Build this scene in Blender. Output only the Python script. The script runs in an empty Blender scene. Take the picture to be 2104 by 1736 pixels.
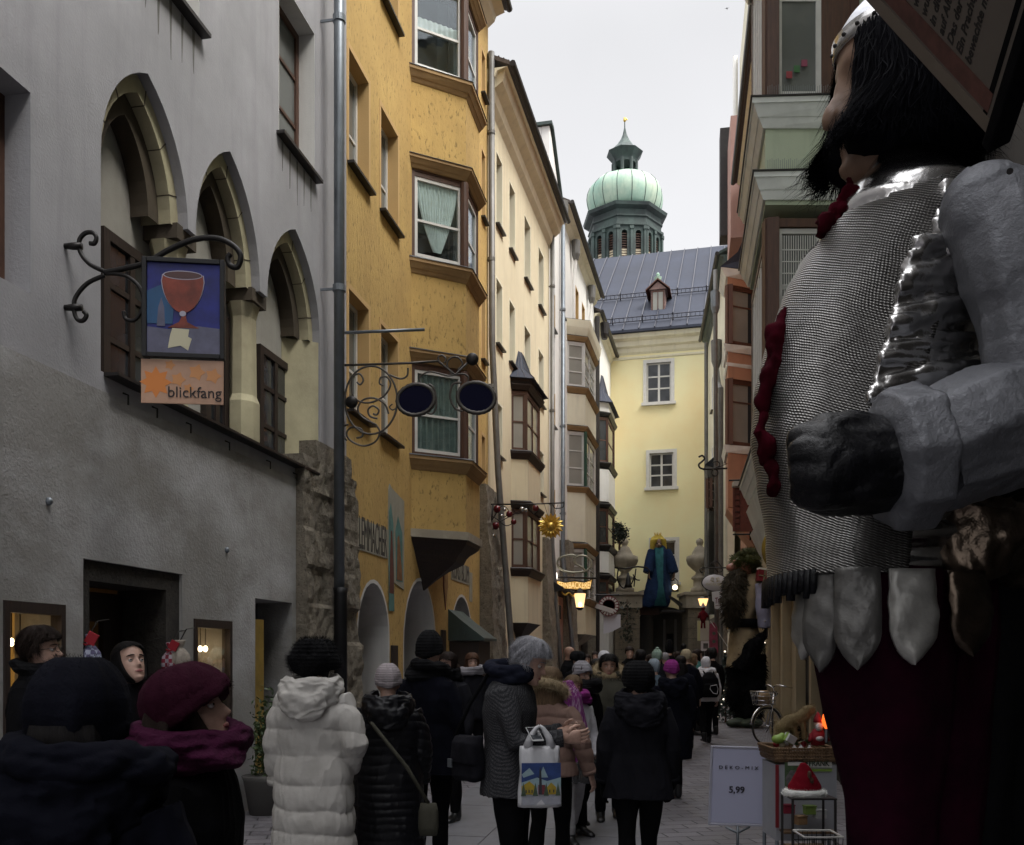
import bpy, bmesh, math, random
import numpy as np
from mathutils import Matrix, Vector, noise as mnoise
random.seed(7)
rng = np.random.RandomState(7)
PI = math.pi
scene = bpy.context.scene
COL = scene.collection
# ---------------------------------------------------------------- camera geometry
F, CX, HY, EH = 1900.0, 1051.5, 1345.0, 1.65      # focal length, centre column, horizon row (in units of a 2103 wide picture), eye height
def at(x, y, Y):
 """point at depth Y that the photograph shows at x, y"""
 return Vector(((x - CX) / F * Y, Y, EH + (HY - y) / F * Y))
cam = bpy.data.objects.new('camera', bpy.data.cameras.new('camera'))
COL.objects.link(cam)
cam.location = (0, 0, EH); cam.rotation_euler = (PI / 2, 0, 0)
cam.data.sensor_width = 36; cam.data.lens = 36 * F / 2103
cam.data.shift_y = (HY - 868) / 2103
cam.data.clip_start = 0.05; cam.data.clip_end = 2000
scene.camera = cam
# ---------------------------------------------------------------- materials
MATS = {}
def nodes_of(name):
 m = bpy.data.materials.new(name); m.use_nodes = True
 nt = m.node_tree
 return m, nt, nt.nodes['Principled BSDF']
def N(nt, t, **kw):
 n = nt.nodes.new(t)
 for k, v in kw.items():
  if k in n.inputs: n.inputs[k].default_value = v
  else: setattr(n, k, v)
 return n
def rgba(c): return (c[0], c[1], c[2], 1)
def ramp(nt, fac, stops):
 r = nt.nodes.new('ShaderNodeValToRGB')
 els = r.color_ramp.elements
 while len(els) < len(stops): els.new(0.5)
 for e, (p, c) in zip(els, stops):
  e.position = p; e.color = rgba(c)
 nt.links.new(fac, r.inputs[0]); return r.outputs[0]
def coord(nt, scale=(1, 1, 1), rot=(0, 0, 0)):
 tc = nt.nodes.new('ShaderNodeTexCoord'); mp = nt.nodes.new('ShaderNodeMapping')
 mp.inputs['Scale'].default_value = scale; mp.inputs['Rotation'].default_value = rot
 nt.links.new(tc.outputs['Object'], mp.inputs[0]); return mp.outputs[0]
def noise_(nt, co, scale, detail=6, rough=0.6):
 n = N(nt, 'ShaderNodeTexNoise', Scale=scale, Detail=detail, Roughness=rough)
 nt.links.new(co, n.inputs['Vector']); return n.outputs['Fac']
def mixc(nt, fac, a, b, blend='MIX'):
 m = nt.nodes.new('ShaderNodeMix'); m.data_type = 'RGBA'; m.blend_type = blend
 for i, v in ((0, fac), (6, a), (7, b)):
  if isinstance(v, (int, float)): m.inputs[i].default_value = v
  elif isinstance(v, (tuple, list)): m.inputs[i].default_value = rgba(v)
  else: nt.links.new(v, m.inputs[i])
 return m.outputs[2]
def bump(nt, h, bs, strength, dist):
 b = N(nt, 'ShaderNodeBump', Strength=strength, Distance=dist)
 nt.links.new(h, b.inputs['Height'])
 if bs.inputs['Normal'].links:
  nt.links.new(bs.inputs['Normal'].links[0].from_socket, b.inputs['Normal'])
 nt.links.new(b.outputs[0], bs.inputs['Normal'])
def plaster(name, c, c2=None, rough=0.9, grain=60, gd=0.004, blotch=0.6, streak=True, stain=None, pits=False):
 m, nt, bs = nodes_of(name)
 c2 = c2 or tuple(v * 0.72 for v in c)
 co = coord(nt)
 f = noise_(nt, co, blotch, 8, 0.65)
 col = mixc(nt, ramp(nt, f, [(0.35, (0, 0, 0)), (0.68, (1, 1, 1))]), c, c2)
 if streak:
  co2 = coord(nt, (3.0, 3.0, 0.25))
  f2 = noise_(nt, co2, 1.6, 5)
  col = mixc(nt, ramp(nt, f2, [(0.5, (0, 0, 0)), (0.8, (0.55, 0.55, 0.55))]), col, tuple(v * 0.6 for v in c))
 fg = noise_(nt, co, grain, 3)
 if stain:
  f3 = noise_(nt, coord(nt, (0.5, 0.5, 0.8)), 1.3, 7)
  col = mixc(nt, ramp(nt, f3, [(0.46, (0, 0, 0)), (0.64, (0.85, 0.85, 0.85))]), col, stain)
 if pits:
  fp = noise_(nt, coord(nt, (1, 1, 0.45), (0, 0.6, 0)), 21, 3, 0.6)
  rp = ramp(nt, fp, [(0.575, (0, 0, 0)), (0.67, (1, 1, 1))])
  col = mixc(nt, rp, col, tuple(v * 0.45 for v in c))
  bump(nt, fp, bs, 0.5, -0.02)
 nt.links.new(col, bs.inputs['Base Color'])
 bs.inputs['Roughness'].default_value = rough
 bump(nt, fg, bs, 0.5, gd)
 return m
def stone(name, c, c2, scale=3.0, dist=0.05):
 m, nt, bs = nodes_of(name)
 co = coord(nt)
 v = N(nt, 'ShaderNodeTexVoronoi', Scale=scale * 0.8); v.feature = 'DISTANCE_TO_EDGE'
 nt.links.new(co, v.inputs['Vector'])
 f = noise_(nt, co, scale * 2, 10, 0.75)
 col = mixc(nt, ramp(nt, f, [(0.35, (0, 0, 0)), (0.65, (1, 1, 1))]), c, c2)
 f4 = noise_(nt, co, scale * 9, 5, 0.7)
 col = mixc(nt, ramp(nt, f4, [(0.56, (0, 0, 0)), (0.66, (0.8, 0.8, 0.8))]), col, tuple(x * 0.3 for x in c2))
 nt.links.new(col, bs.inputs['Base Color']); bs.inputs['Roughness'].default_value = 0.95
 bump(nt, f, bs, 1.0, dist); bump(nt, f4, bs, 0.6, -0.01)
 return m
def plain(name, c, rough=0.6, metal=0.0, var=0.0, vs=8, b=0.0, bsc=40, spec=None, sheen=0):
 m, nt, bs = nodes_of(name)
 bs.inputs['Base Color'].default_value = rgba(c)
 bs.inputs['Roughness'].default_value = rough; bs.inputs['Metallic'].default_value = metal
 if spec is not None: bs.inputs['Specular IOR Level'].default_value = spec
 if sheen: bs.inputs['Sheen Weight'].default_value = sheen
 if var or b:
  co = coord(nt)
  if var:
   f = noise_(nt, co, vs, 6)
   col = mixc(nt, ramp(nt, f, [(0.35, (0, 0, 0)), (0.7, (1, 1, 1))]), c, tuple(x * (1 - var) for x in c))
   nt.links.new(col, bs.inputs['Base Color'])
  if b: bump(nt, noise_(nt, co, bsc, 4), bs, 0.6, b)
 return m
def cloth(name, c, c2=None, weave=260, b=0.0015, rough=0.95, sheen=0.25):
 m, nt, bs = nodes_of(name)
 co = coord(nt); c2 = c2 or tuple(x * 0.6 for x in c)
 f = noise_(nt, co, 5, 6)
 col = mixc(nt, ramp(nt, f, [(0.35, (0, 0, 0)), (0.7, (1, 1, 1))]), c, c2)
 nt.links.new(col, bs.inputs['Base Color'])
 bs.inputs['Roughness'].default_value = rough; bs.inputs['Sheen Weight'].default_value = 0
 bs.inputs['Specular IOR Level'].default_value = 0.08
 bump(nt, noise_(nt, co, weave, 2), bs, 0.7, b)
 bump(nt, noise_(nt, co, 14, 4), bs, 0.5, 0.012)
 return m
def knit(name, c, rows=90, b=0.004, c2=None):
 m, nt, bs = nodes_of(name)
 co = coord(nt)
 w = N(nt, 'ShaderNodeTexWave', Scale=rows / 6.283, Distortion=1.5, Detail=2); w.bands_direction = 'Z'
 w.inputs['Detail Scale'].default_value = 8
 nt.links.new(co, w.inputs['Vector'])
 f = noise_(nt, co, 180, 2)
 col = mixc(nt, w.outputs['Fac'], c2 or tuple(x * 0.85 for x in c), c)
 nt.links.new(col, bs.inputs['Base Color']); bs.inputs['Roughness'].default_value = 1.0
 bs.inputs['Specular IOR Level'].default_value = 0.15
 bump(nt, w.outputs['Fac'], bs, 0.8, b); bump(nt, f, bs, 0.8, 0.002)
 return m
def glow(name, c, e, base=None):
 m, nt, bs = nodes_of(name)
 bs.inputs['Base Color'].default_value = rgba(base or c)
 bs.inputs['Emission Color'].default_value = rgba(c); bs.inputs['Emission Strength'].default_value = e
 return m
def glass(name, tint=(0.5, 0.55, 0.55), gloss=0.25):
 m = bpy.data.materials.new(name); m.use_nodes = True; nt = m.node_tree; nt.nodes.clear()
 out = nt.nodes.new('ShaderNodeOutputMaterial'); mx = nt.nodes.new('ShaderNodeMixShader')
 tr = N(nt, 'ShaderNodeBsdfTransparent'); tr.inputs[0].default_value = rgba(tint)
 gl = N(nt, 'ShaderNodeBsdfGlossy'); gl.inputs['Roughness'].default_value = 0.03
 gl.inputs['Color'].default_value = (0.8, 0.85, 0.9, 1)
 lw = N(nt, 'ShaderNodeLayerWeight', Blend=gloss)
 nt.links.new(lw.outputs['Facing'], mx.inputs[0]); nt.links.new(tr.outputs[0], mx.inputs[1])
 nt.links.new(gl.outputs[0], mx.inputs[2]); nt.links.new(mx.outputs[0], out.inputs[0])
 co = coord(nt); b = N(nt, 'ShaderNodeBump', Strength=0.15, Distance=0.02)
 nt.links.new(noise_(nt, co, 2.5, 2), b.inputs['Height']); nt.links.new(b.outputs[0], gl.inputs['Normal'])
 return m
def darkglass(name, c=(0.02, 0.022, 0.025), rough=0.08, k=2.2):
 m, nt, bs = nodes_of(name)
 co = coord(nt)
 f = noise_(nt, co, 1.2, 3)
 col = mixc(nt, ramp(nt, f, [(0.4, (0, 0, 0)), (0.6, (1, 1, 1))]), c, tuple(x * k for x in c))
 nt.links.new(col, bs.inputs['Base Color']); bs.inputs['Roughness'].default_value = rough
 bump(nt, noise_(nt, co, 2.0, 2), bs, 0.2, 0.03)
 return m
def wood(name, c, c2):
 m, nt, bs = nodes_of(name)
 f = noise_(nt, coord(nt, (12, 12, 1.2)), 3, 6, 0.7)
 nt.links.new(mixc(nt, ramp(nt, f, [(0.3, (0, 0, 0)), (0.7, (1, 1, 1))]), c, c2), bs.inputs['Base Color'])
 bs.inputs['Roughness'].default_value = 0.6
 bump(nt, f, bs, 0.4, 0.004)
 return m
# ---------------------------------------------------------------- mesh builder
class MB:
 def __init__(s, M=None): s.v = []; s.f = []; s.m = []; s.M = M or Matrix(); s.mi = 0
 def add(s, vs, fs):
  n = len(s.v)
  s.v += [tuple(s.M @ Vector(p)) for p in vs]
  for f in fs: s.f.append(tuple(i + n for i in f)); s.m.append(s.mi)
  return s
 def box(s, x0, x1, y0, y1, z0, z1, M=None):
  vs = [(x, y, z) for x in (x0, x1) for y in (y0, y1) for z in (z0, z1)]
  if M is not None: vs = [M @ Vector(p) for p in vs]
  return s.add(vs, [(0, 1, 3, 2), (4, 6, 7, 5), (0, 4, 5, 1), (2, 3, 7, 6), (0, 2, 6, 4), (1, 5, 7, 3)])
 def prism(s, poly, z0, z1, poly2=None):
  n = len(poly); q = poly2 or poly
  vs = [(p[0], p[1], z0) for p in poly] + [(p[0], p[1], z1) for p in q]
  return s.add(vs, [tuple(range(n))[::-1], tuple(range(n, 2 * n))] + [(i, (i + 1) % n, n + (i + 1) % n, n + i) for i in range(n)])
 def extr(s, poly, axis, a, b):
  """poly in the two other axes, extruded along axis from a to b"""
  def P(p, t):
   return (t, p[0], p[1]) if axis == 'x' else ((p[0], t, p[1]) if axis == 'y' else (p[0], p[1], t))
  n = len(poly)
  return s.add([P(p, a) for p in poly] + [P(p, b) for p in poly],
                     [tuple(range(n))[::-1], tuple(range(n, 2 * n))] + [(i, (i + 1) % n, n + (i + 1) % n, n + i) for i in range(n)])
 def rings(s, rings, cap=True, closed=False):
  n = len(rings[0]); k = len(rings); fs = []
  for j in range(k if closed else k - 1):
   a, b = j * n, ((j + 1) % k) * n
   fs += [(a + i, a + (i + 1) % n, b + (i + 1) % n, b + i) for i in range(n)]
  if cap and not closed: fs += [tuple(range(n))[::-1], tuple(range((k - 1) * n, k * n))]
  return s.add([p for r in rings for p in r], fs)
 def tube(s, path, r, n=8, cap=True, closed=False):
  P = [Vector(p) for p in path]; k = len(P)
  rad = r if isinstance(r, (list, tuple)) else [r] * k
  up = None; R = []
  for i, p in enumerate(P):
   if closed: d = P[(i + 1) % k] - P[i - 1]
   else: d = P[min(i + 1, k - 1)] - P[max(i - 1, 0)]
   d = d.normalized() if d.length > 1e-9 else Vector((0, 0, 1))
   if up is None: up = d.orthogonal().normalized()
   up = (up - d * up.dot(d)); up = up.normalized() if up.length > 1e-6 else d.orthogonal().normalized()
   w = d.cross(up); q = rad[i]
   R.append([tuple(p + (up * math.cos(2 * PI * j / n) + w * math.sin(2 * PI * j / n)) * q) for j in range(n)])
  return s.rings(R, cap, closed)
 def loft(s, secs, n=24, pw=2.0, cap=True):
  """secs: (cx, cy, z, rx, ry) horizontal ellipses"""
  R = []
  for cx, cy, z, rx, ry in secs:
   ring = []
   for j in range(n):
    a = 2 * PI * j / n; c, q = math.cos(a), math.sin(a)
    ring.append((cx + rx * math.copysign(abs(c) ** (2 / pw), c), cy + ry * math.copysign(abs(q) ** (2 / pw), q), z))
   R.append(ring)
  return s.rings(R, cap)
 def lathe(s, prof, c=(0, 0, 0), n=24):
  return s.loft([(c[0], c[1], c[2] + z, max(r, 1e-4), max(r, 1e-4)) for r, z in prof], n)
 def ball(s, c, r, n=16, k=10, M=None):
  rx, ry, rz = r if isinstance(r, (tuple, list)) else (r, r, r)
  R = []
  for i in range(k + 1):
   t = PI * (i + 0.0) / k; t = min(max(t, 0.02), PI - 0.02)
   ring = []
   for j in range(n):
    p = Vector((rx * math.sin(t) * math.cos(2 * PI * j / n), ry * math.sin(t) * math.sin(2 * PI * j / n), -rz * math.cos(t)))
    if M is not None: p = M @ p
    ring.append(tuple(p + Vector(c)))
   R.append(ring)
  return s.rings(R)
 def panel(s, outline, holes, y, depth, axis='y'):
  """upright sheet facing -y with holes cut out, and the reveals of outline and holes going back by depth"""
  bm = bmesh.new(); loops = []
  for lp in [outline] + holes:
   vs = [bm.verts.new((p[0], y, p[1])) for p in lp]; loops.append(vs)
   for i in range(len(vs)): bm.edges.new((vs[i], vs[(i + 1) % len(vs)]))
  bmesh.ops.triangle_fill(bm, edges=bm.edges[:], use_beauty=True, use_dissolve=False, normal=(0, -1, 0))
  bm.verts.index_update()
  s.add([tuple(v.co) for v in bm.verts], [tuple(v.index for v in f.verts) for f in bm.faces])
  bm.free()
  if depth:
   for lp in [outline] + holes:
    n = len(lp)
    s.add([(p[0], y, p[1]) for p in lp] + [(p[0], y + depth, p[1]) for p in lp],
                      [(i, (i + 1) % n, n + (i + 1) % n, n + i) for i in range(n)])
  return s
 def obj(s, name, mats, parent=None, smooth=False, label=None, bevel=0):
  me = bpy.data.meshes.new(name); me.from_pydata(s.v, [], s.f)
  mats = mats if isinstance(mats, (list, tuple)) else [mats]
  for m in mats: me.materials.append(m)
  if len(mats) > 1: me.polygons.foreach_set('material_index', s.m)
  if smooth: me.polygons.foreach_set('use_smooth', [True] * len(me.polygons))
  me.update()
  bm = bmesh.new(); bm.from_mesh(me)
  bmesh.ops.recalc_face_normals(bm, faces=bm.faces[:]); bm.to_mesh(me); bm.free()
  o = bpy.data.objects.new(name, me); COL.objects.link(o)
  if parent is not None: o.parent = parent
  if label: o['label'] = label
  if bevel:
   b = o.modifiers.new('bevel', 'BEVEL'); b.width = bevel; b.segments = 2; b.limit_method = 'ANGLE'
  return o
def tag(o, label=None, cat=None, group=None, kind=None):
 for k, v in (('label', label), ('category', cat), ('group', group), ('kind', kind)):
  if v: o[k] = v
 return o
def root(name, label, cat, loc=(0, 0, 0), rz=0, group=None, kind=None):
 o = bpy.data.objects.new(name, None); COL.objects.link(o)
 o.location = loc; o.rotation_euler = (0, 0, rz); o.empty_display_size = 0.2
 return tag(o, label, cat, group, kind)
TEXTS = []
def text(name, body, size, M, mat, parent, align='CENTER', ext=0.002, bold=0.0, shear=0.0, width=None, sp=1.0):
 cu = bpy.data.curves.new(name, 'FONT'); cu.body = body; cu.size = size; cu.align_x = align; cu.align_y = 'CENTER'
 cu.extrude = ext; cu.offset = bold; cu.shear = shear; cu.resolution_u = 3; cu.space_character = sp
 o = bpy.data.objects.new(name, cu); COL.objects.link(o)
 bpy.context.view_layer.update()
 me = bpy.data.meshes.new_from_object(o.evaluated_get(bpy.context.evaluated_depsgraph_get()))
 bpy.data.objects.remove(o)
 if width:
  xs = [v.co.x for v in me.vertices]
  if xs:
   k = width / (max(xs) - min(xs))
   for v in me.vertices: v.co.x *= k
 me.transform(M); me.materials.clear(); me.materials.append(mat)
 o = bpy.data.objects.new(name, me); COL.objects.link(o); o.parent = parent
 return o
def Rz(a): return Matrix.Rotation(a, 4, 'Z')
def Rx(a): return Matrix.Rotation(a, 4, 'X')
def Ry(a): return Matrix.Rotation(a, 4, 'Y')
def T(*p): return Matrix.Translation(Vector(p[0]) if len(p) == 1 else Vector(p))
def spiral(c, r0, r1, a0, a1, n=20, plane='xz', y=0):
 out = []
 for i in range(n + 1):
  t = i / n; a = math.radians(a0 + (a1 - a0) * t); r = r0 + (r1 - r0) * t
  out.append((c[0] + r * math.cos(a), y, c[1] + r * math.sin(a)))
 return out
# ---------------------------------------------------------------- wall frames
class Wall:
 """frame of a facade: u runs along it, v goes into the building (left of u)"""
 def __init__(s, p0, p1):
  s.o = Vector((p0[0], p0[1], 0)); d = Vector((p1[0] - p0[0], p1[1] - p0[1], 0)); s.L = d.length
  s.u = d.normalized(); s.v = Vector((-s.u.y, s.u.x, 0)); s.rz = math.atan2(s.u.y, s.u.x)
 def hit(s, x, y, off=0.0):
  d = Vector(((x - CX) / F, 1, (HY - y) / F)); c = Vector((0, 0, EH))
  o = s.o + s.v * off
  t = (o - c).dot(s.v) / d.dot(s.v); p = c + d * t
  return ((p - s.o).dot(s.u), p.z)
 def loc(s, P):
  d = Vector(P) - s.o; return (d.dot(s.u), d.dot(s.v), P[2])
 def pt(s, a, b, z): return s.o + s.u * a + s.v * b + Vector((0, 0, z))
# ================================================================ materials of the buildings
m_gray = plaster('grey_plaster', (0.38, 0.375, 0.395), (0.28, 0.28, 0.29), grain=45, gd=0.006, blotch=0.7)
m_graylow = plaster('lower_grey_plaster', (0.33, 0.325, 0.315), (0.22, 0.21, 0.195), grain=40, gd=0.012, blotch=0.8, stain=(0.46, 0.46, 0.47))
m_stonearch = plaster('arch_stone', (0.52, 0.475, 0.31), (0.33, 0.29, 0.19), grain=50, gd=0.004, blotch=1.4)
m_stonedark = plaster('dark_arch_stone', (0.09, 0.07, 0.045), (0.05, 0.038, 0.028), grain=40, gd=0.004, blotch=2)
m_niche = plaster('niche_plaster', (0.40, 0.385, 0.35), (0.30, 0.285, 0.25), blotch=1.0)
m_yel = plaster('ochre_plaster', (0.56, 0.375, 0.125), (0.44, 0.285, 0.095), grain=70, gd=0.006, blotch=0.9, pits=True)
m_yelrev = plaster('ochre_reveal', (0.56, 0.36, 0.15), (0.5, 0.33, 0.14), blotch=1.4, streak=False)
m_white = plaster('white_render', (0.62, 0.61, 0.58), (0.53, 0.52, 0.5), blotch=1.2)
m_cream = plaster('cream_plaster', (0.74, 0.66, 0.47), (0.64, 0.56, 0.39), blotch=0.5, gd=0.005)
m_cream2 = plaster('pale_cream_plaster', (0.78, 0.74, 0.58), (0.68, 0.63, 0.48), blotch=0.6)
m_pale = plaster('off_white_plaster', (0.86, 0.85, 0.82), (0.76, 0.75, 0.72), blotch=0.7)
m_end = plaster('yellow_green_plaster', (0.85, 0.81, 0.50), (0.82, 0.67, 0.36), blotch=0.2, gd=0.004, streak=False)
m_green = plaster('sage_plaster', (0.50, 0.56, 0.42), (0.43, 0.49, 0.36), blotch=0.8)
m_greentrim = plain('pale_green_trim', (0.78, 0.80, 0.77), 0.7, var=0.2, vs=3)
m_beige = plaster('beige_shopfront', (0.36, 0.29, 0.18), (0.27, 0.21, 0.13), blotch=0.8)
m_orange = plaster('terracotta_plaster', (0.50, 0.27, 0.17), (0.42, 0.22, 0.14), blotch=0.8)
m_pink = plaster('pink_plaster', (0.42, 0.26, 0.22), (0.34, 0.2, 0.17), blotch=0.9)
m_rub = stone('rubble_stone', (0.27, 0.235, 0.18), (0.14, 0.12, 0.092), 3.2, 0.07)
m_rub2 = stone('dark_rubble_stone', (0.045, 0.038, 0.03), (0.02, 0.017, 0.014), 4, 0.05)
m_ashlar = stone('portal_stone', (0.20, 0.165, 0.115), (0.12, 0.10, 0.075), 1.5, 0.02)
m_urn = plaster('urn_stone', (0.38, 0.34, 0.27), (0.2, 0.17, 0.13), blotch=1.2)
m_slate = plaster('grey_metal_roof', (0.030, 0.037, 0.060), (0.021, 0.025, 0.040), rough=0.85, blotch=0.4, gd=0.001)
m_rooftop = plain('roof_tiles', (0.1, 0.08, 0.07), 0.8, var=0.4, b=0.02, bsc=20)
m_seam = plain('roof_seam', (0.035, 0.036, 0.05), 0.5)
m_cop = plaster('verdigris_copper', (0.26, 0.45, 0.36), (0.55, 0.63, 0.48), rough=0.55, blotch=0.35, gd=0.002)
m_copdark = plaster('dark_patina', (0.022, 0.032, 0.032), (0.06, 0.095, 0.083), rough=0.6, blotch=0.6)
m_brown = wood('brown_timber', (0.05, 0.022, 0.014), (0.10, 0.045, 0.025))
m_brown2 = wood('red_brown_timber', (0.12, 0.045, 0.025), (0.07, 0.028, 0.018))
m_dkbrown = wood('dark_timber', (0.016, 0.010, 0.008), (0.035, 0.02, 0.014))
m_wframe = plain('white_window_paint', (0.62, 0.61, 0.58), 0.5, var=0.12, vs=6)
m_greenfr = plain('green_window_paint', (0.015, 0.06, 0.035), 0.5)
m_corn = plaster('ochre_cornice', (0.36, 0.235, 0.11), (0.27, 0.17, 0.08), blotch=2, gd=0.002)
m_sheet = plain('dark_sheet_metal', (0.03, 0.026, 0.025), 0.45, 0.3, var=0.3)
m_zinc = plain('zinc_pipe', (0.22, 0.245, 0.27), 0.42, 0.6, var=0.25, vs=3)
m_zincd = plain('grey_painted_pipe', (0.17, 0.165, 0.155), 0.5, 0.3, var=0.3, vs=3)
m_black = plain('black_iron', (0.008, 0.008, 0.009), 0.5, 0.2)
m_iron = plain('wrought_iron', (0.02, 0.018, 0.017), 0.45, 0.5, var=0.3, b=0.002, bsc=60)
m_glass = darkglass('window_glass')
m_glassb = darkglass('pale_window_glass', (0.11, 0.115, 0.11), .08, 1.35)
m_glassg = darkglass('dim_window_glass', (0.045, 0.05, 0.05))
m_glassc = darkglass('curtained_window_glass', (0.26, 0.255, 0.225), .12, 1.12)
m_clear = glass('clear_glass', (0.88, 0.92, 0.92), 0.15)
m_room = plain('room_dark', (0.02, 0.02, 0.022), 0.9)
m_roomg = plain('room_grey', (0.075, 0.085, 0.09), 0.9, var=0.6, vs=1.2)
m_curt = plain('sheer_curtain', (0.80, 0.84, 0.81), 0.9, var=0.2, vs=5)
m_curtw = plain('white_curtain', (0.8, 0.8, 0.77), 0.9, var=0.2, vs=9)
m_gold = plain('gold_leaf', (0.75, 0.52, 0.12), 0.32, 0.75, var=0.25, vs=10)
# ================================================================ building helpers
def window(b, W, s0, s1, z0, z1, y=0.2, fm=None, gm=None, cols=2, rows=2, fw=0.07, M=None, sill=None, curtain=None, bars=None, mw=0.03, rev=None, thin=None):
 """window set y behind the wall face; M maps (along, depth, z) of the wall face to the building's frame"""
 M = M or Matrix(); fm = fm or m_wframe; gm = gm or m_glass
 a = MB(M)
 a.box(s0, s0 + fw, y, y + 0.07, z0, z1).box(s1 - fw, s1, y, y + 0.07, z0, z1)
 a.box(s0 + fw, s1 - fw, y, y + 0.07, z0, z0 + fw).box(s0 + fw, s1 - fw, y, y + 0.07, z1 - fw, z1)
 for i in range(1, cols):
  x = s0 + (s1 - s0) * i / cols; w = mw * 1.5
  a.box(x - w, x + w, y + 0.004, y + 0.066, z0 + fw, z1 - fw)
 rr = bars if bars is not None else [i / rows for i in range(1, rows)]
 for t in rr:
  z = z0 + (z1 - z0) * t
  for i in range(cols):
   xa = s0 + (s1 - s0) * i / cols + (fw if i == 0 else mw * 1.5); xb = s0 + (s1 - s0) * (i + 1) / cols - (fw if i == cols - 1 else mw * 1.5)
   a.box(xa, xb, y + 0.012, y + 0.058, z - mw, z + mw)
 w = a.obj('window', fm, b)
 MB(M).box(s0 + 0.02, s1 - 0.02, y + 0.03, y + 0.04, z0 + 0.02, z1 - 0.02).obj('pane', gm, w)
 if sill:
  c = MB(M); c.box(s0 - 0.06, s1 + 0.06, -0.10, y - 0.002, z0 - 0.05, z0 - 0.012); c.obj('sill', sill, w)
 if curtain: curtain(w, M, s0 + fw, s1 - fw, z0 + fw, z1 - fw, y + 0.055)
 if gm is m_clear:
  MB(M).box(s0 + 0.01, s1 - 0.01, y + 0.3, y + 0.32, z0, z1).obj('room_interior', m_roomg, w)
 return w
def surround(b, s0, s1, z0, z1, depth, mat, band=0.07, M=None):
 a = MB(M or Matrix()); e = 0.004
 for (x0, x1, q0, q1) in ((s0 - band, s0 + e, z0, z1 + band), (s1 - e, s1 + band, z0, z1 + band), (s0 + e, s1 - e, z1 - e, z1 + band)):
  a.box(x0, x1, -0.006, depth, q0, q1)
 return a.obj('surround', mat, b)
def rect(s0, s1, z0, z1): return [(s0, z0), (s1, z0), (s1, z1), (s0, z1)]
def pointed(s0, s1, z0, zs, zt, n=10, mid=None):
 """pointed arch outline, springing at zs, apex at zt"""
 c = (s0 + s1) / 2; pts = [(s0, z0), (s1, z0)]
 for i in range(n + 1):
  t = i / n; pts.append((s1 - (s1 - c) * (1 - math.cos(t * PI / 2)) ** 0.85 if t else s1, zs + (zt - zs) * math.sin(t * PI / 2) ** 0.95 if t else zs))
 for i in range(1, n + 1):
  t = 1 - i / n; pts.append((s0 + (c - s0) * (1 - math.cos(t * PI / 2)) ** 0.85 if t else s0, zs + (zt - zs) * math.sin(t * PI / 2) ** 0.95 if t else zs))
 return pts
def roundarch(s0, s1, z0, zs, zt, n=14):
 c = (s0 + s1) / 2; r = (s1 - s0) / 2
 return [(s0, z0), (s1, z0)] + [(c + r * math.cos(PI * i / n), zs + (zt - zs) * math.sin(PI * i / n)) for i in range(n + 1)]
def shell(b, L, h, holes, mat, depth=0.3, name='wall', back=8, outline=None, coremat=None, s0=0.0):
 o = MB().panel(outline or rect(s0, L, 0, h), holes, 0, depth).obj(name, mat, b)
 hh = min(p[1] for p in (outline[2:] if outline else [(0, h)]))
 MB().box(s0 + 0.005, L - 0.005, depth + 0.35, back, 0, hh - 0.01).obj('rear_block', coremat or mat, b)
 return o
def eaves(b, s0, s1, z, over=0.45, rise=2.6, run=5, mat=None, gutter=True):
 a = MB(); a.extr([(-over, z + 0.0), (-over, z + 0.1), (run, z + 0.1 + rise), (run, z + rise)], 'x', s0, s1)
 r = a.obj('roof', mat or m_rooftop, b)
 c = MB(); c.extr([(0, z - 0.35), (-over * 0.35, z - 0.22), (-over * 0.45, z - 0.1), (-over * 0.9, z - 0.03), (0, z - 0.03)], 'x', s0, s1); c.obj('eaves_moulding', m_cream2 if mat is None else mat, r)
 if gutter:
  MB().tube([(s0, -over - 0.07, z + 0.03), (s1, -over - 0.07, z + 0.03)], 0.075, 8).obj('gutter', m_sheet, r)
 return r
def cornice(b, poly, z0, z1, e0, e1, mat, top=True, name='cornice'):
 a = MB(); h = z1 - z0
 def off(e): return offset_bay(poly, e)
 a.prism(off(e0), z0, z0 + h * 0.3, off(e0 + (e1 - e0) * 0.35))
 a.prism(off(e0 + (e1 - e0) * 0.4), z0 + h * 0.3, z0 + h * 0.75, off(e1 * 0.92))
 a.prism(off(e1), z0 + h * 0.75, z1)
 o = a.obj(name, mat, b)
 if top: MB().prism(off(e1 + 0.015), z1 + 0.002, z1 + 0.03, off(e1 - 0.02)).obj('flashing', m_sheet, o)
 return o
def offset_bay(P, e):
 (a, _), (bx, by), (cx, cy), (d, _) = P
 k = 0.6
 return [(a - e, 0.0), (bx - e * k, by - e), (cx + e * k, cy - e), (d + e, 0.0)]
def inset(P, k=.68):
 cx = sum(p[0] for p in P) / 4; my = min(p[1] for p in P)
 return [(cx + (x - cx) * k, min(0, y + .26) if y < -.1 else .25) for x, y in P]
def face_frame(p, q):
 """frame of a bay's face from p to q seen from outside: x along p->q, y inward"""
 d = Vector((q[0] - p[0], q[1] - p[1], 0)); L = d.length; u = d / L; v = Vector((-u.y, u.x, 0))
 M = Matrix(((u.x, v.x, 0, p[0]), (u.y, v.y, 0, p[1]), (0, 0, 1, 0), (0, 0, 0, 1)))
 return M, L
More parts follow.
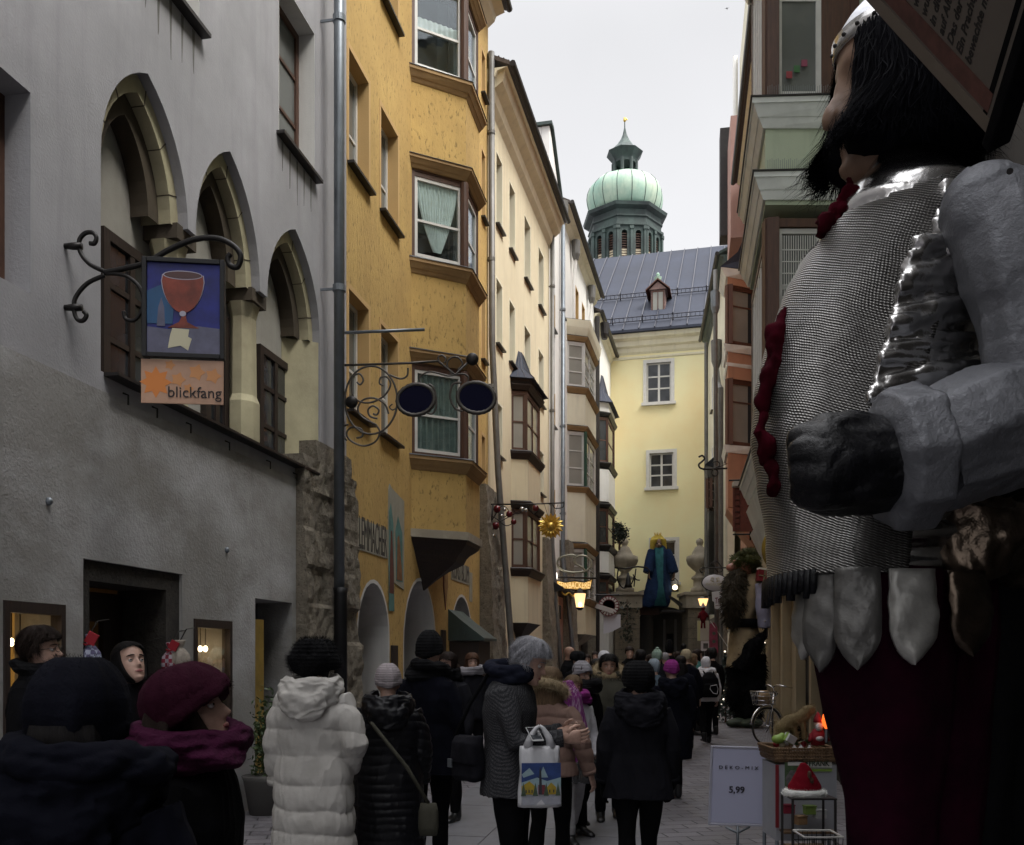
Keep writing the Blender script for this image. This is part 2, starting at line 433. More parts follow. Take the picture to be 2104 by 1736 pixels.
def bay_windows(b, P, z0, z1, fm, gm, post, cols=(1, 1, 1), rows=2, fw=0.06, curtain=None, edge=0.10, bars=None):
 """timber frame with a window in each of the three faces"""
 for k, (p, q) in enumerate(((P[0], P[1]), (P[1], P[2]), (P[2], P[3]))):
  M, L = face_frame(p, q)
  a = MB(M)
  a.box(0.0, edge, 0.02, 0.14, z0, z1).box(L - edge, L, 0.02, 0.14, z0, z1)
  a.box(edge, L - edge, 0.03, 0.14, z0, z0 + 0.06).box(edge, L - edge, 0.03, 0.14, z1 - 0.08, z1)
  a.obj('timber_frame', post, b)
  n = max(1, cols[k]); w = (L - 2 * edge) / n
  for i in range(n):
   window(b, None, edge + w * i + 0.004, edge + w * (i + 1) - 0.004, z0 + 0.062, z1 - 0.082, 0.04, fm, gm, 1, rows, fw, M, curtain=curtain if k == 0 else None, bars=bars, mw=0.02)
def corbel(b, P, z0, z1, apex, mat, name='corbel', waist=None):
 cx = (P[0][0] + P[3][0]) / 2 if apex is None else apex
 R = []
 n = 8
 for i in range(n + 1):
  t = i / n                       # 0 top .. 1 bottom
  k = (1 - t) ** 1.3 * 0.95 + 0.05 if not waist else waist(t)
  R.append([(cx + (p[0] - cx) * (1 - t * 0.93), p[1] * k, z1 + (z0 - z1) * t) for p in P])
 return MB().rings(R).obj(name, mat, b)
def pipe(b, pts, r, mat, collars=(), name='downpipe'):
 o = MB().tube(pts, r, 14).obj(name, mat, b, smooth=True)
 for z in collars:
  p = pts[0]; MB().tube([(p[0], p[1], z - 0.04), (p[0], p[1], z + 0.04)], r * 1.22, 14).box(p[0] - 0.01, p[0] + 0.01, p[1] + r, 0.0, z - 0.015, z + 0.015).obj('collar', mat, o)
 return o
def house(name, label, W, cat='building', group=None):
 return root(name, label, cat, W.o, W.rz, group)
def noisy(o, amp, sc, axis=None, seed=0):
 me = o.data; co = np.empty(len(me.vertices) * 3); me.vertices.foreach_get('co', co); co = co.reshape(-1, 3)
 no = np.empty(len(me.vertices) * 3); me.vertices.foreach_get('normal', no); no = no.reshape(-1, 3)
 for i in range(len(co)):
  d = mnoise.fractal(Vector(co[i] * sc + seed), 0.8, 2.0, 4) * amp
  co[i] += no[i] * d
 me.vertices.foreach_set('co', co.reshape(-1)); me.update()
def gridbox(x0, x1, y0, y1, z0, z1, step, f=None):
 """subdivided front and sides; f(x, z) gives an outward (-y) offset"""
 nx = max(2, int((x1 - x0) / step)); nz = max(2, int((z1 - z0) / step)); mb = MB(); vs = []; fs = []
 cols = [(x0, y1)] + [(x0 + (x1 - x0) * i / nx, y0) for i in range(nx + 1)] + [(x1, y1)]
 for k in range(nz + 1):
  z = z0 + (z1 - z0) * k / nz
  for (x, y) in cols: vs.append((x, y - ((f(x, z) if f else 0) if y == y0 else 0), z))
 m = len(cols)
 for k in range(nz):
  for i in range(m - 1): fs.append((k * m + i, k * m + i + 1, (k + 1) * m + i + 1, (k + 1) * m + i))
 fs.append(tuple(range(nz * m, nz * m + m)))
 return mb.add(vs, fs)
def onL(Y, a=4.6, t=0.1832): return (-a + t * Y, Y)
def onR(Y, a=2.1, t=0.185): return (a + t * Y, Y)
def lineX(x, Y): return ((x - CX) / F * Y, Y)
# ================================================================ ground
def build_ground():
 a = MB(); a.box(-300, 300, -60, 900, -0.3, 0.0)
 m, nt, bs = nodes_of('street_paving')
 co = coord(nt, (1, 1, 1), (0, 0, -0.18))
 br = N(nt, 'ShaderNodeTexBrick', Scale=1.0); br.offset = 0.5
 br.inputs['Brick Width'].default_value = 0.34; br.inputs['Row Height'].default_value = 0.19; br.inputs['Mortar Size'].default_value = 0.008
 br.inputs['Color1'].default_value = (0.19, 0.18, 0.195, 1); br.inputs['Color2'].default_value = (0.13, 0.12, 0.135, 1); br.inputs['Mortar'].default_value = (0.022, 0.021, 0.023, 1)
 nt.links.new(co, br.inputs['Vector'])
 f = noise_(nt, coord(nt), 1.5, 8, 0.7)
 col = mixc(nt, ramp(nt, f, [(0.4, (0, 0, 0)), (0.7, (0.6, 0.6, 0.6))]), br.outputs['Color'], (0.05, 0.048, 0.052))
 nt.links.new(col, bs.inputs['Base Color'])
 rr = ramp(nt, f, [(0.3, (0.75, 0.75, 0.75)), (0.7, (0.45, 0.45, 0.45))]); nt.links.new(rr, bs.inputs['Roughness'])
 bump(nt, br.outputs['Fac'], bs, 0.8, -0.012); bump(nt, noise_(nt, coord(nt), 30, 5), bs, 0.5, 0.006)
 tag(a.obj('street', m), kind='structure')
 # smooth granite strip running along the lane beside the drainage line
 m2 = plaster('granite_slabs', (0.16, 0.16, 0.175), (0.12, 0.117, 0.127), blotch=1.2, gd=0.003, rough=0.6)
 u = Vector((0.18, 0.983, 0)); v = Vector((0.983, -0.18, 0)); p0 = Vector((-2.6, 0, 0))
 g = MB(); y = -4.0; random.seed(3)
 while y < 44:
  l = random.uniform(1.0, 1.7)
  for k, (xa, xb) in enumerate(((0, .82), (.83, 1.6), (1.61, 2.35))):
   o = (0, 0.5, 0.2)[k]
   q = [p0 + u * (y + o) + v * xa, p0 + u * (y + o) + v * xb, p0 + u * (y + o + l - 0.015) + v * xb, p0 + u * (y + o + l - 0.015) + v * xa]
   g.prism([(c.x, c.y) for c in q], 0.002, 0.006)
  y += l
 tag(g.obj('path', m2), kind='structure')
build_ground()
# ================================================================ grey house with the triple pointed niche
W1 = Wall(onL(-9), onL(12.7))
def build_grey():
 b = house('grey_house', 'grey plastered old house with a triple pointed-arch niche and dark shop doors', W1)
 H = W1.hit
 def S(x): return H(x, HY)[0]
 zb = 3.9
 a1 = (S(207), S(386)); a2 = (S(402), S(534)); a3 = (S(549), S(657))
 def parch(s0, s1, zs, zt, n=9):
  c = s0 + (s1 - s0) * 0.5; L = []; R = []
  for i in range(n + 1):
   t = i / n; R.append((s1 - (s1 - c) * t, zs + (zt - zs) * math.sin(math.acos(max(0, 1 - 1) or 0) if 0 else t * PI / 2) ** 0.9 * 1.0))
  # circular-ish flanks
  R = [(s1 - (s1 - c) * (1 - math.cos(t * PI / 2 * 0.74)) / (1 - math.cos(PI / 2 * 0.74)), zs + (zt - zs) * math.sin(t * PI / 2 * 0.74) / math.sin(PI / 2 * 0.74)) for t in [i / n for i in range(n + 1)]]
  Lf = [(2 * c - x, z) for x, z in R][::-1][1:]
  return R, Lf
 zs = 5.62
 out = [(a1[0], zb), (a3[1], zb)]
 for (s0, s1), zt in ((a3, 6.72), (a2, 6.78), (a1, 6.66)):
  R, Lf = parch(s0, s1, zs, zt); out += R + Lf
 wins = []
 up = [(S(572), S(645), 7.62, 9.42), (S(285), S(408), 7.6, 9.4), (S(-120), S(62), 4.2, 5.62), (S(-900), S(-700), 4.2, 5.6), (2.5, 3.6, 7.6, 9.4), (8, 9.1, 7.6, 9.4)]
 up += [(x0, x1, z0 + 3.3, z1 + 3.3) for x0, x1, z0, z1 in up if z0 > 6]
 door = (S(168), S(372), 0.0, 2.39); d2 = (S(522), S(598), 0, 2.26); sh1 = (S(3), S(128), 0.85, 2.02); sh2 = (S(395), S(472), 0.85, 1.99)
 holes = [out] + [rect(*r) for r in up] + [rect(*r) for r in (sh1, sh2)]
 holes = [out] + [rect(*r) for r in up]
 L = W1.L
 # the wall: upper plaster above 3.75 m, lower grey plaster below it
 z_split = 3.74
 MB().panel(rect(0, L, z_split, 15.5), holes, 0, 0.42).obj('wall', m_gray, b)
 low = [rect(*r) for r in (sh1, sh2)]
 o = [(0, 0.0), (door[0], 0), (door[0], door[3]), (door[1], door[3]), (door[1], 0), (d2[0], 0), (d2[0], d2[3]), (d2[1], d2[3]), (d2[1], 0), (L, 0), (L, z_split), (0, z_split)]
 MB().panel(o, low, -0.012, 0.45).obj('lower_wall', m_graylow, b)
 MB().box(0, L - 0.01, 1.5, 8, 0, 15.4).obj('rear_block', m_gray, b)
 # niche back wall, windows, stone arches, columns
 MB().box(a1[0] - 0.3, a3[1] + 0.3, 0.40, 0.5, zb - 0.2, 7.2).obj('niche_wall', m_niche, b)
 for (s0, s1), zt in ((a1, 6.66), (a2, 6.78), (a3, 6.72)):
  R, Lf = parch(s0 + 0.0, s1 - 0.0, zs, zt); Ri, Li = parch(s0 + 0.13, s1 - 0.13, zs, zt - 0.15)
  oa = R + Lf; ia = Ri + Li
  a = MB(); n = len(oa); ro = []
  ro = [[(p[0], 0.10, p[1]) for p in oa], [(p[0], 0.10, p[1]) for p in ia], [(p[0], 0.40, p[1]) for p in ia], [(p[0], 0.40, p[1]) for p in oa]]
  for j in range(n - 1):
   vs = [r[j] for r in ro] + [r[j + 1] for r in ro]
   a.add(vs, [(0, 1, 5, 4), (1, 2, 6, 5), (2, 3, 7, 6)])
  a.mi = 0
  arch = a.obj('stone_arch', m_stonearch, b)
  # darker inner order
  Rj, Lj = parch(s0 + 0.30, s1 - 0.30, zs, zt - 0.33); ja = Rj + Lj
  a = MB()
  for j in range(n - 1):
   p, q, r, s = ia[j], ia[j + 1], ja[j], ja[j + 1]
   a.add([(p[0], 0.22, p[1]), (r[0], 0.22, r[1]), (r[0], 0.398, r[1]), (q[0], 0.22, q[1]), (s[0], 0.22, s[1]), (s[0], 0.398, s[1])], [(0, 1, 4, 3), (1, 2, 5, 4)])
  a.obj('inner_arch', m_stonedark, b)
  # voussoir joints
  a = MB()
  for j in (2, 5, 8, 12, 15):
   p, q = oa[j], ia[j]
   a.tube([(p[0], 0.098, p[1]), (q[0], 0.098, q[1]), (q[0], 0.3, q[1])], 0.006, 4)
  a.obj('stone_joints', m_stonedark, arch)
 for c in ((a1[1] + a2[0]) / 2, (a2[1] + a3[0]) / 2):
  a = MB()
  def octa(r): return [(c + r * math.cos(PI / 8 + k * PI / 4), 0.24 + r * 0.85 * math.sin(PI / 8 + k * PI / 4)) for k in range(8)]
  a.prism(octa(0.20), zb, 4.42); a.prism(octa(0.20), 4.42, 4.50, octa(0.165)); a.prism(octa(0.165), 4.50, 5.35, octa(0.155))
  a.prism(octa(0.155), 5.35, zs - 0.12, octa(0.2))
  a.obj('column', m_stonearch, b)
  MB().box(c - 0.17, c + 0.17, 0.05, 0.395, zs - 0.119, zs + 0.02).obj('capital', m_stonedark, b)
 # wide stone jamb on the far side of the last arch
 MB().add([(a3[1] - 0.28, 0.395, zb), (a3[1] - 0.002, 0.02, zb), (a3[1] - 0.002, 0.02, zs), (a3[1] - 0.28, 0.395, zs), (a3[1] - 0.002, 0.395, zb), (a3[1] - 0.002, 0.395, zs)], [(0, 1, 2, 3), (1, 4, 5, 2), (3, 2, 5), (0, 4, 1)]).obj('stone_jamb', m_stonearch, b)
 H2 = lambda x: W1.hit(x, HY, 0.38)[0]
 for i, (x0, x1, zt) in enumerate(((203, 318, 5.32), (415, 462, 5.32), (527, 592, 5.3))):
  window(b, W1, H2(x0), H2(x1), zb + 0.02, zt, 0.33, m_dkbrown, m_glass, 2, 3, 0.09, mw=0.025)
 s = MB().extr([(-0.13, zb - 0.03), (-0.13, zb - 0.005), (0.40, zb + 0.012), (0.40, zb - 0.03)], 'x', S(213), S(638)).obj('niche_sill', m_sheet, b)
 for x in (250, 310, 380, 460, 545, 600):
  sx = S(x); MB().tube([(sx, -0.012, zb - 0.10), (sx, -0.06, zb - 0.12), (sx, -0.06, zb - 0.2)], 0.008, 6).obj('sill_bracket', m_iron, s)
 for (s0, s1, z0, z1) in up:
  dk = z0 > 6
  window(b, W1, s0 + 0.001, s1 - 0.001, z0, z1, 0.2, m_brown, m_glassb, 1, 3, 0.08, sill=m_sheet if dk else None, mw=0.02)
  surround(b, s0, s1, z0, z1, 0.2, m_white if dk else m_gray, 0.0)
 # shop windows
 warm = glow('warm_shop_light', (1.0, 0.55, 0.16), 0.55, (0.4, 0.25, 0.08)); bulb = glow('lit_bulb', (1.0, 0.7, 0.4), 6)
 m_items = plain('yellow_goods', (0.5, 0.32, 0.06), 0.5, var=0.6, vs=9)
 for k, (s0, s1, z0, z1) in enumerate((sh1, sh2)):
  w = MB(); fw = 0.05
  w.box(s0, s0 + fw, -0.03, 0.06, z0, z1).box(s1 - fw, s1, -0.03, 0.06, z0, z1).box(s0 + fw, s1 - fw, -0.03, 0.06, z1 - fw * 1.6, z1).box(s0 + fw, s1 - fw, -0.03, 0.06, z0, z0 + fw)
  w = w.obj('display_window', m_dkbrown, b)
  MB().box(s0 + fw, s1 - fw, 0.0, 0.006, z0 + fw, z1 - fw * 1.6).obj('pane', m_clear, w)
  MB().box(s0, s1, 0.40, 0.42, z0, z1).box(s0, s1, 0.1, 0.4, z0 - 0.02, z0 - 0.002).obj('glowing_back', glow('amber_glow_%d' % k, (0.95, 0.42, 0.08), 0.085, (0.3, 0.2, 0.08)), w)  # back panel glows by itself, amber shop light put into its emission
  random.seed(11 + k)
  for j in range(3):
   x = s0 + (s1 - s0) * (0.25 + 0.25 * j); h = random.uniform(0.3, 0.55)
   MB().loft([(x, 0.22, z0 + 0.02, 0.06, 0.05), (x, 0.22, z0 + h * 0.5, 0.085, 0.06), (x, 0.22, z0 + h * 0.8, 0.05, 0.04), (x, 0.22, z0 + h, 0.015, 0.015)], 14).obj('displayed_garment', m_items, w, True)
  for j in range(2 + k):
   x = s0 + (s1 - s0) * (0.55 + 0.14 * j); z = z1 - 0.28
   MB().ball((x, 0.2, z), (0.022, 0.022, 0.03), 10, 8).obj('bulb', bulb, w, True)
   MB().tube([(x, 0.2, z + 0.03), (x, 0.2, z1)], 0.005, 6).obj('flex', m_black, w)
 # door one: rough stone lining, dark glazed door
 s0, s1, z0, z1 = door
 a = MB(); a.box(s0, s0 + 0.12, 0.02, 0.5, 0, z1 - 0.16).box(s1 - 0.22, s1, 0.02, 0.5, 0, z1 - 0.16).box(s0, s1, 0.02, 0.5, z1 - 0.16, z1)
 a.obj('door_lining', m_rub2, b)
 d = MB().box(s0 + 0.12, s0 + 0.18, 0.45, 0.5, 0, z1 - 0.2).box(s1 - 0.5, s1 - 0.22, 0.45, 0.5, 0, z1 - 0.2).box(s0 + 0.18, s1 - 0.5, 0.45, 0.5, 0, 0.8).box(s0 + 0.18, s1 - 0.5, 0.45, 0.5, z1 - 0.45, z1 - 0.2).box(s0 + 0.62, s0 + 0.68, 0.45, 0.5, 0.8, z1 - 0.45)
 d = d.obj('door', m_dkbrown, b)
 MB().box(s0 + 0.18, s1 - 0.5, 0.47, 0.475, 0.8, z1 - 0.45).obj('pane', m_clear, d)
 MB().box(s0 - 0.1, s1 + 0.1, 1.3, 1.32, 0, z1).obj('glowing_interior', glow('dim_shop_glow', (0.5, 0.27, 0.1), 0.03, (0.12, 0.08, 0.05)), d)  # panel behind the door glows faintly itself in place of shop lighting
 random.seed(5)
 for j in range(8):
  x = s0 + 0.25 + 0.13 * (j % 4); z = 1.2 + 0.42 * (j // 4)
  MB().box(x, x + 0.09, 1.0, 1.04, z, z + random.uniform(0.15, 0.32)).obj('shelf_card', plain('card_%d' % j, (random.uniform(.1, .3), random.uniform(.07, .2), .06), 0.7), d)
 # door two: ochre leaf in a deep dark reveal
 s0, s1, z0, z1 = d2
 MB().box(s0 + 0.002, s1 - 0.002, 0.43, 0.5, 0, z1).obj('door_recess', m_room, b)
 MB().box(s0 + 0.01, s0 + 0.34, 0.05, 0.09, 0.0, z1 - 0.22).obj('yellow_door_leaf', plain('ochre_door', (0.33, 0.22, 0.05), 0.5, var=0.3), b)
 # rough stone buttress at the corner
 p0, p1 = S(606), W1.L + 0.12
 def f(x, z):
  t = max(0, 1 - z / 4.3); q = (x - p0) / (p1 - p0)
  return 0.10 * t + 0.06 * mnoise.noise(Vector((x * 3, z * 2.2, 1))) + 0.035 * mnoise.noise(Vector((x * 9, z * 7, 4))) + 0.05 * (round(mnoise.noise(Vector((x * 1.2, math.floor(z * 2.2) * 3.1, 7))) * 3) / 3)
 gridbox(p0, p1, -0.10, 0.3, 0, 4.05, 0.05, f).obj('stone_buttress', m_rub, b)
 gridbox(p0 + 0.62, p1, -0.03, 0.3, 4.04, 4.35, 0.06, lambda x, z: f(x, z) * 0.5).obj('buttress_cap', m_rub, b)
 # downpipe
 px = W1.hit(692, HY, -0.22)[0]
 pipe(b, [(px, -0.25, 2.48), (px, -0.25, 15.2)], 0.068, m_zinc, (6.3, 9.72, 13.1))
 MB().tube([(px, -0.27, 0.0), (px, -0.27, 2.42), (px, -0.27, 2.5)], [0.085, 0.085, 0.1], 14).obj('standpipe', m_black, b, True)
 eaves(b, 0, L, 15.5)
 m_st = plain('grime_streak', (0.17, 0.165, 0.155), 0.95, var=.4, vs=9)
 for (s0, s1, z0, z1) in up[:2]:
  for j in range(5):
   x = s0 + (s1 - s0) * (.1 + .2 * j); MB().extr([(x - .02, z0 - .06), (x + .025, z0 - .06), (x + .008, z0 - .35 - .12 * (j % 3)), (x - .004, z0 - .4 - .1 * (j % 2))], 'y', -.002, .001).obj('grime_streak', m_st, b)
 rs = np.random.RandomState(12)
 for j in range(7):
  x, z = rs.uniform(3, L - 1.5), rs.uniform(2.6, 8.5); pts = [(x, -.0135 if z < z_split else -.001, z)]
  for q in range(7): x += rs.uniform(-.02, .10); z -= rs.uniform(.02, .12); pts.append((x, -.0135 if z < z_split else -.001, z))
  if all(abs(p[2] - z_split) > .1 for p in pts) and not (a1[0] - .1 < pts[0][0] < a3[1] + .1 and pts[0][2] > 3.7): MB().tube(pts, [.001, .003, .004, .003, .003, .002, .002, .001], 4).obj('hairline_crack', m_rub2, b)
 # electrical junctions
 for (x, y) in ((462, 1130), (95, 1030)):
  s, z = H(x, y); MB().ball((s, -0.02, z), (0.025, 0.03, 0.03), 10, 8).obj('wall_hook', m_zinc, b)
 return b
build_grey()
# ================================================================ ochre house with the three storey oriel
W2 = Wall(onL(12.7), onL(22.0))
def sheer(w, M, s0, s1, z0, z1, y):
 """two sheer curtains gathered low in the middle"""
 for sg in (0, 1):
  a = MB(M); n = 26; k = 14; vs = []; fs = []
  for j in range(k + 1):
   t = j / k; wd = 0.5 - 0.42 * (t ** 1.5)
   for i in range(n + 1):
    q = i / n; xx = q * (0.5) if sg == 0 else 1 - q * 0.5
    cx = 0.5; x = cx + (xx - cx) * (1 - 0.86 * t ** 1.4) if True else xx
    x = xx + (cx - xx) * (0.8 * t ** 1.6)
    vs.append((s0 + (s1 - s0) * x, y + 0.015 * math.sin(q * 40 + t * 3), z1 - (z1 - z0) * 0.92 * t))
  for j in range(k):
   for i in range(n): fs.append((j * (n + 1) + i, j * (n + 1) + i + 1, (j + 1) * (n + 1) + i + 1, (j + 1) * (n + 1) + i))
  a.add(vs, fs).obj('curtain', m_curt, w, True)
def valance(w, M, s0, s1, z0, z1, y):
 a = MB(M); n = 40; vs = []; fs = []
 for j in range(2):
  for i in range(n + 1):
   q = i / n; zt = z0 + (z1 - z0) * (0.62 if j == 0 else 0.46 + 0.015 * abs(math.sin(q * 20)))
   vs.append((s0 + (s1 - s0) * q, y + 0.012 * math.sin(q * 50), zt))
 for i in range(n): fs.append((i, i + 1, n + 2 + i, n + 1 + i))
 a.add(vs, fs).obj('curtain', m_curtw, w, True)
def drape(w, M, s0, s1, z0, z1, y):
 a = MB(M); n = 40; vs = []; fs = []
 for j in range(2):
  for i in range(n + 1):
   q = i / n; vs.append((s0 + (s1 - s0) * q, y + 0.02 * math.sin(q * 45), z0 + (z1 - z0) * j))
 for i in range(n): fs.append((i, i + 1, n + 2 + i, n + 1 + i))
 a.add(vs, fs).obj('curtain', plain('grey_green_drape', (0.20, 0.25, 0.23), 0.9, var=0.3), w, True)
def build_ochre():
 b = house('ochre_house', 'ochre yellow plastered house with a tall oriel and three white-edged street arches', W2)
 H = W2.hit
 S = lambda x, off=0: H(x, HY, off)[0]
 fl = [(5.05, 6.72), (8.47, 10.05), (11.75, 13.3), (14.6, 15.6)]
 ws = []
 for z0, z1 in fl:
  for x0, x1 in ((716, 757), (782, 817)): ws.append((S(x0), S(x1), z0, z1))
  ws.append((S(989), S(996), z0, z1))
 arches = [(S(734), S(797), 2.72), (S(829), S(893), 2.95), (S(925), S(969), 2.86)]
 ar = [roundarch(s0, s1, 0.001, zt - (s1 - s0) * 0.5, zt) for s0, s1, zt in arches]
 holes = [rect(*w) for w in ws]
 # outline dips into the arches at street level
 o = [(0, 0)]
 for (s0, s1, zt) in arches:
  c, r = (s0 + s1) / 2, (s1 - s0) / 2; zs = zt - r * 1.15
  o += [(s0, 0)] + [(c - r * math.cos(PI * i / 14), zs + r * 1.15 * math.sin(PI * i / 14)) for i in range(15)] + [(s1, 0)]
 o += [(W2.L, 0), (W2.L, 16.9), (0, 16.9)]
 MB().panel(o, holes, 0, 0.3).obj('wall', m_yel, b)
 MB().box(0.01, W2.L - 0.01, 1.6, 8, 0, 16.8).obj('rear_block', m_yel, b)
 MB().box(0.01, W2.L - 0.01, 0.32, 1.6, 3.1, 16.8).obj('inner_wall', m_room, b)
 for (s0, s1, zt) in arches:
  c, r = (s0 + s1) / 2, (s1 - s0) / 2; zs = zt - r * 1.15
  def arc(k, e=0): return [(s0 - e, k)] + [(c - (r + e) * math.cos(PI * i / 14), zs + (r * 1.15 + e) * math.sin(PI * i / 14)) for i in range(15)] + [(s1 + e, k)]
  A, B = arc(0), arc(0, 0.055); n = len(A)
  a = MB()
  for j in range(n - 1):
   a.add([(B[j][0], -0.008, B[j][1]), (A[j][0] + 0, -0.008, A[j][1]), (B[j + 1][0], -0.008, B[j + 1][1]), (A[j + 1][0], -0.008, A[j + 1][1])], [(0, 1, 3, 2)])
   A2 = [(c + (p[0] - c) * 0.985, p[1] - (0.006 if p[1] > zs else 0)) for p in A]
   a.add([(A[j][0], -0.008, A[j][1]), (A2[j][0], 0.9, A2[j][1]), (A[j + 1][0], -0.008, A[j + 1][1]), (A2[j + 1][0], 0.9, A2[j + 1][1])], [(0, 1, 3, 2)])
  a.obj('arch_edge', m_white, b)
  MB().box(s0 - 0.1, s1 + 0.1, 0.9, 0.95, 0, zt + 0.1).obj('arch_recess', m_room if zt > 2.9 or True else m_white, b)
  MB().box(s0 + 0.02, s0 + 0.12, -0.015, 0.85, 0, 0.95).box(s1 - 0.03, s1 + 0.25, -0.02, 0.85, 0, 0.95).obj('arch_plinth', m_pink, b)
 for i, (s0, s1, z0, z1) in enumerate(ws):
  window(b, W2, s0 + 0.001, s1 - 0.001, z0, z1, 0.17, m_wframe, m_glassb, 1, 2, 0.06, sill=m_sheet, bars=[0.42], mw=0.02)
  surround(b, s0, s1, z0, z1, 0.17, m_yelrev, 0.07)
 # oriel
 p = 0.80
 A, Bq, C = S(845), S(957, -p), S(984, -p); D = C + (Bq - A)
 P = [(A, 0), (Bq, -p), (C, -p), (D, 0)]
 ori = root('oriel', None, None); del_ = ori; ori.parent = b
 wl = [(3.80, 5.0), (6.85, 8.33), (10.12, 11.6), (13.5, 16.9)]
 for i, (z0, z1) in enumerate(wl):
  MB().prism(P, z0, z1).obj('oriel_wall', m_yel, ori)
 for i, (z0, z1) in enumerate(((5.07, 6.62), (8.42, 9.93), (11.68, 13.28))):
  bay_windows(ori, P, z0, z1, m_wframe, m_clear, m_brown, (1, 1, 1), 2, 0.055, curtain=(drape, sheer, valance)[i], edge=0.07, bars=[0.46])
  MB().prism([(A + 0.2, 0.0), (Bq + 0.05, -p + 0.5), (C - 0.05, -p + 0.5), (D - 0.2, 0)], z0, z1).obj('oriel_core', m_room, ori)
  q = MB(); q.tube([(Bq, -p + 0.03, z0), (Bq, -p + 0.03, z1)], 0.075, 10); q.obj('corner_post', m_brown, ori)
  cornice(ori, P, z0 - 0.26, z0 - 0.03, 0.01, 0.13, m_corn)
  cornice(ori, P, z1 + 0.03, z1 + 0.22, 0.01, 0.12, m_corn)
  MB().prism(offset_bay(P, -0.02), z0 - 0.029, z0).prism(offset_bay(P, -0.02), z1, z1 + 0.029).obj('oriel_band', m_brown, ori)
 MB().prism(offset_bay(P, 0.05), 3.66, 3.80).obj('oriel_ledge', m_urn, ori)
 # dark shaped corbel
 R = []; cx = A + 0.72
 prof = [(0, 1.0, 1.0), (0.07, 0.96, 0.98), (0.14, 0.85, 0.93), (0.24, 0.62, 0.86), (0.3, 0.6, 0.8), (0.42, 0.58, 0.74), (0.5, 0.42, 0.66), (0.62, 0.2, 0.5), (0.8, 0.09, 0.26), (1.0, 0.02, 0.03)]
 for t, kx, ky in prof:
  z = 3.655 - t * 0.86
  R.append([(cx + (q[0] - cx) * (kx if q[0] > cx else (1 - t) * 0.9 + 0.1 * kx), q[1] * ky, z) for q in offset_bay(P, 0.02)])
 MB().rings(R).obj('corbel', m_dkbrown, ori)
 eaves(b, 0, W2.L, 16.9)
 # painted panels and lettering (plain paint layers on the plaster)
 m_ink = plain('sign_ink', (0.05, 0.045, 0.04), 0.8)
 def paint(name, x0, y0, x1, y1, mat, e=0.006, sk=0):
  (s0, z1) = H(x0, y0); (s1, z0) = H(x1, y1)
  return (s0, s1, z0, z1)
 # z heights from the photo
 s0, z1 = H(733, 1062); s1 = S(795); z0 = H(733, 1128)[1]
 m_sgn = plaster('faded_sign_paint', (0.34, 0.33, 0.27), (0.27, 0.25, 0.19), blotch=3)
 MB().box(s0, s1, -0.01, 0.0, z0, z1).obj('painted_sign', m_sgn, b)
 text('lettering', 'LEMMACHER', 0.5, T((s0 + s1) / 2, -0.013, (z0 + z1) / 2) @ Rx(PI / 2) @ Matrix.Diagonal((1, 1.35, 1, 1)), m_ink, b, width=(s1 - s0) * 0.92)
 s0 = S(926); s1 = S(963); z1 = H(926, 1150)[1]; z0 = H(926, 1190)[1]
 MB().box(s0, s1, -0.01, 0.0, z0, z1).obj('painted_sign', m_sgn, b)
 text('lettering', 'KUNSTBLUM', 0.42, T((s0 + s1) / 2, -0.013, (z0 + z1) / 2) @ Rx(PI / 2) @ Matrix.Diagonal((1, 1.25, 1, 1)), m_ink, b, width=(s1 - s0) * 0.92)
 MB().box(s1 + 0.02, s1 + 0.3, -0.01, 0.0, z0 - 0.35, z1 - 0.1).obj('painted_scroll', m_sgn, b)
 # coat of arms
 s, z = H(914, 1158)
 sh = [(s - 0.16, z + 0.05), (s + 0.16, z + 0.05), (s + 0.16, z - 0.45), (s, z - 0.9), (s - 0.16, z - 0.45)]
 MB().extr(sh, 'y', -0.012, 0.0).obj('painted_shield', plain('shield_red', (0.16, 0.045, 0.04), 0.8, var=0.4), b)
 sh2 = [((x - s) * 0.72 + s, (q - z + 0.4) * 0.78 + z - 0.4) for x, q in sh]
 MB().extr(sh2, 'y', -0.016, -0.012).obj('painted_shield_field', plain('shield_gold', (0.34, 0.2, 0.07), 0.8, var=0.4), b)
 # mural: scroll with two robed figures
 s0, s1 = S(796), S(829); zt = H(796, 992)[1]; zb = H(829, 1212)[1]
 m_teal = plain('mural_teal', (0.11, 0.24, 0.22), 0.9, var=0.4, vs=4); m_mr = plain('mural_red', (0.14, 0.045, 0.03), 0.9, var=0.4, vs=5)
 a = MB().extr([(s0 + 0.02, zt - 0.1), (s0 + 0.08, zt), (s0 + 0.18, zt - 0.05), (s1, zt - 0.15), (s1 - 0.02, zb), (s0 + 0.05, zb + 0.12), (s0, zb + 0.5)], 'y', -0.012, 0).obj('mural', m_sgn, b)
 w = s1 - s0
 MB().extr([(s0 + 0.03, zt - 0.45), (s0 + 0.12, zt - 0.3), (s0 + 0.25, zt - 0.6), (s0 + 0.3, zt - 2.0), (s0 + 0.02, zt - 2.0)], 'y', -0.016, -0.012).obj('painted_niche', m_teal, a)
 MB().extr([(s0 + 0.12, zt - 0.75), (s0 + 0.17, zt - 0.72), (s0 + 0.26, zt - 1.4), (s0 + 0.26, zt - 1.72), (s0 + 0.04, zt - 1.72), (s0 + 0.07, zt - 1.2)], 'y', -0.02, -0.016).obj('painted_robe', m_mr, a)
 MB().extr([(s0 + 0.36, zt - 0.7), (s0 + 0.5, zt - 0.45), (s1 - 0.12, zt - 0.7), (s1 - 0.1, zt - 1.5), (s0 + 0.4, zt - 1.5)], 'y', -0.016, -0.012).obj('painted_niche', m_teal, a)
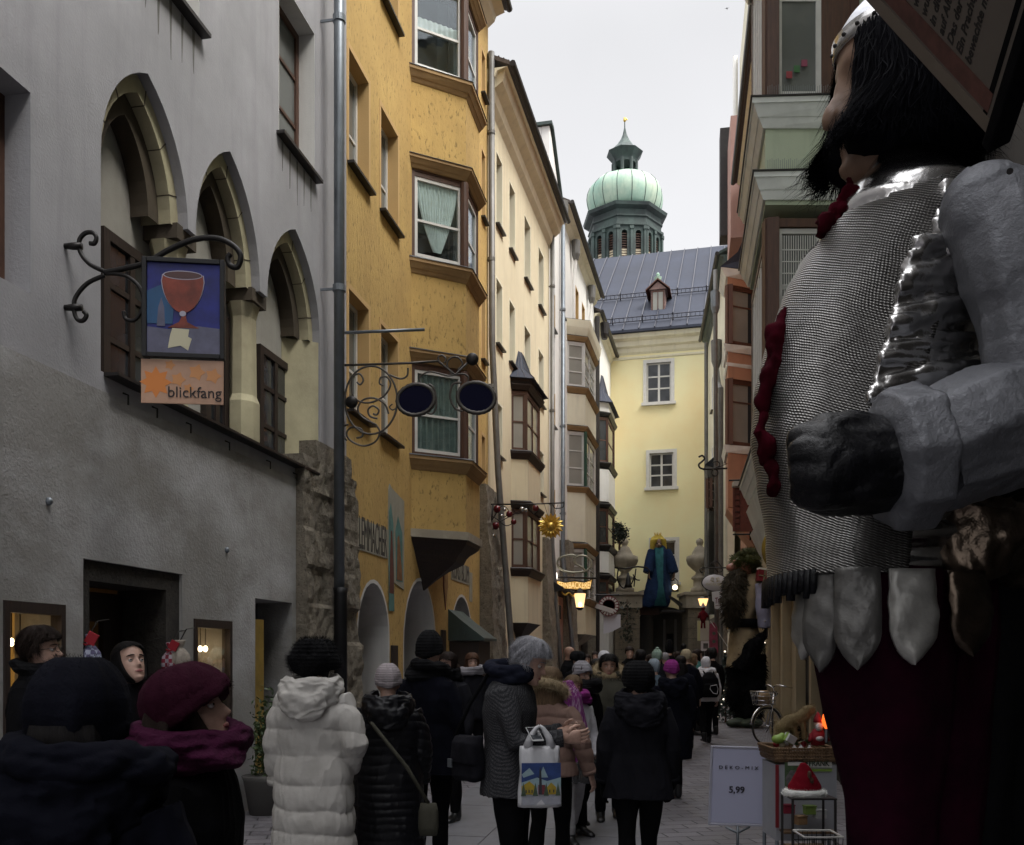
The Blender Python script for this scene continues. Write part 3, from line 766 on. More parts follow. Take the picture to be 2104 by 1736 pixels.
 MB().extr([(s0 + 0.46, zt - 0.8), (s0 + 0.54, zt - 0.75), (s1 - 0.16, zt - 1.3), (s1 - 0.14, zt - 1.48), (s0 + 0.42, zt - 1.48)], 'y', -0.02, -0.016).obj('painted_robe', plain('mural_ochre', (0.25, 0.12, 0.05), 0.9, var=0.4), a)
 for j in range(9):
  z = zt - 2.05 - j * 0.13
  if z > zb + 0.2: MB().box(s0 + 0.32, s1 - 0.1, -0.014, -0.012, z - 0.018, z).obj('painted_line', plain('faded_line_%d' % j, (0.2, 0.19, 0.16), 0.9), a)
 for (x, y) in ((908, 1310), (807, 1345)):
  s, z = H(x, y); MB().box(s - 0.13, s + 0.13, -0.05, 0, z - 0.5, z + 0.15).obj('notice_case', m_dkbrown, b, bevel=0.01)
 # stone pier at the far corner with a small lead canopy and shop case
 p0, p1 = S(985), W2.L + 0.6
 f = lambda x, z: 0.28 * max(0, 1 - z / 5.6) + 0.06 * mnoise.noise(Vector((x * 2.5, z * 2, 9))) + 0.03 * mnoise.noise(Vector((x * 8, z * 7, 2)))
 gridbox(p0, p1, -0.15, 0.3, 0, 5.55, 0.08, f).obj('stone_pier', m_rub, b)
 s0 = S(978, -0.5) - 0.3; s1 = S(1018, -0.7) + 0.3
 MB().extr([(0.0, 2.55), (-0.30, 2.3), (-0.72, 1.98), (-0.72, 1.93), (0, 1.93)], 'x', s0, s1 - 0.3).obj('canopy', m_copdark, b)
 MB().box(s0 + 0.1, s1 - 0.4, -0.6, 0.0, 1.1, 1.92).obj('shop_case', m_dkbrown, b)
 MB().box(s0 + 0.12, s0 + 0.16, -0.55, -0.05, 1.2, 1.8).obj('case_goods', plain('red_goods', (0.2, 0.06, 0.05), 0.6, var=0.7, vs=20), b)
 px, pz = W2.loc((*lineX(1003, 21.9), 0))[0] - 0.1, 0
 pipe(b, [(W2.L - 0.1, -0.1, 15.9), (W2.L - 0.1, -0.12, 9), (W2.L - 0.05, -0.25, 6), (W2.L + 0.0, -0.62, 1.2), (W2.L + 0.0, -0.66, 0)], 0.075, m_zincd, (14, 11, 8))
 return b
build_ochre()
# ================================================================ cream house, white house and the houses beyond on the left
def lw(Y): return (-0.57 + 0.225 * (Y - 22.0), Y)
W3 = Wall(lw(22.0), lw(29.9)); W3b = Wall(lw(29.9), lw(31.9)); W4 = Wall(lw(31.9), lw(40.4)); W5 = Wall(lw(40.4), lw(47.5))
def oriel_basic(b, W, xA, xB, xC, p, walls, wins, wmat, fm, gm, post, base=None, roof=None, corm=None, rows=2, fw=0.05, cols=(1, 1, 1)):
 S = lambda x, off=0: W.hit(x, HY, off)[0]
 A, B_, C = S(xA), S(xB, -p), S(xC, -p); D = C + (B_ - A)
 P = [(A, 0), (B_, -p), (C, -p), (D, 0)]
 o = root('oriel', None, None); o.parent = b
 for k, (z0, z1) in enumerate(walls):
  w_ = wmat[k] if isinstance(wmat, list) else wmat
  MB().prism(P, z0, z1).obj('oriel_wall', w_, o)
 for z0, z1 in wins:
  bay_windows(o, P, z0, z1, fm, gm, post, cols, rows, fw, edge=0.035)
  MB().prism(inset(P), z0, z1).obj('oriel_core', m_room, o)
  cornice(o, P, z0 - 0.22, z0 - 0.02, 0.02, 0.12, corm or wmat)
  cornice(o, P, z1 + 0.02, z1 + 0.18, 0.02, 0.10, corm or wmat)
 if roof:
  z, h, rm = roof
  cx = (A + D) / 2
  e = offset_bay(P, 0.2); top = [(cx - 0.25, 0), (cx - 0.1, -0.06), (cx + 0.1, -0.06), (cx + 0.25, 0)]
  mid = [(cx + (x - cx) * 0.55, y * 0.42) for x, y in e]
  R = [[(x, y, z) for x, y in e], [(x, y, z + h * 0.4) for x, y in mid], [(x, y, z + h) for x, y in top]]
  r = MB().rings(R).obj('oriel_roof', rm, o)
  s = MB()
  for f1, f2 in ((0, 1), (1, 2), (2, 3)):
   for t in (0.0, 0.33, 0.66, 1.0):
    pts = [tuple(Vector(R[k][f1]).lerp(Vector(R[k][f2]), t)) for k in range(3)]
    s.tube(pts, 0.014, 4)
  s.obj('roof_seams', m_seam, r)
 if base:
  corbel(o, P, base[0], base[1], A + (D - A) * 0.4, base[2])
 return o, P
def plain_windows(b, W, rs, mat, fm=None, gm=None, depth=0.2, cols=1, rows=2, sill=None, band=0.05):
 for (s0, s1, z0, z1) in rs:
  window(b, W, s0 + 0.001, s1 - 0.001, z0, z1, depth, fm or m_wframe, gm or m_glassb, cols, rows, 0.05, sill=sill or m_sheet, mw=0.02)
  surround(b, s0, s1, z0, z1, depth, mat, band)
def build_cream():
 b = house('cream_house', 'tall cream plastered house with a slate-roofed dark timber oriel', W3)
 S = lambda x, off=0: W3.hit(x, HY, off)[0]
 rs = []
 for x0, x1 in ((1019, 1031), (1046, 1057), (1077, 1089), (1106, 1116)):
  for z1, h in ((14.05, 1.75), (10.95, 1.6), (7.9, 1.3)):
   if z1 < 9 and 1040 < x0 < 1100: continue
   rs.append((S(x0), S(x1), z1 - h, z1))
 rs.append((S(1019), S(1030), 3.6, 4.9))
 shell(b, W3.L, 15.5, [rect(*r) for r in rs], m_cream, 0.25)
 plain_windows(b, W3, rs, m_cream2)
 o, P = oriel_basic(b, W3, 1050, 1084, 1110, 0.40, [(2.5, 3.75), (5.72, 6.85)], [(3.95, 5.52), (7.05, 8.65)], m_cream, m_brown, m_glassc, m_brown,
                       base=(1.9, 2.5, m_dkbrown), roof=(8.95, 1.0, m_slate), corm=m_dkbrown, rows=2, cols=(1, 2, 1), fw=0.035)
 MB().prism(offset_bay(P, 0.08), 8.84, 8.95).obj('eaves_band', m_dkbrown, o)
 # pronounced eaves
 MB().extr([(0, 14.75), (-0.12, 14.9), (-0.16, 15.1), (-0.35, 15.25), (-0.42, 15.5), (0, 15.5)], 'x', 0, W3.L).obj('cornice', m_cream, b)
 eaves(b, -0.1, W3.L, 15.55, 0.55)
 for k in range(3):
  MB().tube([(0.0, -0.5 + 0.12 * k, 15.72 + 0.065 * k), (W3.L, -0.5 + 0.12 * k, 15.72 + 0.065 * k)], 0.02, 5).obj('snow_rail', m_black, b)
 pipe(b, [(W3.L - 0.12, -0.12, 15.3), (W3.L - 0.12, -0.12, 5.2), (W3.L - 0.1, -0.3, 2.5), (W3.L - 0.1, -0.5, 0)], 0.07, m_zincd, (13.5, 9.5, 6.5))
 # ground floor: pink surround with a small arch and a stone pier
 f = lambda x, z: 0.3 * max(0, 1 - z / 5.2) + 0.05 * mnoise.noise(Vector((x * 2.5, z * 2, 5)))
 gridbox(W3.L - 1.2, W3.L + 0.3, -0.1, 0.2, 0, 5.3, 0.1, f).obj('stone_pier', m_rub, b)
 s0, s1 = S(1062), S(1098)
 MB().box(S(1045), s0, -0.25, 0, 0, 1.95).box(s0 + 0.1, s1 + 1.0, -0.2, 0, 0, 0.5).obj('plinth', m_rub, b)
 MB().box(s0 - 0.6, s0 + 0.4, -0.03, 0.0, 0.3, 1.8).obj('shop_door', m_dkbrown, b)
 return b
build_cream()
def build_white():
 b = house('white_firewall_house', 'narrow white house with a high sloping parapet above the cream roof', W3b)
 L = W3b.L
 o = [(0, 0), (L, 0), (L, 17.0), (L, 17.3), (0.15, 18.75), (0, 18.75)]
 rs = [(0.5, 1.0, 12.4, 13.6), (0.5, 1.0, 9.2, 10.3), (0.5, 1.0, 6.0, 7.1)]
 MB().panel(o, [rect(*r) for r in rs], 0, 0.25).obj('wall', m_pale, b)
 MB().box(0.0, L - 0.01, 0.26, 5.5, 0, 17.0).box(0, 0.35, 0.26, 1.4, 17.0, 18.74).box(0, 0.35, 1.41, 5.5, 17.0, 18.3).obj('rear_block', m_pale, b)
 plain_windows(b, W3b, rs, m_yelrev)
 c = MB(); c.extr([(-0.1, 18.76), (0.3, 18.76), (L, 17.32), (L, 17.42), (0.3, 18.86), (-0.1, 18.86)], 'y', -0.1, 0.5).obj('parapet_cap', m_copdark, b)
 MB().box(-0.05, 0.42, 1.4, 5.5, 18.31, 18.42).obj('parapet_cap', m_brown2, b)
 pipe(b, [(L - 0.1, -0.12, 16.6), (L - 0.1, -0.12, 5.0), (L - 0.1, -0.4, 2.5), (L - 0.1, -0.6, 0)], 0.075, m_zinc, (13.5, 9.5, 6.5))
 MB().loft([(L - 0.1, -0.16, 16.5, 0.09, 0.09), (L - 0.1, -0.16, 16.75, 0.16, 0.14), (L - 0.1, -0.16, 17.2, 0.17, 0.15)], 12).obj('hopper', m_zincd, b)
 # pink ground floor with an arched door, tree-green inside, and a small grey window
 MB().box(0.05, L - 0.05, -0.12, 0.0, 0, 3.6).obj('pink_shopfront', m_pink, b)
 MB().extr(roundarch(0.5, 1.5, 0, 1.9, 2.5), 'y', -0.13, -0.121).obj('door_border', m_white, b)
 MB().extr(roundarch(0.62, 1.38, 0, 1.85, 2.36), 'y', -0.14, -0.131).obj('arched_door', m_room, b)
 MB().box(0.6, 1.3, -0.16, -0.121, 2.85, 3.3).obj('small_window', m_glassg, b)
 MB().extr([(0.0, 3.6), (-0.5, 3.75), (-0.5, 3.8), (0, 4.1)], 'x', -0.2, L).obj('canopy', m_sheet, b)
 gridbox(L - 0.1, L + 0.9, -0.3, 0.2, 0, 5.6, 0.15, lambda x, z: 0.3 * max(0, 1 - z / 6) + 0.04 * mnoise.noise(Vector((x * 3, z * 2, 5)))).obj('stone_pier', m_rub, b)
build_white()
def build_w4():
 b = house('pale_oriel_house', 'pale cream house with curved oriels and green window frames', W4)
 L = W4.L
 rs = [(L - 1.3, L - 0.7, 12.0, 13.3), (L - 1.3, L - 0.7, 9.0, 10.3), (0.3, 0.8, 13.5, 15.0), (3.5, 4.2, 14.4, 15.7), (5.2, 5.9, 14.4, 15.7)]
 shell(b, L, 17.2, [rect(*r) for r in rs], m_pale, 0.25)
 plain_windows(b, W4, rs, m_yelrev)
 o, P = oriel_basic(b, W4, 1165, 1202, 1224, 0.60, [(2.4, 3.45), (5.75, 7.55), (9.95, 11.1)], [(3.7, 5.5), (7.75, 9.75), (11.35, 13.0)], [m_cream, m_cream2, m_cream2], m_wframe, m_glassc, m_wframe,
                       base=(1.8, 2.4, m_urn), roof=(13.75, 0.4, m_sheet), corm=m_corn, rows=3, cols=(1, 2, 1), fw=0.05)
 MB().prism(offset_bay(P, 0.06), 13.2, 13.48, offset_bay(P, 0.16)).prism(offset_bay(P, 0.16), 13.48, 13.74, offset_bay(P, 0.2)).obj('oriel_cornice', m_cream2, o)
 for z0, z1 in ((3.7, 5.5), (7.75, 9.75)):
  MB().tube([(P[1][0] - 0.02, P[1][1] - 0.01, z0), (P[1][0] - 0.02, P[1][1] - 0.01, z1)], 0.06, 8).obj('green_mullion', m_greenfr, o)
 eaves(b, 0, L, 17.2, 0.35)
 for s in (2.3, 6.6):
  MB().loft([(s, -0.2, 16.2, 0.09, 0.09), (s, -0.2, 16.4, 0.17, 0.15), (s, -0.2, 16.9, 0.18, 0.16)], 12).obj('hopper', m_zincd, b)
  MB().tube([(s, -0.2, 16.2), (s, -0.12, 15.6), (s, -0.12, 13.9)], 0.06, 8).obj('downpipe', m_pale, b)
 MB().box(0.5, L - 0.2, -0.12, 0, 0, 3.0).obj('stone_base', m_rub, b)
 for s0, s1 in ((1.2, 2.6), (4.2, 5.8)):
  MB().box(s0, s1, -0.15, -0.121, 0.1, 2.5).obj('shop_door', m_dkbrown, b)
build_w4()
def build_w5():
 b = house('timber_oriel_house', 'pale house with stacked brown timber oriels beside the yellow end building', W5)
 L = W5.L
 shell(b, L, 16.6, [], m_pale, 0.25)
 o, P = oriel_basic(b, W5, 1226, 1250, 1263, 0.48, [(8.55, 10.0), (5.35, 6.3), (12.6, 13.0)], [(10.3, 12.35), (6.6, 8.25), (3.9, 5.05)], m_pale, m_brown2, m_glass, m_brown, roof=(13.0, 1.6, m_slate), corm=m_sheet, rows=2)
 MB().prism(P, 1.6, 3.6).obj('oriel_wall', m_white, o)
 MB().prism(offset_bay(P, -0.02), 0, 1.6).obj('shop_front', m_dkbrown, o)
 eaves(b, 0, L, 16.6, 0.3)
 MB().tube([(0.0, -0.15, 0), (0, -0.15, 16.4)], 0.11, 8).obj('downpipe', m_sheet, b)
 MB().loft([(0.6, -0.4, 15.6, 0.12, 0.12), (0.6, -0.4, 15.8, 0.2, 0.18), (0.6, -0.4, 16.3, 0.22, 0.2)], 12).obj('hopper', m_sheet, b)
build_w5()
# ================================================================ yellow end building
eo = Vector((7.2, 46.0, 0)); eu = Vector((0.97, -0.244, 0)).normalized()
pe0 = eo - eu * 8.5; pe1 = eo + eu * 8
WE = Wall((pe0.x, pe0.y), (pe1.x, pe1.y))
def build_end():
 b = house('yellow_end_building', 'pale yellow building closing the lane, with white-framed windows and a metal roof', WE)
 H = WE.hit; L = WE.L
 S = lambda x: H(x, HY)[0]
 ws = []
 for yt, yb, x0, x1 in ((747, 825, 1328, 1378), (932, 1000, 1334, 1383), (1112, 1196, 1340, 1388)):
  s0, zt = H(x0, yt); s1, zb = H(x1, yb); ws.append((s0, s1, zb, zt))
 for d in (-3.4, 3.4):
  ws += [(s0 + d, s1 + d, z0, z1) for s0, s1, z0, z1 in ws[:3]]
 ze = H(1350, 688)[1]
 a0, a1 = S(1308), S(1416); zt = H(1362, 1246)[1]
 c, r = (a0 + a1) / 2, (a1 - a0) / 2
 arch = [(a0, 0)] + [(c - r * math.cos(PI * i / 16), zt - r * 0.62 + r * 0.62 * math.sin(PI * i / 16)) for i in range(17)] + [(a1, 0)]
 o = [(0, 0)] + arch + [(L, 0), (L, ze), (0, ze)]
 MB().panel(o, [rect(*w) for w in ws], 0, 0.22).obj('wall', m_end, b)
 MB().box(0.01, a0 - 0.4, 0.6, 9, 0, ze - 0.02).box(a1 + 0.3, L - 0.01, 0.6, 9, 0, ze - 0.02).box(a0 - 0.39, a1 + 0.29, 0.6, 9, zt + 0.35, ze - 0.02).obj('rear_block', m_end, b)
 for (s0, s1, z0, z1) in ws:
  window(b, WE, s0 + 0.001, s1 - 0.001, z0, z1, 0.08, m_wframe, m_glass, 2, 3, 0.07, bars=[0.36, 0.66], mw=0.035)
  w = 0.17
  MB().box(s0 - w, s0, -0.05, 0.08, z0, z1 + w).box(s1, s1 + w, -0.05, 0.08, z0, z1 + w).box(s0, s1, -0.05, 0.08, z1, z1 + w).obj('architrave', m_wframe, b)
  MB().box(s0 - w - 0.08, s1 + w + 0.08, -0.14, 0.08, z0 - 0.14, z0).obj('sill', m_wframe, b)
 MB().extr([(0, ze - 1.14), (-0.06, ze - 1.10), (-0.06, ze - 1.02), (0, ze - 0.99)], 'x', 0, L).obj('string_course', m_cream2, b)
 MB().extr([(0, ze - 0.9), (-0.1, ze - 0.8), (-0.16, ze - 0.62), (-0.3, ze - 0.55), (-0.34, ze - 0.32), (-0.55, ze - 0.22), (-0.6, ze - 0.02), (0, ze - 0.02)], 'x', 0, L).obj('cornice', m_cream2, b)
 # roof
 run = 10.0; Y = 56.2; zr = EH + (HY - 523) / F * Y; over = 0.75
 sl = (zr - ze) / (run + over)
 rf = MB().extr([(-over, ze), (-over, ze + 0.12), (run, zr), (run + 8, ze + 0.12), (run + 8, ze)], 'x', -2, L + 2).obj('roof', m_slate, b)
 sm = MB(); s = -1.7
 ang = math.atan2(zr - ze - 0.12, run + over)
 while s < L + 2:
  sm.box(s, s + 0.05, 0.0, (run + over) / math.cos(ang), 0, 0.06, T(0, -over, ze + 0.12) @ Rx(ang)); s += 0.78
 sm.obj('roof_seams', m_seam, rf)
 for k, d in enumerate((0.9, 4.8)):
  M = T(0, -over, ze + 0.12) @ Rx(ang) @ T(0, d, 0)
  a = MB(M); s = -1.5
  a.tube([(-1.6, 0, 0.30), (L + 1.6, 0, 0.30)], 0.025, 5).tube([(-1.6, 0, 0.1), (L + 1.6, 0, 0.1)], 0.025, 5)
  while s < L + 1.5:
   a.box(s, s + 0.02, -0.01, 0.01, 0.1, 0.30); s += 0.22
  s = -1.2
  while s < L + 1.5:
   a.tube([(s, 0, 0.4), (s, 0, 0.0), (s, 0.5, 0.0)], 0.03, 5); s += 1.5
  a.obj('snow_rail', m_seam, rf)
 # dormer
 sd = H(1352, 640, 1.6)[0]
 zd = ze + 0.12 + (1.9 + over) * math.tan(ang)
 m_dorm = plain('faded_red_boards', (.24, .15, .13), .7, var=.3); v0 = 1.4
 d = MB().box(sd - 0.36, sd + 0.36, v0, 3.6, zd - 0.62, zd + 0.62).extr([(sd - 0.45, zd + 0.62), (sd + 0.45, zd + 0.62), (sd, zd + 1.02)], 'y', v0 - .1, 4.0).obj('dormer', m_dorm, rf)
 MB().box(sd - 0.26, sd + 0.26, v0 - .03, v0, zd - 0.5, zd + 0.5).obj('pane', m_glassc, rf)
 MB().box(sd - 0.3, sd - 0.26, v0 - .05, v0, zd - 0.55, zd + 0.55).box(sd + 0.26, sd + 0.3, v0 - .05, v0, zd - 0.55, zd + 0.55).box(sd - 0.26, sd + 0.26, v0 - .05, v0, zd + 0.5, zd + 0.55).box(sd - .02, sd + .02, v0 - .05, v0 - .031, zd - .5, zd + .5).obj('window_frame', m_brown2, rf)
 MB().extr([(sd - 0.62, zd + 0.56), (sd - 0.62, zd + 0.62), (sd, zd + 1.16), (sd + 0.62, zd + 0.62), (sd + 0.62, zd + 0.56), (sd, zd + 1.09)], 'y', v0 - .2, 4.2).obj('dormer_roof', m_brown2, rf)
 MB().loft([(sd, v0, zd + 1.1, 0.16, 0.16), (sd, v0, zd + 1.25, 0.2, 0.2), (sd, v0, zd + 1.3, 0.06, 0.06), (sd, v0, zd + 1.42, 0.10, 0.10), (sd, v0, zd + 1.5, 0.02, 0.02)], 12).obj('finial', m_cop, rf)
 # passage behind the arch
 z2 = zt + 0.3
 MB().box(a0 - 0.39, a0 - 0.02, 0.23, 9, 0, z2).box(a1 + 0.02, a1 + 0.29, 0.23, 9, 0, z2).box(a0 - 0.02, a1 + 0.02, 0.23, 9, z2 - 0.25, z2).obj('passage_wall', m_ashlar, b)
 MB().box(a0 - 0.3, c + 0.5, 9.0, 9.2, 0, z2).obj('passage_end_wall', m_niche, b)
 for s in (c - 0.75, c - 0.1, c + 0.62): MB().box(s, s + 0.13, 8.9, 9.0, 0, z2 - 0.6).obj('passage_post', m_pale, b)
 MB().box(c - 0.55, c - 0.15, 8.93, 8.99, 0, 2.9).obj('passage_door', m_glass, b)
 # stone base band
 MB().box(0, a0 - 0.02, -0.10, 0, 0, 4.35).box(a1 + 0.02, L, -0.10, 0, 0, 4.35).obj('stone_base', m_ashlar, b)
 return b, (a0, a1, zt, c)
endb, (ea0, ea1, ezt, ec) = build_end()
def far_house():
 o = eo + Vector((2.5, 60, 0))
 W = Wall((o.x - 14, o.y), (o.x + 22, o.y))
 b = house('far_square_house', 'sunlit pale house glimpsed through the archway', W)
 MB().panel(rect(0, W.L, 0, 9), [rect(2 + i * 3, 3.1 + i * 3, 1 + k * 3, 2.7 + k * 3) for i in range(11) for k in range(3) if not (k == 0 and False)], 0, 0.3).obj('wall', m_pale, b)
 MB().box(0, W.L, 0.31, 8, 0, 8.95).obj('rear_block', m_glassg, b)
 eaves(b, 0, W.L, 9)
far_house()
# ================================================================ portal piers with urns
def build_portal():
 for k, (xa, xb, Y, ytop, xc, lab) in enumerate(((1262, 1314, 43.5, 1216, 1283, 'left'), (1413, 1462, 42.6, 1216, 1437, 'right'))):
  A = at(xa, HY, Y); B = at(xb, HY, Y); z = at(xa, ytop, Y).z
  r = root('portal_pier', 'weathered stone pier under the urn ' + ('nearest the pale timber oriels' if k == 0 else 'beside the grey oriel and the oval sign'), 'pier', (A.x, A.y, 0), group='stone piers flanking the archway')
  w = B.x - A.x
  MB().box(0, w, 0, 1.6, 0, z - 0.75).obj('pier_shaft', m_ashlar, r, bevel=0.02)
  j = MB()
  for q in range(1, 8):
   j.box(-0.004, w + 0.004, -0.004, 1.0, q * 0.48 - 0.012, q * 0.48)
   j.box(w * (0.33 + 0.3 * (q % 2)), w * (0.33 + 0.3 * (q % 2)) + 0.012, -0.004, 0.1, q * 0.48, q * 0.48 + 0.47)
  j.obj('stone_joints', m_rub2, r)
  MB().box(-0.12, w + 0.1, -0.12, 1.7, z - 0.75, z - 0.15).box(-0.2, w + 0.16, -0.2, 1.8, z - 0.15, z).obj('pier_cap', m_urn, r, bevel=0.015)
  p = at(xc, ytop, Y + 0.7); s = (Y + 0.7) / F
  u = root('stone_urn', 'carved stone urn on the pier ' + ('left of the costumed figure' if k == 0 else 'right of the costumed figure, above the oval sign'), 'urn', (p.x, p.y, z), group='stone urns on the portal piers')
  q = 1.0
  prof = [(19, 0), (19, 10), (13, 13), (13, 28), (17, 31), (17, 34), (9, 40), (8, 46), (14, 52), (23, 62), (26, 72), (25, 80), (16, 84), (14, 90), (9, 100), (5, 104), (6, 107), (8, 112), (6, 118), (1, 121)]
  n = 40; R = []
  for rr, zz in prof:
   ring = []
   for i in range(n):
    am = 0.07 if 46 < zz < 102 else 0
    rad = rr * s * (1 + am * abs(math.cos(i * PI * 8 / n))); ring.append((rad * math.cos(2 * PI * i / n), rad * math.sin(2 * PI * i / n), zz * s * 0.93))
   R.append(ring)
  MB().rings(R).obj('urn_body', m_urn, u, True)
 # timber and lead canopy over the arch, carrying the figure
 A = at(1306, HY, 43.4); B = at(1414, HY, 42.9); z = at(1350, 1250, 43).z
 r = root('arch_canopy', 'dark sagging canopy over the archway under the costumed figure', 'canopy', (A.x, A.y, 0))
 w = B.x - A.x; vs = []; R = []
 for i in range(13):
  t = i / 12; zz = z + 0.25 + 0.55 * math.sin(PI * (0.15 + t * 0.7)) - 0.9 * t ** 3 * 0.5
  R.append([(t * w, 0, zz - 0.12), (t * w, 1.8, zz + 0.25 - 0.12), (t * w, 1.8, zz + 0.3), (t * w, 0, zz)])
 MB().rings(R).obj('roof_sheet', m_sheet, r)
 MB().box(0.05, 0.2, 0.4, 1.2, 0, z + 0.3).box(0.2, 1.25, 0.9, 1.05, z - 0.25, z + 0.35).obj('timber_side', m_brown, r)
 MB().box(w - 1.2, w - 0.1, -0.3, 0.3, z - 0.15, z - 0.05, Ry(0.0)).obj('lantern_hood', m_sheet, r)
build_portal()
# ================================================================ church tower
def build_tower():
 Y = 78.0; s = Y / F; c = at(1283, HY, Y)
 r = root('church_tower', 'church tower with a green copper onion dome and open lantern behind the metal roof', 'tower', (c.x, c.y, 0), rz=math.radians(4))
 Z = lambda y: EH + (HY - y) * s
 def ring(rp, y, n=8, ph=PI / 8): return [(rp * s * math.cos(ph + 2 * PI * i / n), rp * s * math.sin(ph + 2 * PI * i / n), Z(y)) for i in range(n)]
 MB().rings([ring(72, 1300), ring(72, 540)]).obj('tower_shaft', m_cream, r)
 # belfry core, piers and louvred openings
 MB().rings([ring(62, 560), ring(62, 492)]).obj('belfry_core', plain('belfry_shade', (0.03, 0.03, 0.03), 0.9), r)
 for i in range(8):
  a = PI / 8 + i * PI / 4; R_ = 76 * s; ap = R_ * math.cos(PI / 8); side = 2 * R_ * math.sin(PI / 8)
  M = Rz(a + PI / 8) @ T(ap, 0, 0) @ Rz(PI / 2)
  w = MB(M)
  zb, zt = Z(560), Z(497)
  ow = side * 0.19
  hs = []
  for q in (-0.24, 0.24):
   hs.append([(q * side - ow / 2, zb + 0.02), (q * side + ow / 2, zb + 0.02)] + [(q * side + ow / 2 * math.cos(PI * k / 8), zt - 0.28 - ow / 2 + ow / 2 * math.sin(PI * k / 8)) for k in range(9)])
  w.panel(rect(-side / 2 + 0.01, side / 2 - 0.01, zb, zt), hs, 0, 0.3)
  for q in (-0.47, 0, 0.47):
   w.box(q * side - 0.1, q * side + 0.1, -0.14, 0, zb, zt - 0.25); w.box(q * side - 0.16, q * side + 0.16, -0.2, 0, zt - 0.25, zt)
  w.obj('belfry_side', m_copdark, r)
  l = MB(M)
  for q in (-0.24, 0.24):
   for k in range(11): l.box(q * side - ow / 2, q * side + ow / 2, 0.12, 0.24, zb + 0.2 * k, zb + 0.2 * k + 0.06)
  l.obj('louvres', m_brown, r)
 MB().rings([ring(76, 497), ring(80, 495), ring(80, 490), ring(75, 488), ring(75, 478), ring(78, 476), ring(78, 474), ring(75, 473), ring(75, 462), ring(86, 458), ring(88, 452), ring(70, 446)]).obj('entablature', m_copdark, r)
 prof = [(68, 447), (72, 440), (75, 432), (77, 424), (78.5, 414), (77, 402), (72, 390), (63, 380), (50, 373), (38, 369), (26, 366)]
 n = 48; R = []
 for rp, y in prof:
  R.append([(rp * s * (1 - 0.03 * (1 - abs(math.cos(i * PI * 8 / n)))) * math.cos(2 * PI * i / n), rp * s * (1 - 0.03 * (1 - abs(math.cos(i * PI * 8 / n)))) * math.sin(2 * PI * i / n), Z(y)) for i in range(n)])
 d = MB().rings(R).obj('dome', m_cop, r, True)
 sm = MB()
 for i in range(0, n, 3):
  sm.tube([tuple(Vector(R[k][i]) * 1.0 + Vector((R[k][i][0], R[k][i][1], 0)).normalized() * 0.01) for k in range(len(R))], 0.028, 5)
 sm.obj('dome_seams', m_copdark, d)
 MB().rings([ring(27, 372), ring(31, 370), ring(31, 367), ring(22, 365)]).obj('lantern_base', m_copdark, r)
 for i in range(8):
  a = PI / 8 + i * PI / 4
  MB().tube([(24 * s * math.cos(a), 24 * s * math.sin(a), Z(366)), (24 * s * math.cos(a), 24 * s * math.sin(a), Z(334))], 0.15, 8).obj('lantern_column', m_copdark, r)
  b2 = a + PI / 8; R_ = 24 * s; ap = R_ * math.cos(PI / 8); side = 2 * R_ * math.sin(PI / 8)
  M = Rz(b2) @ T(ap, 0, 0) @ Rz(PI / 2)
  zt, zb = Z(332), Z(343); h = side * 0.36
  MB(M).panel([(-side / 2, zb), (-h, zb)] + [(-h * math.cos(PI * k / 6), zb + 0.5 * (h * math.sin(PI * k / 6)) * 1.2) for k in range(1, 6)] + [(h, zb), (side / 2, zb), (side / 2, zt), (-side / 2, zt)], [], -0.05, 0.1).obj('lantern_arch', m_copdark, r)
 MB().rings([ring(25, 335), ring(27, 331), ring(35, 321), ring(38, 317), ring(28, 311), ring(17, 300), ring(9, 288), ring(4, 276), ring(1.2, 262), ring(1.0, 250)]).obj('spire', m_copdark, r)
 MB().ball((0, 0, Z(247)), (0.13, 0.13, 0.16), 12, 8).tube([(-0.02, 0, Z(246)), (0.25, 0, Z(246.5)), (0.1, 0, Z(243)), (-0.12, 0, Z(242))], [0.06, 0.03, 0.06, 0.02], 6).obj('weathercock', m_gold, r)
build_tower()
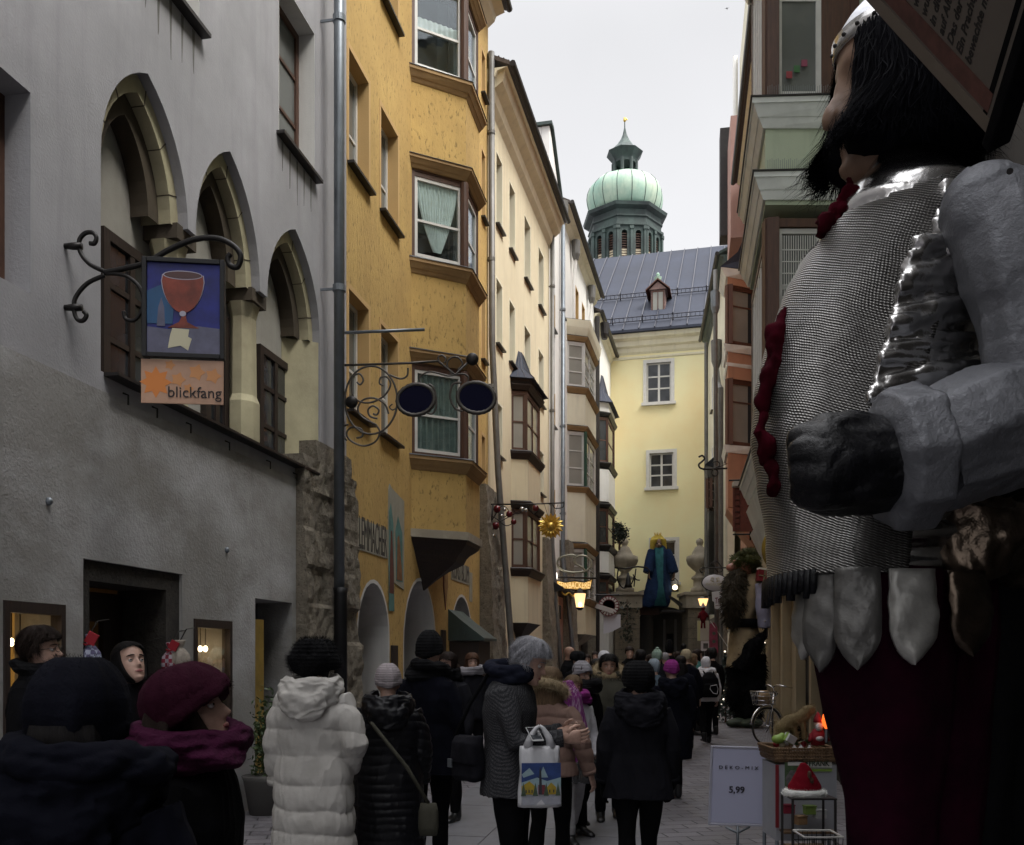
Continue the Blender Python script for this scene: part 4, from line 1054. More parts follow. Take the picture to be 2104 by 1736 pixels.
# ================================================================ right-hand side
R0 = Wall(onR(7.4), onR(-9)); R1 = Wall(onR(15.5), onR(7.4)); R2 = Wall(onR(34), onR(15.5))
r3a = lineX(1454, 43.5); r3b = lineX(1494, 34.0)
R3 = Wall(r3a, r3b)
def build_right():
 # near dark house
 b = house('dark_corner_house', 'dark rough stone house front behind the armoured figure', R0)
 MB().panel(rect(0, R0.L, 0, 14.5), [rect(2 + i * 3.2, 3.2 + i * 3.2, 6 + k * 3.3, 7.8 + k * 3.3) for i in range(4) for k in range(2)], 0, 0.3).obj('wall', plaster('dark_brown_plaster', (0.085, 0.078, 0.07), (0.06, 0.055, 0.05)), b)  # blotched dark brown plaster on this wall
 MB().box(0.01, R0.L, 0.4, 8, 0, 14.4).obj('rear_block', m_rub2, b)
 for i in range(4):
  for k in range(2): window(b, R0, 2.001 + i * 3.2, 3.199 + i * 3.2, 6 + k * 3.3, 7.8 + k * 3.3, 0.2)
 gridbox(-0.3, 9.5, -0.06, 0.1, 0, 3.9, 0.12, lambda x, z: 0.05 * mnoise.noise(Vector((x * 3, z * 3, 5))) + 0.03).obj('rubble_base', m_rub2, b)
 eaves(b, 0, R0.L, 14.5, 0.5)
 MB().tube([(1.25, -0.10, 0), (1.25, -0.10, 14.3)], 0.075, 12).obj('downpipe', m_zincd, b, True)
 # green house with the deep square oriel
 b = house('sage_green_house', 'sage green house with a square oriel of tall red-brown windows', R1)
 MB().panel(rect(0, R1.L, 0, 16.5), [], 0, 0.3).obj('wall', m_green, b)
 MB().box(0.01, R1.L - 0.01, 0.31, 8, 0, 16.4).obj('rear_block', m_green, b)
 # oriel in local frame: C = near street corner
 C = at(1572, HY, 11.0); sC, vC, _ = R1.loc(C)
 D = at(1548, HY, 14.6); sA = sC - 2.6
 nd = at(1800, HY, 11.0); sN, vN, _ = R1.loc(Vector((C.x + 1.12, C.y, 0)))
 o = root('oriel', None, None); o.parent = b
 P = [(sA - 0.2, 0.0), (sA, vC), (sC, vC), (sN, 0.0)]
 sp = [(3.1, 3.45), (3.75, 4.05), (6.95, 7.65), (7.65, 8.05), (12.1, 13.2)]
 MB().prism(P, 3.75, 4.1).obj('oriel_wall', m_green, o)
 MB().prism(P, 7.0, 8.05).obj('oriel_wall', m_green, o)
 MB().prism(P, 11.2, 12.3).obj('oriel_wall', m_green, o)
 def ob(e): return [(P[0][0] - e, 0), (P[1][0] - e, P[1][1] - e), (P[2][0] + e * 0.8, P[2][1] - e), (P[3][0] + e, 0)]
 def mould(z0, z1, e, name='moulding'):
  h = z1 - z0
  a = MB().prism(ob(0.03), z0, z0 + h * 0.35, ob(e * 0.5)).prism(ob(e * 0.55), z0 + h * 0.35, z0 + h * 0.8, ob(e * 0.9)).prism(ob(e), z0 + h * 0.8, z1)
  q = a.obj(name, m_greentrim, o); MB().prism(ob(e + 0.02), z1 + 0.001, z1 + 0.02).obj('flashing', m_sheet, q)
 mould(7.9, 8.22, 0.16); mould(7.05, 7.35, 0.14); mould(3.85, 4.15, 0.14); mould(11.2, 11.5, 0.14)
 for (z0, z1) in ((4.17, 6.85), (8.25, 11.2)):
  for k, (p, q) in enumerate(((P[1], P[2]), (P[2], P[3]))):
   M, L = face_frame(p, q)
   a = MB(M); a.box(0, 0.11, 0.02, 0.16, z0, z1).box(L - 0.1, L, 0.02, 0.16, z0, z1).box(0.11, L - 0.1, 0.02, 0.16, z1 - 0.1, z1).box(0.11, L - 0.1, 0.02, 0.16, z0, z0 + 0.06)
   a.obj('timber_frame', m_brown, o)
   if k == 1:
    wi = window(o, None, 0.15, 0.68, z0 + 0.07, z1 - 0.11, 0.05, m_wframe, m_glassb, 1, 3, 0.06, M, bars=[0.42, 0.72], mw=0.018)
    MB(M).box(0.11, 0.15, 0.04, 0.14, z0 + 0.06, z1 - 0.1).box(0.68, L - 0.1, 0.04, 0.14, z0 + 0.06, z1 - 0.1).obj('timber_post', m_brown, o)
    if z0 > 8:
     for j, cc in enumerate(((0.3, 0.05, 0.06), (0.06, 0.16, 0.06), (0.25, 0.06, 0.1))):
      MB(M).box(0.26 + 0.09 * j, 0.33 + 0.09 * j, 0.035, 0.045, z0 + 0.28 + 0.07 * j, z0 + 0.36 + 0.07 * j, None).obj('paper_leaf', plain('paper_%d' % j, cc, 0.8), wi)
    else:
     lat = MB(M)
     for j in range(16):
      x = 0.20 + j * 0.028; lat.box(x, x + 0.009, 0.03, 0.036, z0 + 0.1, z1 - 0.2)
      lat.box(0.20, 0.63, 0.024, 0.030, z0 + 0.2 + j * 0.14, z0 + 0.212 + j * 0.14)
     lat.obj('lattice_blind', m_wframe, wi)
   else:
    n = 7
    for i in range(n):
     w = (L - 0.22) / n
     window(o, None, 0.11 + w * i + 0.01, 0.11 + w * (i + 1) - 0.01, z0 + 0.07, z1 - 0.11, 0.03, m_wframe, m_glassb, 1, 2, 0.05, M, bars=[0.66], mw=0.02)
  MB().prism([(P[0][0] + 0.2, 0), (P[1][0] + 0.17, P[1][1] + 0.4), (P[2][0] - 0.4, P[2][1] + 0.4), (P[3][0] - 0.4, 0)], z0, z1).obj('oriel_core', m_room, o)
 # bird spikes on the two ledges of the near face
 M, L = face_frame(P[2], P[3])
 for z in (8.24, 7.37):
  a = MB(M)
  for i in range(46): a.box(i * L / 46, i * L / 46 + 0.004, -0.1, -0.096, z, z + 0.11 + 0.01 * (i % 3))
  a.obj('bird_spikes', m_zinc, o)
 for z0, z1, e in ((3.1, 3.4, 0.0), (3.4, 3.75, 0.05)): MB().prism(ob(e - 0.12), z0, z1, ob(e)).obj('oriel_base', m_greentrim, o)
 R = [[(x, y, 3.1) for x, y in ob(-0.12)], [(x, y * 0.6, 2.6) for x, y in ob(-0.12)], [(x, y * 0.15, 2.3) for x, y in ob(-0.3)]]
 MB().rings(R).obj('corbel', m_greentrim, o)
 gridbox(0, R1.L + 0.0, -0.05, 0.1, 0, 2.9, 0.15, lambda x, z: 0.05 * mnoise.noise(Vector((x * 3, z * 3, 15))) + 0.03).obj('rubble_base', m_rub2, b)
 eaves(b, 0, R1.L, 16.5, 0.6)
 # beige shopfront pilasters
 b2 = house('terracotta_house', 'terracotta house with a beige shopfront and a timber-windowed oriel', R2)
 L2 = R2.L
 MB().panel(rect(0, L2, 0, 16.0), [rect(6 + i * 3, 7 + i * 3, 6 + k * 3.1, 7.6 + k * 3.1) for i in range(4) for k in range(3)], 0, 0.3).obj('wall', m_orange, b2)
 MB().box(0.01, L2 - 0.01, 0.5, 8, 0, 15.9).obj('rear_block', m_beige, b2)
 for i in range(4):
  for k in range(3): window(b2, R2, 6.001 + i * 3, 6.999 + i * 3, 6 + k * 3.1, 7.6 + k * 3.1, 0.2, m_brown2)
 S2 = lambda x, off=0: R2.hit(x, HY, off)[0]
 MB().box(8, L2, -0.10, 0, 0, 4.6).obj('shopfront', m_beige, b2)
 for x in (1590, 1612, 1640, 1672):
  s = S2(x, -0.2); MB().box(s - 0.12, s + 0.12, -0.26, -0.10, 0.0, 2.75).box(s - 0.17, s + 0.17, -0.3, -0.10, 2.75, 2.9).box(s - 0.15, s + 0.15, -0.28, -0.10, 0, 0.3).obj('pilaster', m_beige, b2, bevel=0.01)
 MB().extr([(-0.1, 2.92), (-0.34, 2.95), (-0.34, 3.1), (-0.2, 3.15), (-0.2, 3.4), (-0.1, 3.4)], 'x', 8, L2).obj('fascia', m_beige, b2)
 p = 0.8
 C = S2(1495, -p); Dn = S2(1551, 0); A = C - 1.5; P = [(A - 0.6, 0), (A, -p), (C, -p), (Dn, 0)]
 o = root('oriel', None, None); o.parent = b2
 for z0, z1 in ((5.9, 7.45), (9.6, 10.0), (10.0, 10.35), (12.3, 12.5)): MB().prism(P, z0, z1).obj('oriel_wall', m_orange, o)
 for z0, z1 in ((7.7, 9.6), (10.6, 12.3)):
  bay_windows(o, P, z0, z1, m_brown2, m_glassc, m_brown2, (1, 2, 1), 2, 0.05, edge=0.05, bars=[0.68])
  MB().prism(inset(P), z0, z1).obj('oriel_core', m_room, o)
  MB().prism(offset_bay(P, 0.06), z0 - 0.24, z0 - 0.02, offset_bay(P, 0.12)).obj('cornice', m_greentrim, o)
 MB().prism(offset_bay(P, 0.03), 9.95, 10.05, offset_bay(P, 0.06)).obj('band', m_greentrim, o)
 MB().prism(offset_bay(P, 0.06), 12.5, 12.75, offset_bay(P, 0.2)).obj('cornice', m_greentrim, o)
 cx = (P[0][0] + P[3][0]) / 2; e = offset_bay(P, 0.22)
 MB().rings([[(x, y, 12.76) for x, y in e], [(cx + (x - cx) * 0.75, y * 0.5, 13.3) for x, y in e], [(cx + (x - cx) * 0.6, y * 0.02, 14.5) for x, y in e]]).obj('oriel_roof', m_slate, o)
 MB().rings([[(x, y, 5.88) for x, y in offset_bay(P, 0.02)], [(x, y * 0.5, 5.2) for x, y in P], [(x, y * 0.02, 4.7) for x, y in P]]).obj('corbel', m_orange, o)
 MB().tube([(0.15, -0.9, 15.8), (0.15, -0.9, 14.2), (0.15, -0.85, 0)], 0.08, 10).obj('downpipe', m_zincd, b2, True)
 MB().loft([(0.15, -0.9, 14.2, 0.1, 0.1), (0.15, -0.9, 14.4, 0.18, 0.16), (0.15, -0.9, 15.0, 0.2, 0.18)], 12).obj('hopper', m_zinc, b2)
 eaves(b2, 6, L2, 16.0, 0.5)
 MB().box(0, 6, -0.02, 5, 15.9, 23.5).obj('attic_wall', m_cream2, b2)
 MB().tube([(0.4, -0.2, 16), (0.4, -0.2, 23.4)], 0.09, 10).obj('downpipe', m_wframe, b2, True)
 q = at(1485, 390, 31); 
 s, v, _ = R2.loc(q)
 MB().box(s - 0.15, s + 0.6, v - 0.12, 0.0, at(1480, 500, 31).z, at(1480, 283, 31).z).obj('clad_gable_end', m_sheet, b2)
 MB().box(s + 0.6, s + 2.6, v + 0.12, 0.0, at(1480, 560, 31).z, at(1480, 330, 31).z).obj('gable_return', m_pink, b2)
 # far cream house on the right
 b3 = house('narrow_cream_house', 'cream house with a small grey oriel and downpipe at the end of the lane', R3)
 rs = [(R3.L * t, R3.L * t + 0.6, z, z + 1.5) for t in (0.25, 0.6) for z in (6.2, 9.3, 12.4)]
 shell(b3, R3.L, 16.4, [rect(*r) for r in rs], m_cream2, 0.25)
 plain_windows(b3, R3, rs, m_pale)
 eaves(b3, 0, R3.L, 16.4, 0.3, mat=m_copdark)
 MB().tube([(R3.L * 0.1, -0.15, 16), (R3.L * 0.1, -0.15, 0)], 0.09, 8).obj('downpipe', m_zincd, b3)
 MB().loft([(R3.L * 0.75, -0.2, 12.9, 0.1, 0.1), (R3.L * 0.75, -0.2, 13.2, 0.22, 0.2), (R3.L * 0.75, -0.2, 14.0, 0.24, 0.22)], 12).tube([(R3.L * 0.75, -0.2, 12.9), (R3.L * 0.85, -0.2, 12.0), (R3.L * 0.95, -0.2, 11.6), (R3.L * 0.95, -0.2, 0)], 0.1, 8).obj('downpipe', m_zincd, b3)
 S3 = lambda x, off=0: R3.hit(x, HY, off)[0]
 p = 0.5; Dn = S3(1478, 0); C = S3(1456, -p); A = C - 1.0; P = [(A - 0.3, 0), (A, -p), (C, -p), (Dn, 0)]
 o = root('oriel', None, None); o.parent = b3
 zz = lambda y: at(1460, y, 38.5).z
 m_go = plain('grey_board', (0.10, 0.10, 0.10), 0.7, var=0.3)
 MB().prism(P, zz(1265), zz(1100)).obj('oriel_wall', m_go, o)
 MB().prism(P, zz(1175), zz(1065)).obj('oriel_wall', m_go, o)
 bay_windows(o, P, zz(1060), zz(1003), m_wframe, m_glassb, m_brown, (1, 1, 1), 3, 0.05, edge=0.05)
 MB().prism(inset(P), zz(1064), zz(1000)).obj('oriel_core', m_room, o)
 MB().prism(offset_bay(P, 0.05), zz(1001), zz(978), offset_bay(P, 0.12)).obj('cornice', m_go, o)
 cx = (P[0][0] + P[3][0]) / 2; e = offset_bay(P, 0.15)
 MB().rings([[(x, y, zz(977)) for x, y in e], [(cx + (x - cx) * 0.4, y * 0.02, zz(945)) for x, y in e]]).obj('oriel_roof', m_slate, o)
 MB().box(0.1, R3.L, -0.14, 0, 0, 3.2).obj('stone_base', m_rub, b3)
build_right()
# ================================================================ people
m_skin = plain('skin', (0.56, 0.35, 0.27), 0.5, var=0.32, vs=22, b=0.0014, bsc=300)
m_skin2 = plain('tanned_skin', (0.36, 0.21, 0.15), 0.55, var=0.2, vs=14, b=0.001, bsc=260)
m_lip = plain('lips', (0.28, 0.09, 0.085), 0.45)
m_eyew = plain('eye_white', (0.5, 0.48, 0.46), 0.25); m_iris = plain('iris', (0.02, 0.015, 0.01), 0.15)
def hairmat(name, c, c2=None):
 m, nt, bs = nodes_of(name)
 f = noise_(nt, coord(nt, (60, 60, 5)), 3, 5, 0.7)
 nt.links.new(mixc(nt, ramp(nt, f, [(0.35, (0, 0, 0)), (0.65, (1, 1, 1))]), c, c2 or tuple(x * 0.4 for x in c)), bs.inputs['Base Color'])
 bs.inputs['Roughness'].default_value = 0.65; bs.inputs['Specular IOR Level'].default_value = .2; bump(nt, f, bs, 0.8, 0.006); return m
h_black = hairmat('black_hair', (0.010, 0.008, 0.008)); h_brown = hairmat('brown_hair', (0.025, 0.014, 0.010)); h_grey = hairmat('silver_hair', (0.42, 0.42, 0.45), (0.16, 0.16, 0.18))
h_blond = hairmat('dark_blond_hair', (0.20, 0.13, 0.075)); h_red = hairmat('auburn_hair', (0.09, 0.04, 0.02))
def solid(mb, voxel, smooth=4, fac=0.6):
 """one continuous skin grown over overlapping pieces; returns (verts, faces) arrays"""
 me = bpy.data.meshes.new('t'); me.from_pydata(mb.v, [], mb.f); me.update()
 bm = bmesh.new(); bm.from_mesh(me); bmesh.ops.recalc_face_normals(bm, faces=bm.faces[:]); bm.to_mesh(me); bm.free()
 o = bpy.data.objects.new('t', me); COL.objects.link(o)
 m = o.modifiers.new('r', 'REMESH'); m.mode = 'VOXEL'; m.voxel_size = voxel; m.adaptivity = 0
 if smooth:
  s = o.modifiers.new('s', 'SMOOTH'); s.factor = fac; s.iterations = smooth
 bpy.context.view_layer.update()
 r = bpy.data.meshes.new_from_object(o.evaluated_get(bpy.context.evaluated_depsgraph_get()))
 bpy.data.objects.remove(o); bpy.data.meshes.remove(me)
 return r
def arrs(me):
 co = np.empty(len(me.vertices) * 3); me.vertices.foreach_get('co', co)
 no = np.empty(len(me.vertices) * 3); me.vertices.foreach_get('normal', no)
 return co.reshape(-1, 3), no.reshape(-1, 3)
def setco(me, co): me.vertices.foreach_set('co', co.reshape(-1)); me.update()
def link(me, name, mat, parent, label=None):
 me.materials.clear(); me.materials.append(mat)
 me.polygons.foreach_set('use_smooth', [True] * len(me.polygons))
 me.name = name; o = bpy.data.objects.new(name, me); COL.objects.link(o); o.parent = parent
 if label: o['label'] = label
 return o
def vnoise(co, sc, seed=0, amp=1.0, oct=3):
 """cheap smooth vector noise field from sums of rotated sines"""
 r = np.random.RandomState(seed); out = np.zeros(len(co)); sc = np.array(sc) if not np.isscalar(sc) else np.array([sc] * 3)
 a = 1.0; tot = 0
 for o in range(oct):
  for k in range(4):
   d = r.normal(size=3); d /= np.linalg.norm(d); ph = r.uniform(0, 6.28); w = r.normal(size=3) * 0.7
   q = co * sc * (1.9 ** o)
   out += a * np.sin(q @ d * 2 + ph + 1.3 * np.sin(q @ w + ph * 2))
  tot += a * 2.0; a *= 0.55
 return out / tot * amp
# head profile: z, half width, front y, back y
HP = np.array([(-.121, .010, .060, .030), (-.116, .024, .078, .018), (-.105, .036, .086, .0), (-.085, .049, .088, -.030), (-.06, .058, .086, -.055), (-.03, .066, .085, -.075), (0, .071, .083, -.088),
               (.03, .074, .088, -.095), (.06, .074, .085, -.093), (.085, .064, .070, -.080), (.103, .047, .046, -.056), (.114, .027, .022, -.032), (.119, .008, .004, -.012)])
def headpt(a, z, e=0.0):
 w = np.interp(z, HP[:, 0], HP[:, 1]); yf = np.interp(z, HP[:, 0], HP[:, 2]); yb = np.interp(z, HP[:, 0], HP[:, 3])
 m, h = (yf + yb) / 2, (yf - yb) / 2
 x = (w + e) * math.sin(a); y = m + (h + e) * math.cos(a)
 return x, y
def G(v, s): return math.exp(-(v / s) ** 2)
def head_rings(mb, M, male=False):
 R = []; K = 54; n = 56
 for k in range(K + 1):
  z = -.121 + .240 * (0.5 - 0.5 * math.cos(PI * k / K)); ring = []
  for j in range(n):
   a = 2 * PI * j / n; x, y = headpt(a, z); d = 0
   if math.cos(a) > 0:
    nh = 0
    if -.052 < z < .02: nh = np.interp(z, [-.052, -.044, -.036, -.02, .0, .02], [0, .020, .034, .024, .013, .003])
    d += nh * G(x, .010 if z > -.03 else .0135)
    d += .005 * G(z - .024, .010) * (G(abs(x) - .028, .02))
    d -= .011 * G(z - .001, .013) * G(abs(x) - .032, .015)
    d += .004 * G(z + .03, .02) * G(abs(x) - .045, .018)
    d += .0065 * G(z + .063, .006) * G(x, .018) + .0065 * G(z + .077, .006) * G(x, .016) - .002 * G(z + .07, .003) * G(x, .022)
    d -= .004 * G(z + .09, .008) * G(x, .03)
    d += (.010 if male else .006) * G(z + .105, .012) * G(x, .02)
   ring.append(tuple(M @ Vector((x, y + d, z))))
  R.append(ring)
 mb.rings(R)
 for s in (-1, 1):
  mb.ball(M @ Vector((s * .076, -.004, -.012)), (.008, .019, .032), 12, 8, M.to_3x3() @ (Ry(s * 0.25) @ Rx(-0.2)).to_3x3())
def capshell(M, efun, name, mat, parent, z0=-.12, z1=.119, K=34, n=60, top=None, label=None):
 R = []
 for k in range(K + 1):
  z = z0 + (z1 - z0) * k / K; ring = []
  for j in range(n):
   a = 2 * PI * j / n; e, dz = efun(math.atan2(math.sin(a), math.cos(a)), z)
   x, y = headpt(a, z, e); ring.append(tuple(M @ Vector((x, y, z + dz))))
  R.append(ring)
 return MB().rings(R).obj(name, mat, parent, True, label)
def hand(mb, M, curl=0.5, side=1):
 """palm along -z, back of the hand towards +x*side; thumb forward (+y)"""
 mb.M = M
 mb.rings([[(side * .012 * math.sin(t) * k, w * math.cos(t), z) for t in [2 * PI * i / 12 for i in range(12)]] for z, w, k in ((0.0, .026, 1.7), (-.03, .036, 1.3), (-.07, .042, 1.1), (-.09, .040, 1.0), (-.096, .03, .7))])
 for i, (y, L) in enumerate(((.031, .070), (.011, .080), (-.010, .074), (-.030, .058))):
  p = Vector((0, y, -.088)); pts = [p]; ang = 0.12 + curl * .3
  for q, l in enumerate((.42, .32, .26)):
   p = p + Vector((-side * math.sin(ang), y * 0.08, -math.cos(ang))) * L * l; pts.append(p); ang += curl * (0.8 + .1 * q)
  mb.tube(pts, [.0088, .0082, .0075, .0058], 8)
 mb.tube([(0, .026, -.025), (-side * .012, .05, -.048), (-side * .02, .058, -.074), (-side * .026, .058, -.098)], [.013, .0105, .009, .0065], 8)
 mb.M = Matrix()
POSES = {
 'down': ((.235, -.02, 1.10), (.245, .05, .87)), 'pocket': ((.27, -.06, 1.12), (.19, .10, .96)), 'front': ((.235, .03, 1.10), (.12, .26, 1.13)),
 'fold': ((.25, .02, 1.10), (.03, .22, 1.08)), 'out': ((.29, -.02, 1.12), (.34, .04, .88)), 'swing': ((.22, -.10, 1.12), (.22, -.16, .90)), 'swingf': ((.22, .06, 1.11), (.2, .22, .95)),
}
def person(label, xp, top, Y, face=0.0, hair=None, hat=None, coat=None, hem=0.80, puff=0.0, trou=None, shoes=None, arms=('down', 'down'), stride=0.0, pitch=0, yaw=0, scarf=None, hood=None, quilt=None,
           male=False, skin=None, glasses=False, res=None, hatext=0.03, glove=None, build=1.0, furhood=None, long_hair=None, det=True, group='people walking in the lane', stoop=0, hairex=0.016, xoff=0, longhat=0.0, roll=0, bighat=False, hairline=.062):
 p = at(xp, HY, Y); zt = at(xp, top, Y).z
 ex = hatext if hat else (hairex if hair else 0)
 h = zt - ex; s = h / 1.70
 r = root('person', label, 'person', (p.x + xoff, p.y, 0), face, group); r.scale = (s, s, s)
 res = res or (0.006 if Y < 7.5 else (0.010 if Y < 12 else 0.018)); skin = skin or m_skin
 near = Y < 9
 hz = 1.70 - .119
 H = T(0, .015 + stoop * .10, hz - stoop * .05) @ Rz(yaw) @ Rx(pitch) @ Ry(roll)
 body = MB()
 head_rings(body, H, male)
 neck = H @ Vector((0, -.015, -.06))
 body.tube([neck, Vector((0, -.02 + stoop * .05, 1.45)), Vector((0, -.01, 1.36))], [.054, .055, .07], 16)
 body.loft([(0, 0, .86, .15, .10), (0, 0, .98, .155, .105), (0, 0, 1.08, .135, .095), (0, 0, 1.25, .15, .10), (0, -.005, 1.35, .14, .08), (0, -.01, 1.40, .08, .05), (0, -.01, 1.43, .05, .045)], 20)
 J = {}
 for sd, ps in ((-1, arms[0]), (1, arms[1])):
  E, W_ = POSES[ps] if isinstance(ps, str) else ps
  A = [Vector((sd * .175, -.005, 1.37)), Vector((sd * E[0], E[1], E[2])), Vector((sd * W_[0], W_[1], W_[2]))]
  J[sd] = A; body.tube([A[0] + Vector((-sd * .03, 0, -.03)), A[1].lerp(A[0], .5), A[1], A[2].lerp(A[1], .45), A[2]], [.035, .040, .036, .036, .026], 12)
 L = {}
 for sd in (-1, 1):
  f = stride * sd
  hip = Vector((sd * .09, 0, .88)); knee = Vector((sd * .09, f * .55 + .02 + abs(f) * .1, .48)); ank = Vector((sd * .09, f * 1.0 - (0.06 if f < 0 else 0), .085 + (0.05 if f < -.1 else 0)))
  L[sd] = (hip, knee, ank)
  body.tube([hip, hip.lerp(knee, .5), knee, knee.lerp(ank, .35), ank], [.088, .072, .052, .055, .037], 12)
  body.tube([ank + Vector((0, -.03, -.03)), ank + Vector((0, .06, -.055)), ank + Vector((0, .15, -.068))], [.04, .036, .02], 10)
 me = solid(body, max(res, .006), 2, .5)
 extra = MB()
 for sd in (-1, 1):
  A = J[sd]; d = (A[2] - A[1]).normalized()
  q = d.rotation_difference(Vector((0, 0, -1))).inverted()
  M = Matrix.Translation(A[2]) @ q.to_matrix().to_4x4()
  if not glove: hand(extra, M, 0.55, sd)
 bm = bmesh.new(); bm.from_mesh(me)
 if extra.v:
  t = bpy.data.meshes.new('t'); t.from_pydata(extra.v, [], extra.f); bm.from_mesh(t)
 bm.to_mesh(me); bm.free()
 ob = link(me, 'body', skin, r)
 if glove:
  for sd in (-1, 1):
   g = MB(); A = J[sd]; d = (A[2] - A[1]).normalized(); q = d.rotation_difference(Vector((0, 0, -1))).inverted()
   hand(g, Matrix.Translation(A[2]) @ q.to_matrix().to_4x4() @ Matrix.Scale(1.12, 4), 0.55, sd); g.obj('glove', glove, r, True)
 # face details
 if det and Y < 13:
  for sd in (-1, 1):
   e = MB().ball(H @ Vector((sd * .031, .0695, .001)), .0118, 14, 10).obj('eye', m_eyew, r, True)
   MB().ball(H @ Vector((sd * .031 + sd * .001, .0772, .001)), (.0064, .0052, .0064), 12, 8, H.to_3x3()).obj('iris', m_iris, e, True)
   l = MB(); R = []
   for i in range(7):
    t = i / 6; R.append([tuple(H @ Vector((sd * .031 + .0135 * math.cos(q) * 1.0, .0695 + .0135 * math.sin(q) * math.cos(.15 + t * 1.2), .001 + .0135 * math.sin(q) * math.sin(.15 + t * 1.2)))) for q in [PI * k / 10 for k in range(11)]])
   for j in range(6):
    b0 = len(l.v)
    l.add(R[j] + R[j + 1], [(k, k + 1, 12 + k, 11 + k) for k in range(10)])
   l.obj('eyelid', skin, e, True)
   hm = hair if hair else h_brown
   MB().tube([H @ Vector((sd * (.014 + .009 * k), .0925 - .0016 * k * k, .0235 + .003 * math.sin(k * .9))) for k in range(5)], [.0022, .0034, .0034, .003, .0015], 6).obj('eyebrow', hm, r, True)
  MB().rings([[tuple(H @ Vector((x, .0935 - abs(x) * .28 + .003 * math.cos(q), -.0695 + (.0075 * (1 - (abs(x) / .024) ** 2) + .0008) * math.sin(q)))) for q in [2 * PI * k / 10 for k in range(10)]] for x in [(-.024 + .048 * i / 10) for i in range(11)]]).obj('lips', m_lip, r, True)
 if glasses:
  g = MB()
  for sd in (-1, 1):
   g.tube([H @ Vector((sd * .033 + .025 * math.cos(q), .101 - .004 * math.cos(q) * sd, .0 + .017 * math.sin(q))) for q in [2 * PI * k / 18 for k in range(18)]], .0016, 6, closed=True)
   g.tube([H @ Vector((sd * .058, .098, .004)), H @ Vector((sd * .075, .07, .004)), H @ Vector((sd * .08, -.01, .002))], .0015, 6)
  g.tube([H @ Vector((-.008, .103, .004)), H @ Vector((.008, .103, .004))], .0016, 6)
  g.obj('glasses', m_black, r, True)
 # hair
 if hair:
  hl = hairline
  def ef(a, z):
   fr = abs(a)
   lim = 1.0 + (0.35 if z > .02 else 0) * 0 + max(0, -z) * 3
   inside = fr < (1.15 if not male else 1.35) and z < hl - 0.02 * abs(a)
   if male and z < -.035: return -.02, 0
   if male and 1.35 <= fr < 1.9 and z < -.012: return -.012, 0
   base = hairex * (1 + 0.25 * math.sin(a * 9 + z * 60) * (1 if male else .5)) + (0.006 * math.sin(a * 23 + z * 130) if male else 0)
   if inside: return -.014, 0
   return base, hairex * max(0, (z - .06) / .06)
  ho = capshell(H, ef, 'hair', hair, r)
  if Y < 10 and not hat:
   rs_ = np.random.RandomState(int(xp)); vs = []; fs = []; hs_ = (.050 if male else .08)
   for i in range(5200):
    a = rs_.uniform(-PI, PI); z = rs_.uniform(-.07, .118); e, dz = ef(a, z)
    if e < 0: continue
    L_ = hs_ * rs_.uniform(.4, 1.1) * (.22 if abs(a) < 1.3 and z > .03 else 1); b0 = len(vs); da = rs_.normal() * .12; lift = abs(rs_.normal()) * (.012 if male else .004); wd = .0011
    for q in range(4):
     t = q / 3; zz = z - L_ * t; aa = a + da * t; e2 = e + .003 + lift * math.sin(t * 2.2); x_, y_ = headpt(aa, max(-.12, zz), e2)
     if z > .09: x_ *= (1 + t * .0); 
     w_ = wd * (1 - .8 * t); tx, ty = math.cos(aa) * w_, -math.sin(aa) * w_
     top_ = dz * (1 if q == 0 else max(0, (zz - .06) / .06))
     for sg in (-1, 1): vs.append(tuple(H @ Vector((x_ + sg * tx, y_ + sg * ty, zz + top_))))
    fs += [(b0 + 2 * q, b0 + 2 * q + 1, b0 + 2 * q + 3, b0 + 2 * q + 2) for q in range(3)]
   hm_ = bpy.data.meshes.new('hair_strands'); hm_.from_pydata(vs, [], fs); hm_.materials.append(hair); so = bpy.data.objects.new('hair_strands', hm_); COL.objects.link(so); so.parent = ho
  if long_hair:
   lz, lw = long_hair
   m = MB(); R = []
   for i in range(12):
    t = i / 11; z = hz + .01 - t * lz
    w = .082 + .03 * math.sin(t * PI) * lw; R.append([(w * math.cos(q) * (1 + .06 * math.sin(q * 7 + t * 5)), -.055 + (.06 - .02 * t) * math.sin(q) - .02 * t + (.03 if abs(math.cos(q)) > .85 else 0), z) for q in [2 * PI * k / 28 for k in range(28)]])
   m.rings(R).obj('long_hair', hair, ho if False else r, True)
 # hat
 if hat:
  kind, hm_ = hat
  def ef(a, z):
   line = .038 - (.125 if bighat else .075) * (abs(a) / PI) ** 1.0
   if kind == 'cap': line = .05
   if kind == 'hood': line = .07 if abs(a) < 1.0 else -.2
   if z < line: return (-.02, 0)
   base = .018 + (.006 if z < line + .035 and kind == 'beanie' else 0) + (.02 if bighat else 0)
   if kind == 'fur': base = .050 + .012 * math.sin(a * 3 + 1) * math.sin(z * 30)
   if bighat == 'fuzz' and z < .05: base += .022
   k = max(0, (z - .02) / .1)
   lump = .004 * math.sin(a * 5 + z * 20) + .003 * math.sin(a * 11 + 2)
   return base + lump * (2.2 if kind == 'fur' else 1), hatext * k * k + longhat * k
  hh = capshell(H, ef, 'hat' if kind != 'hood' else 'hood', hm_, r, K=40)
  if kind == 'pom':
   MB().ball(H @ Vector((0, -.01, .16)), .035, 14, 10).obj('bobble', hm_, r, True)
  if kind in ('fur',) or bighat:
   fuzz(hh, hm_, (6000 if kind == 'fur' else 12000) if near else 500, .028 if kind == 'fur' else .006, r, 'fur', width=.0009 if kind == 'fur' else .00035)
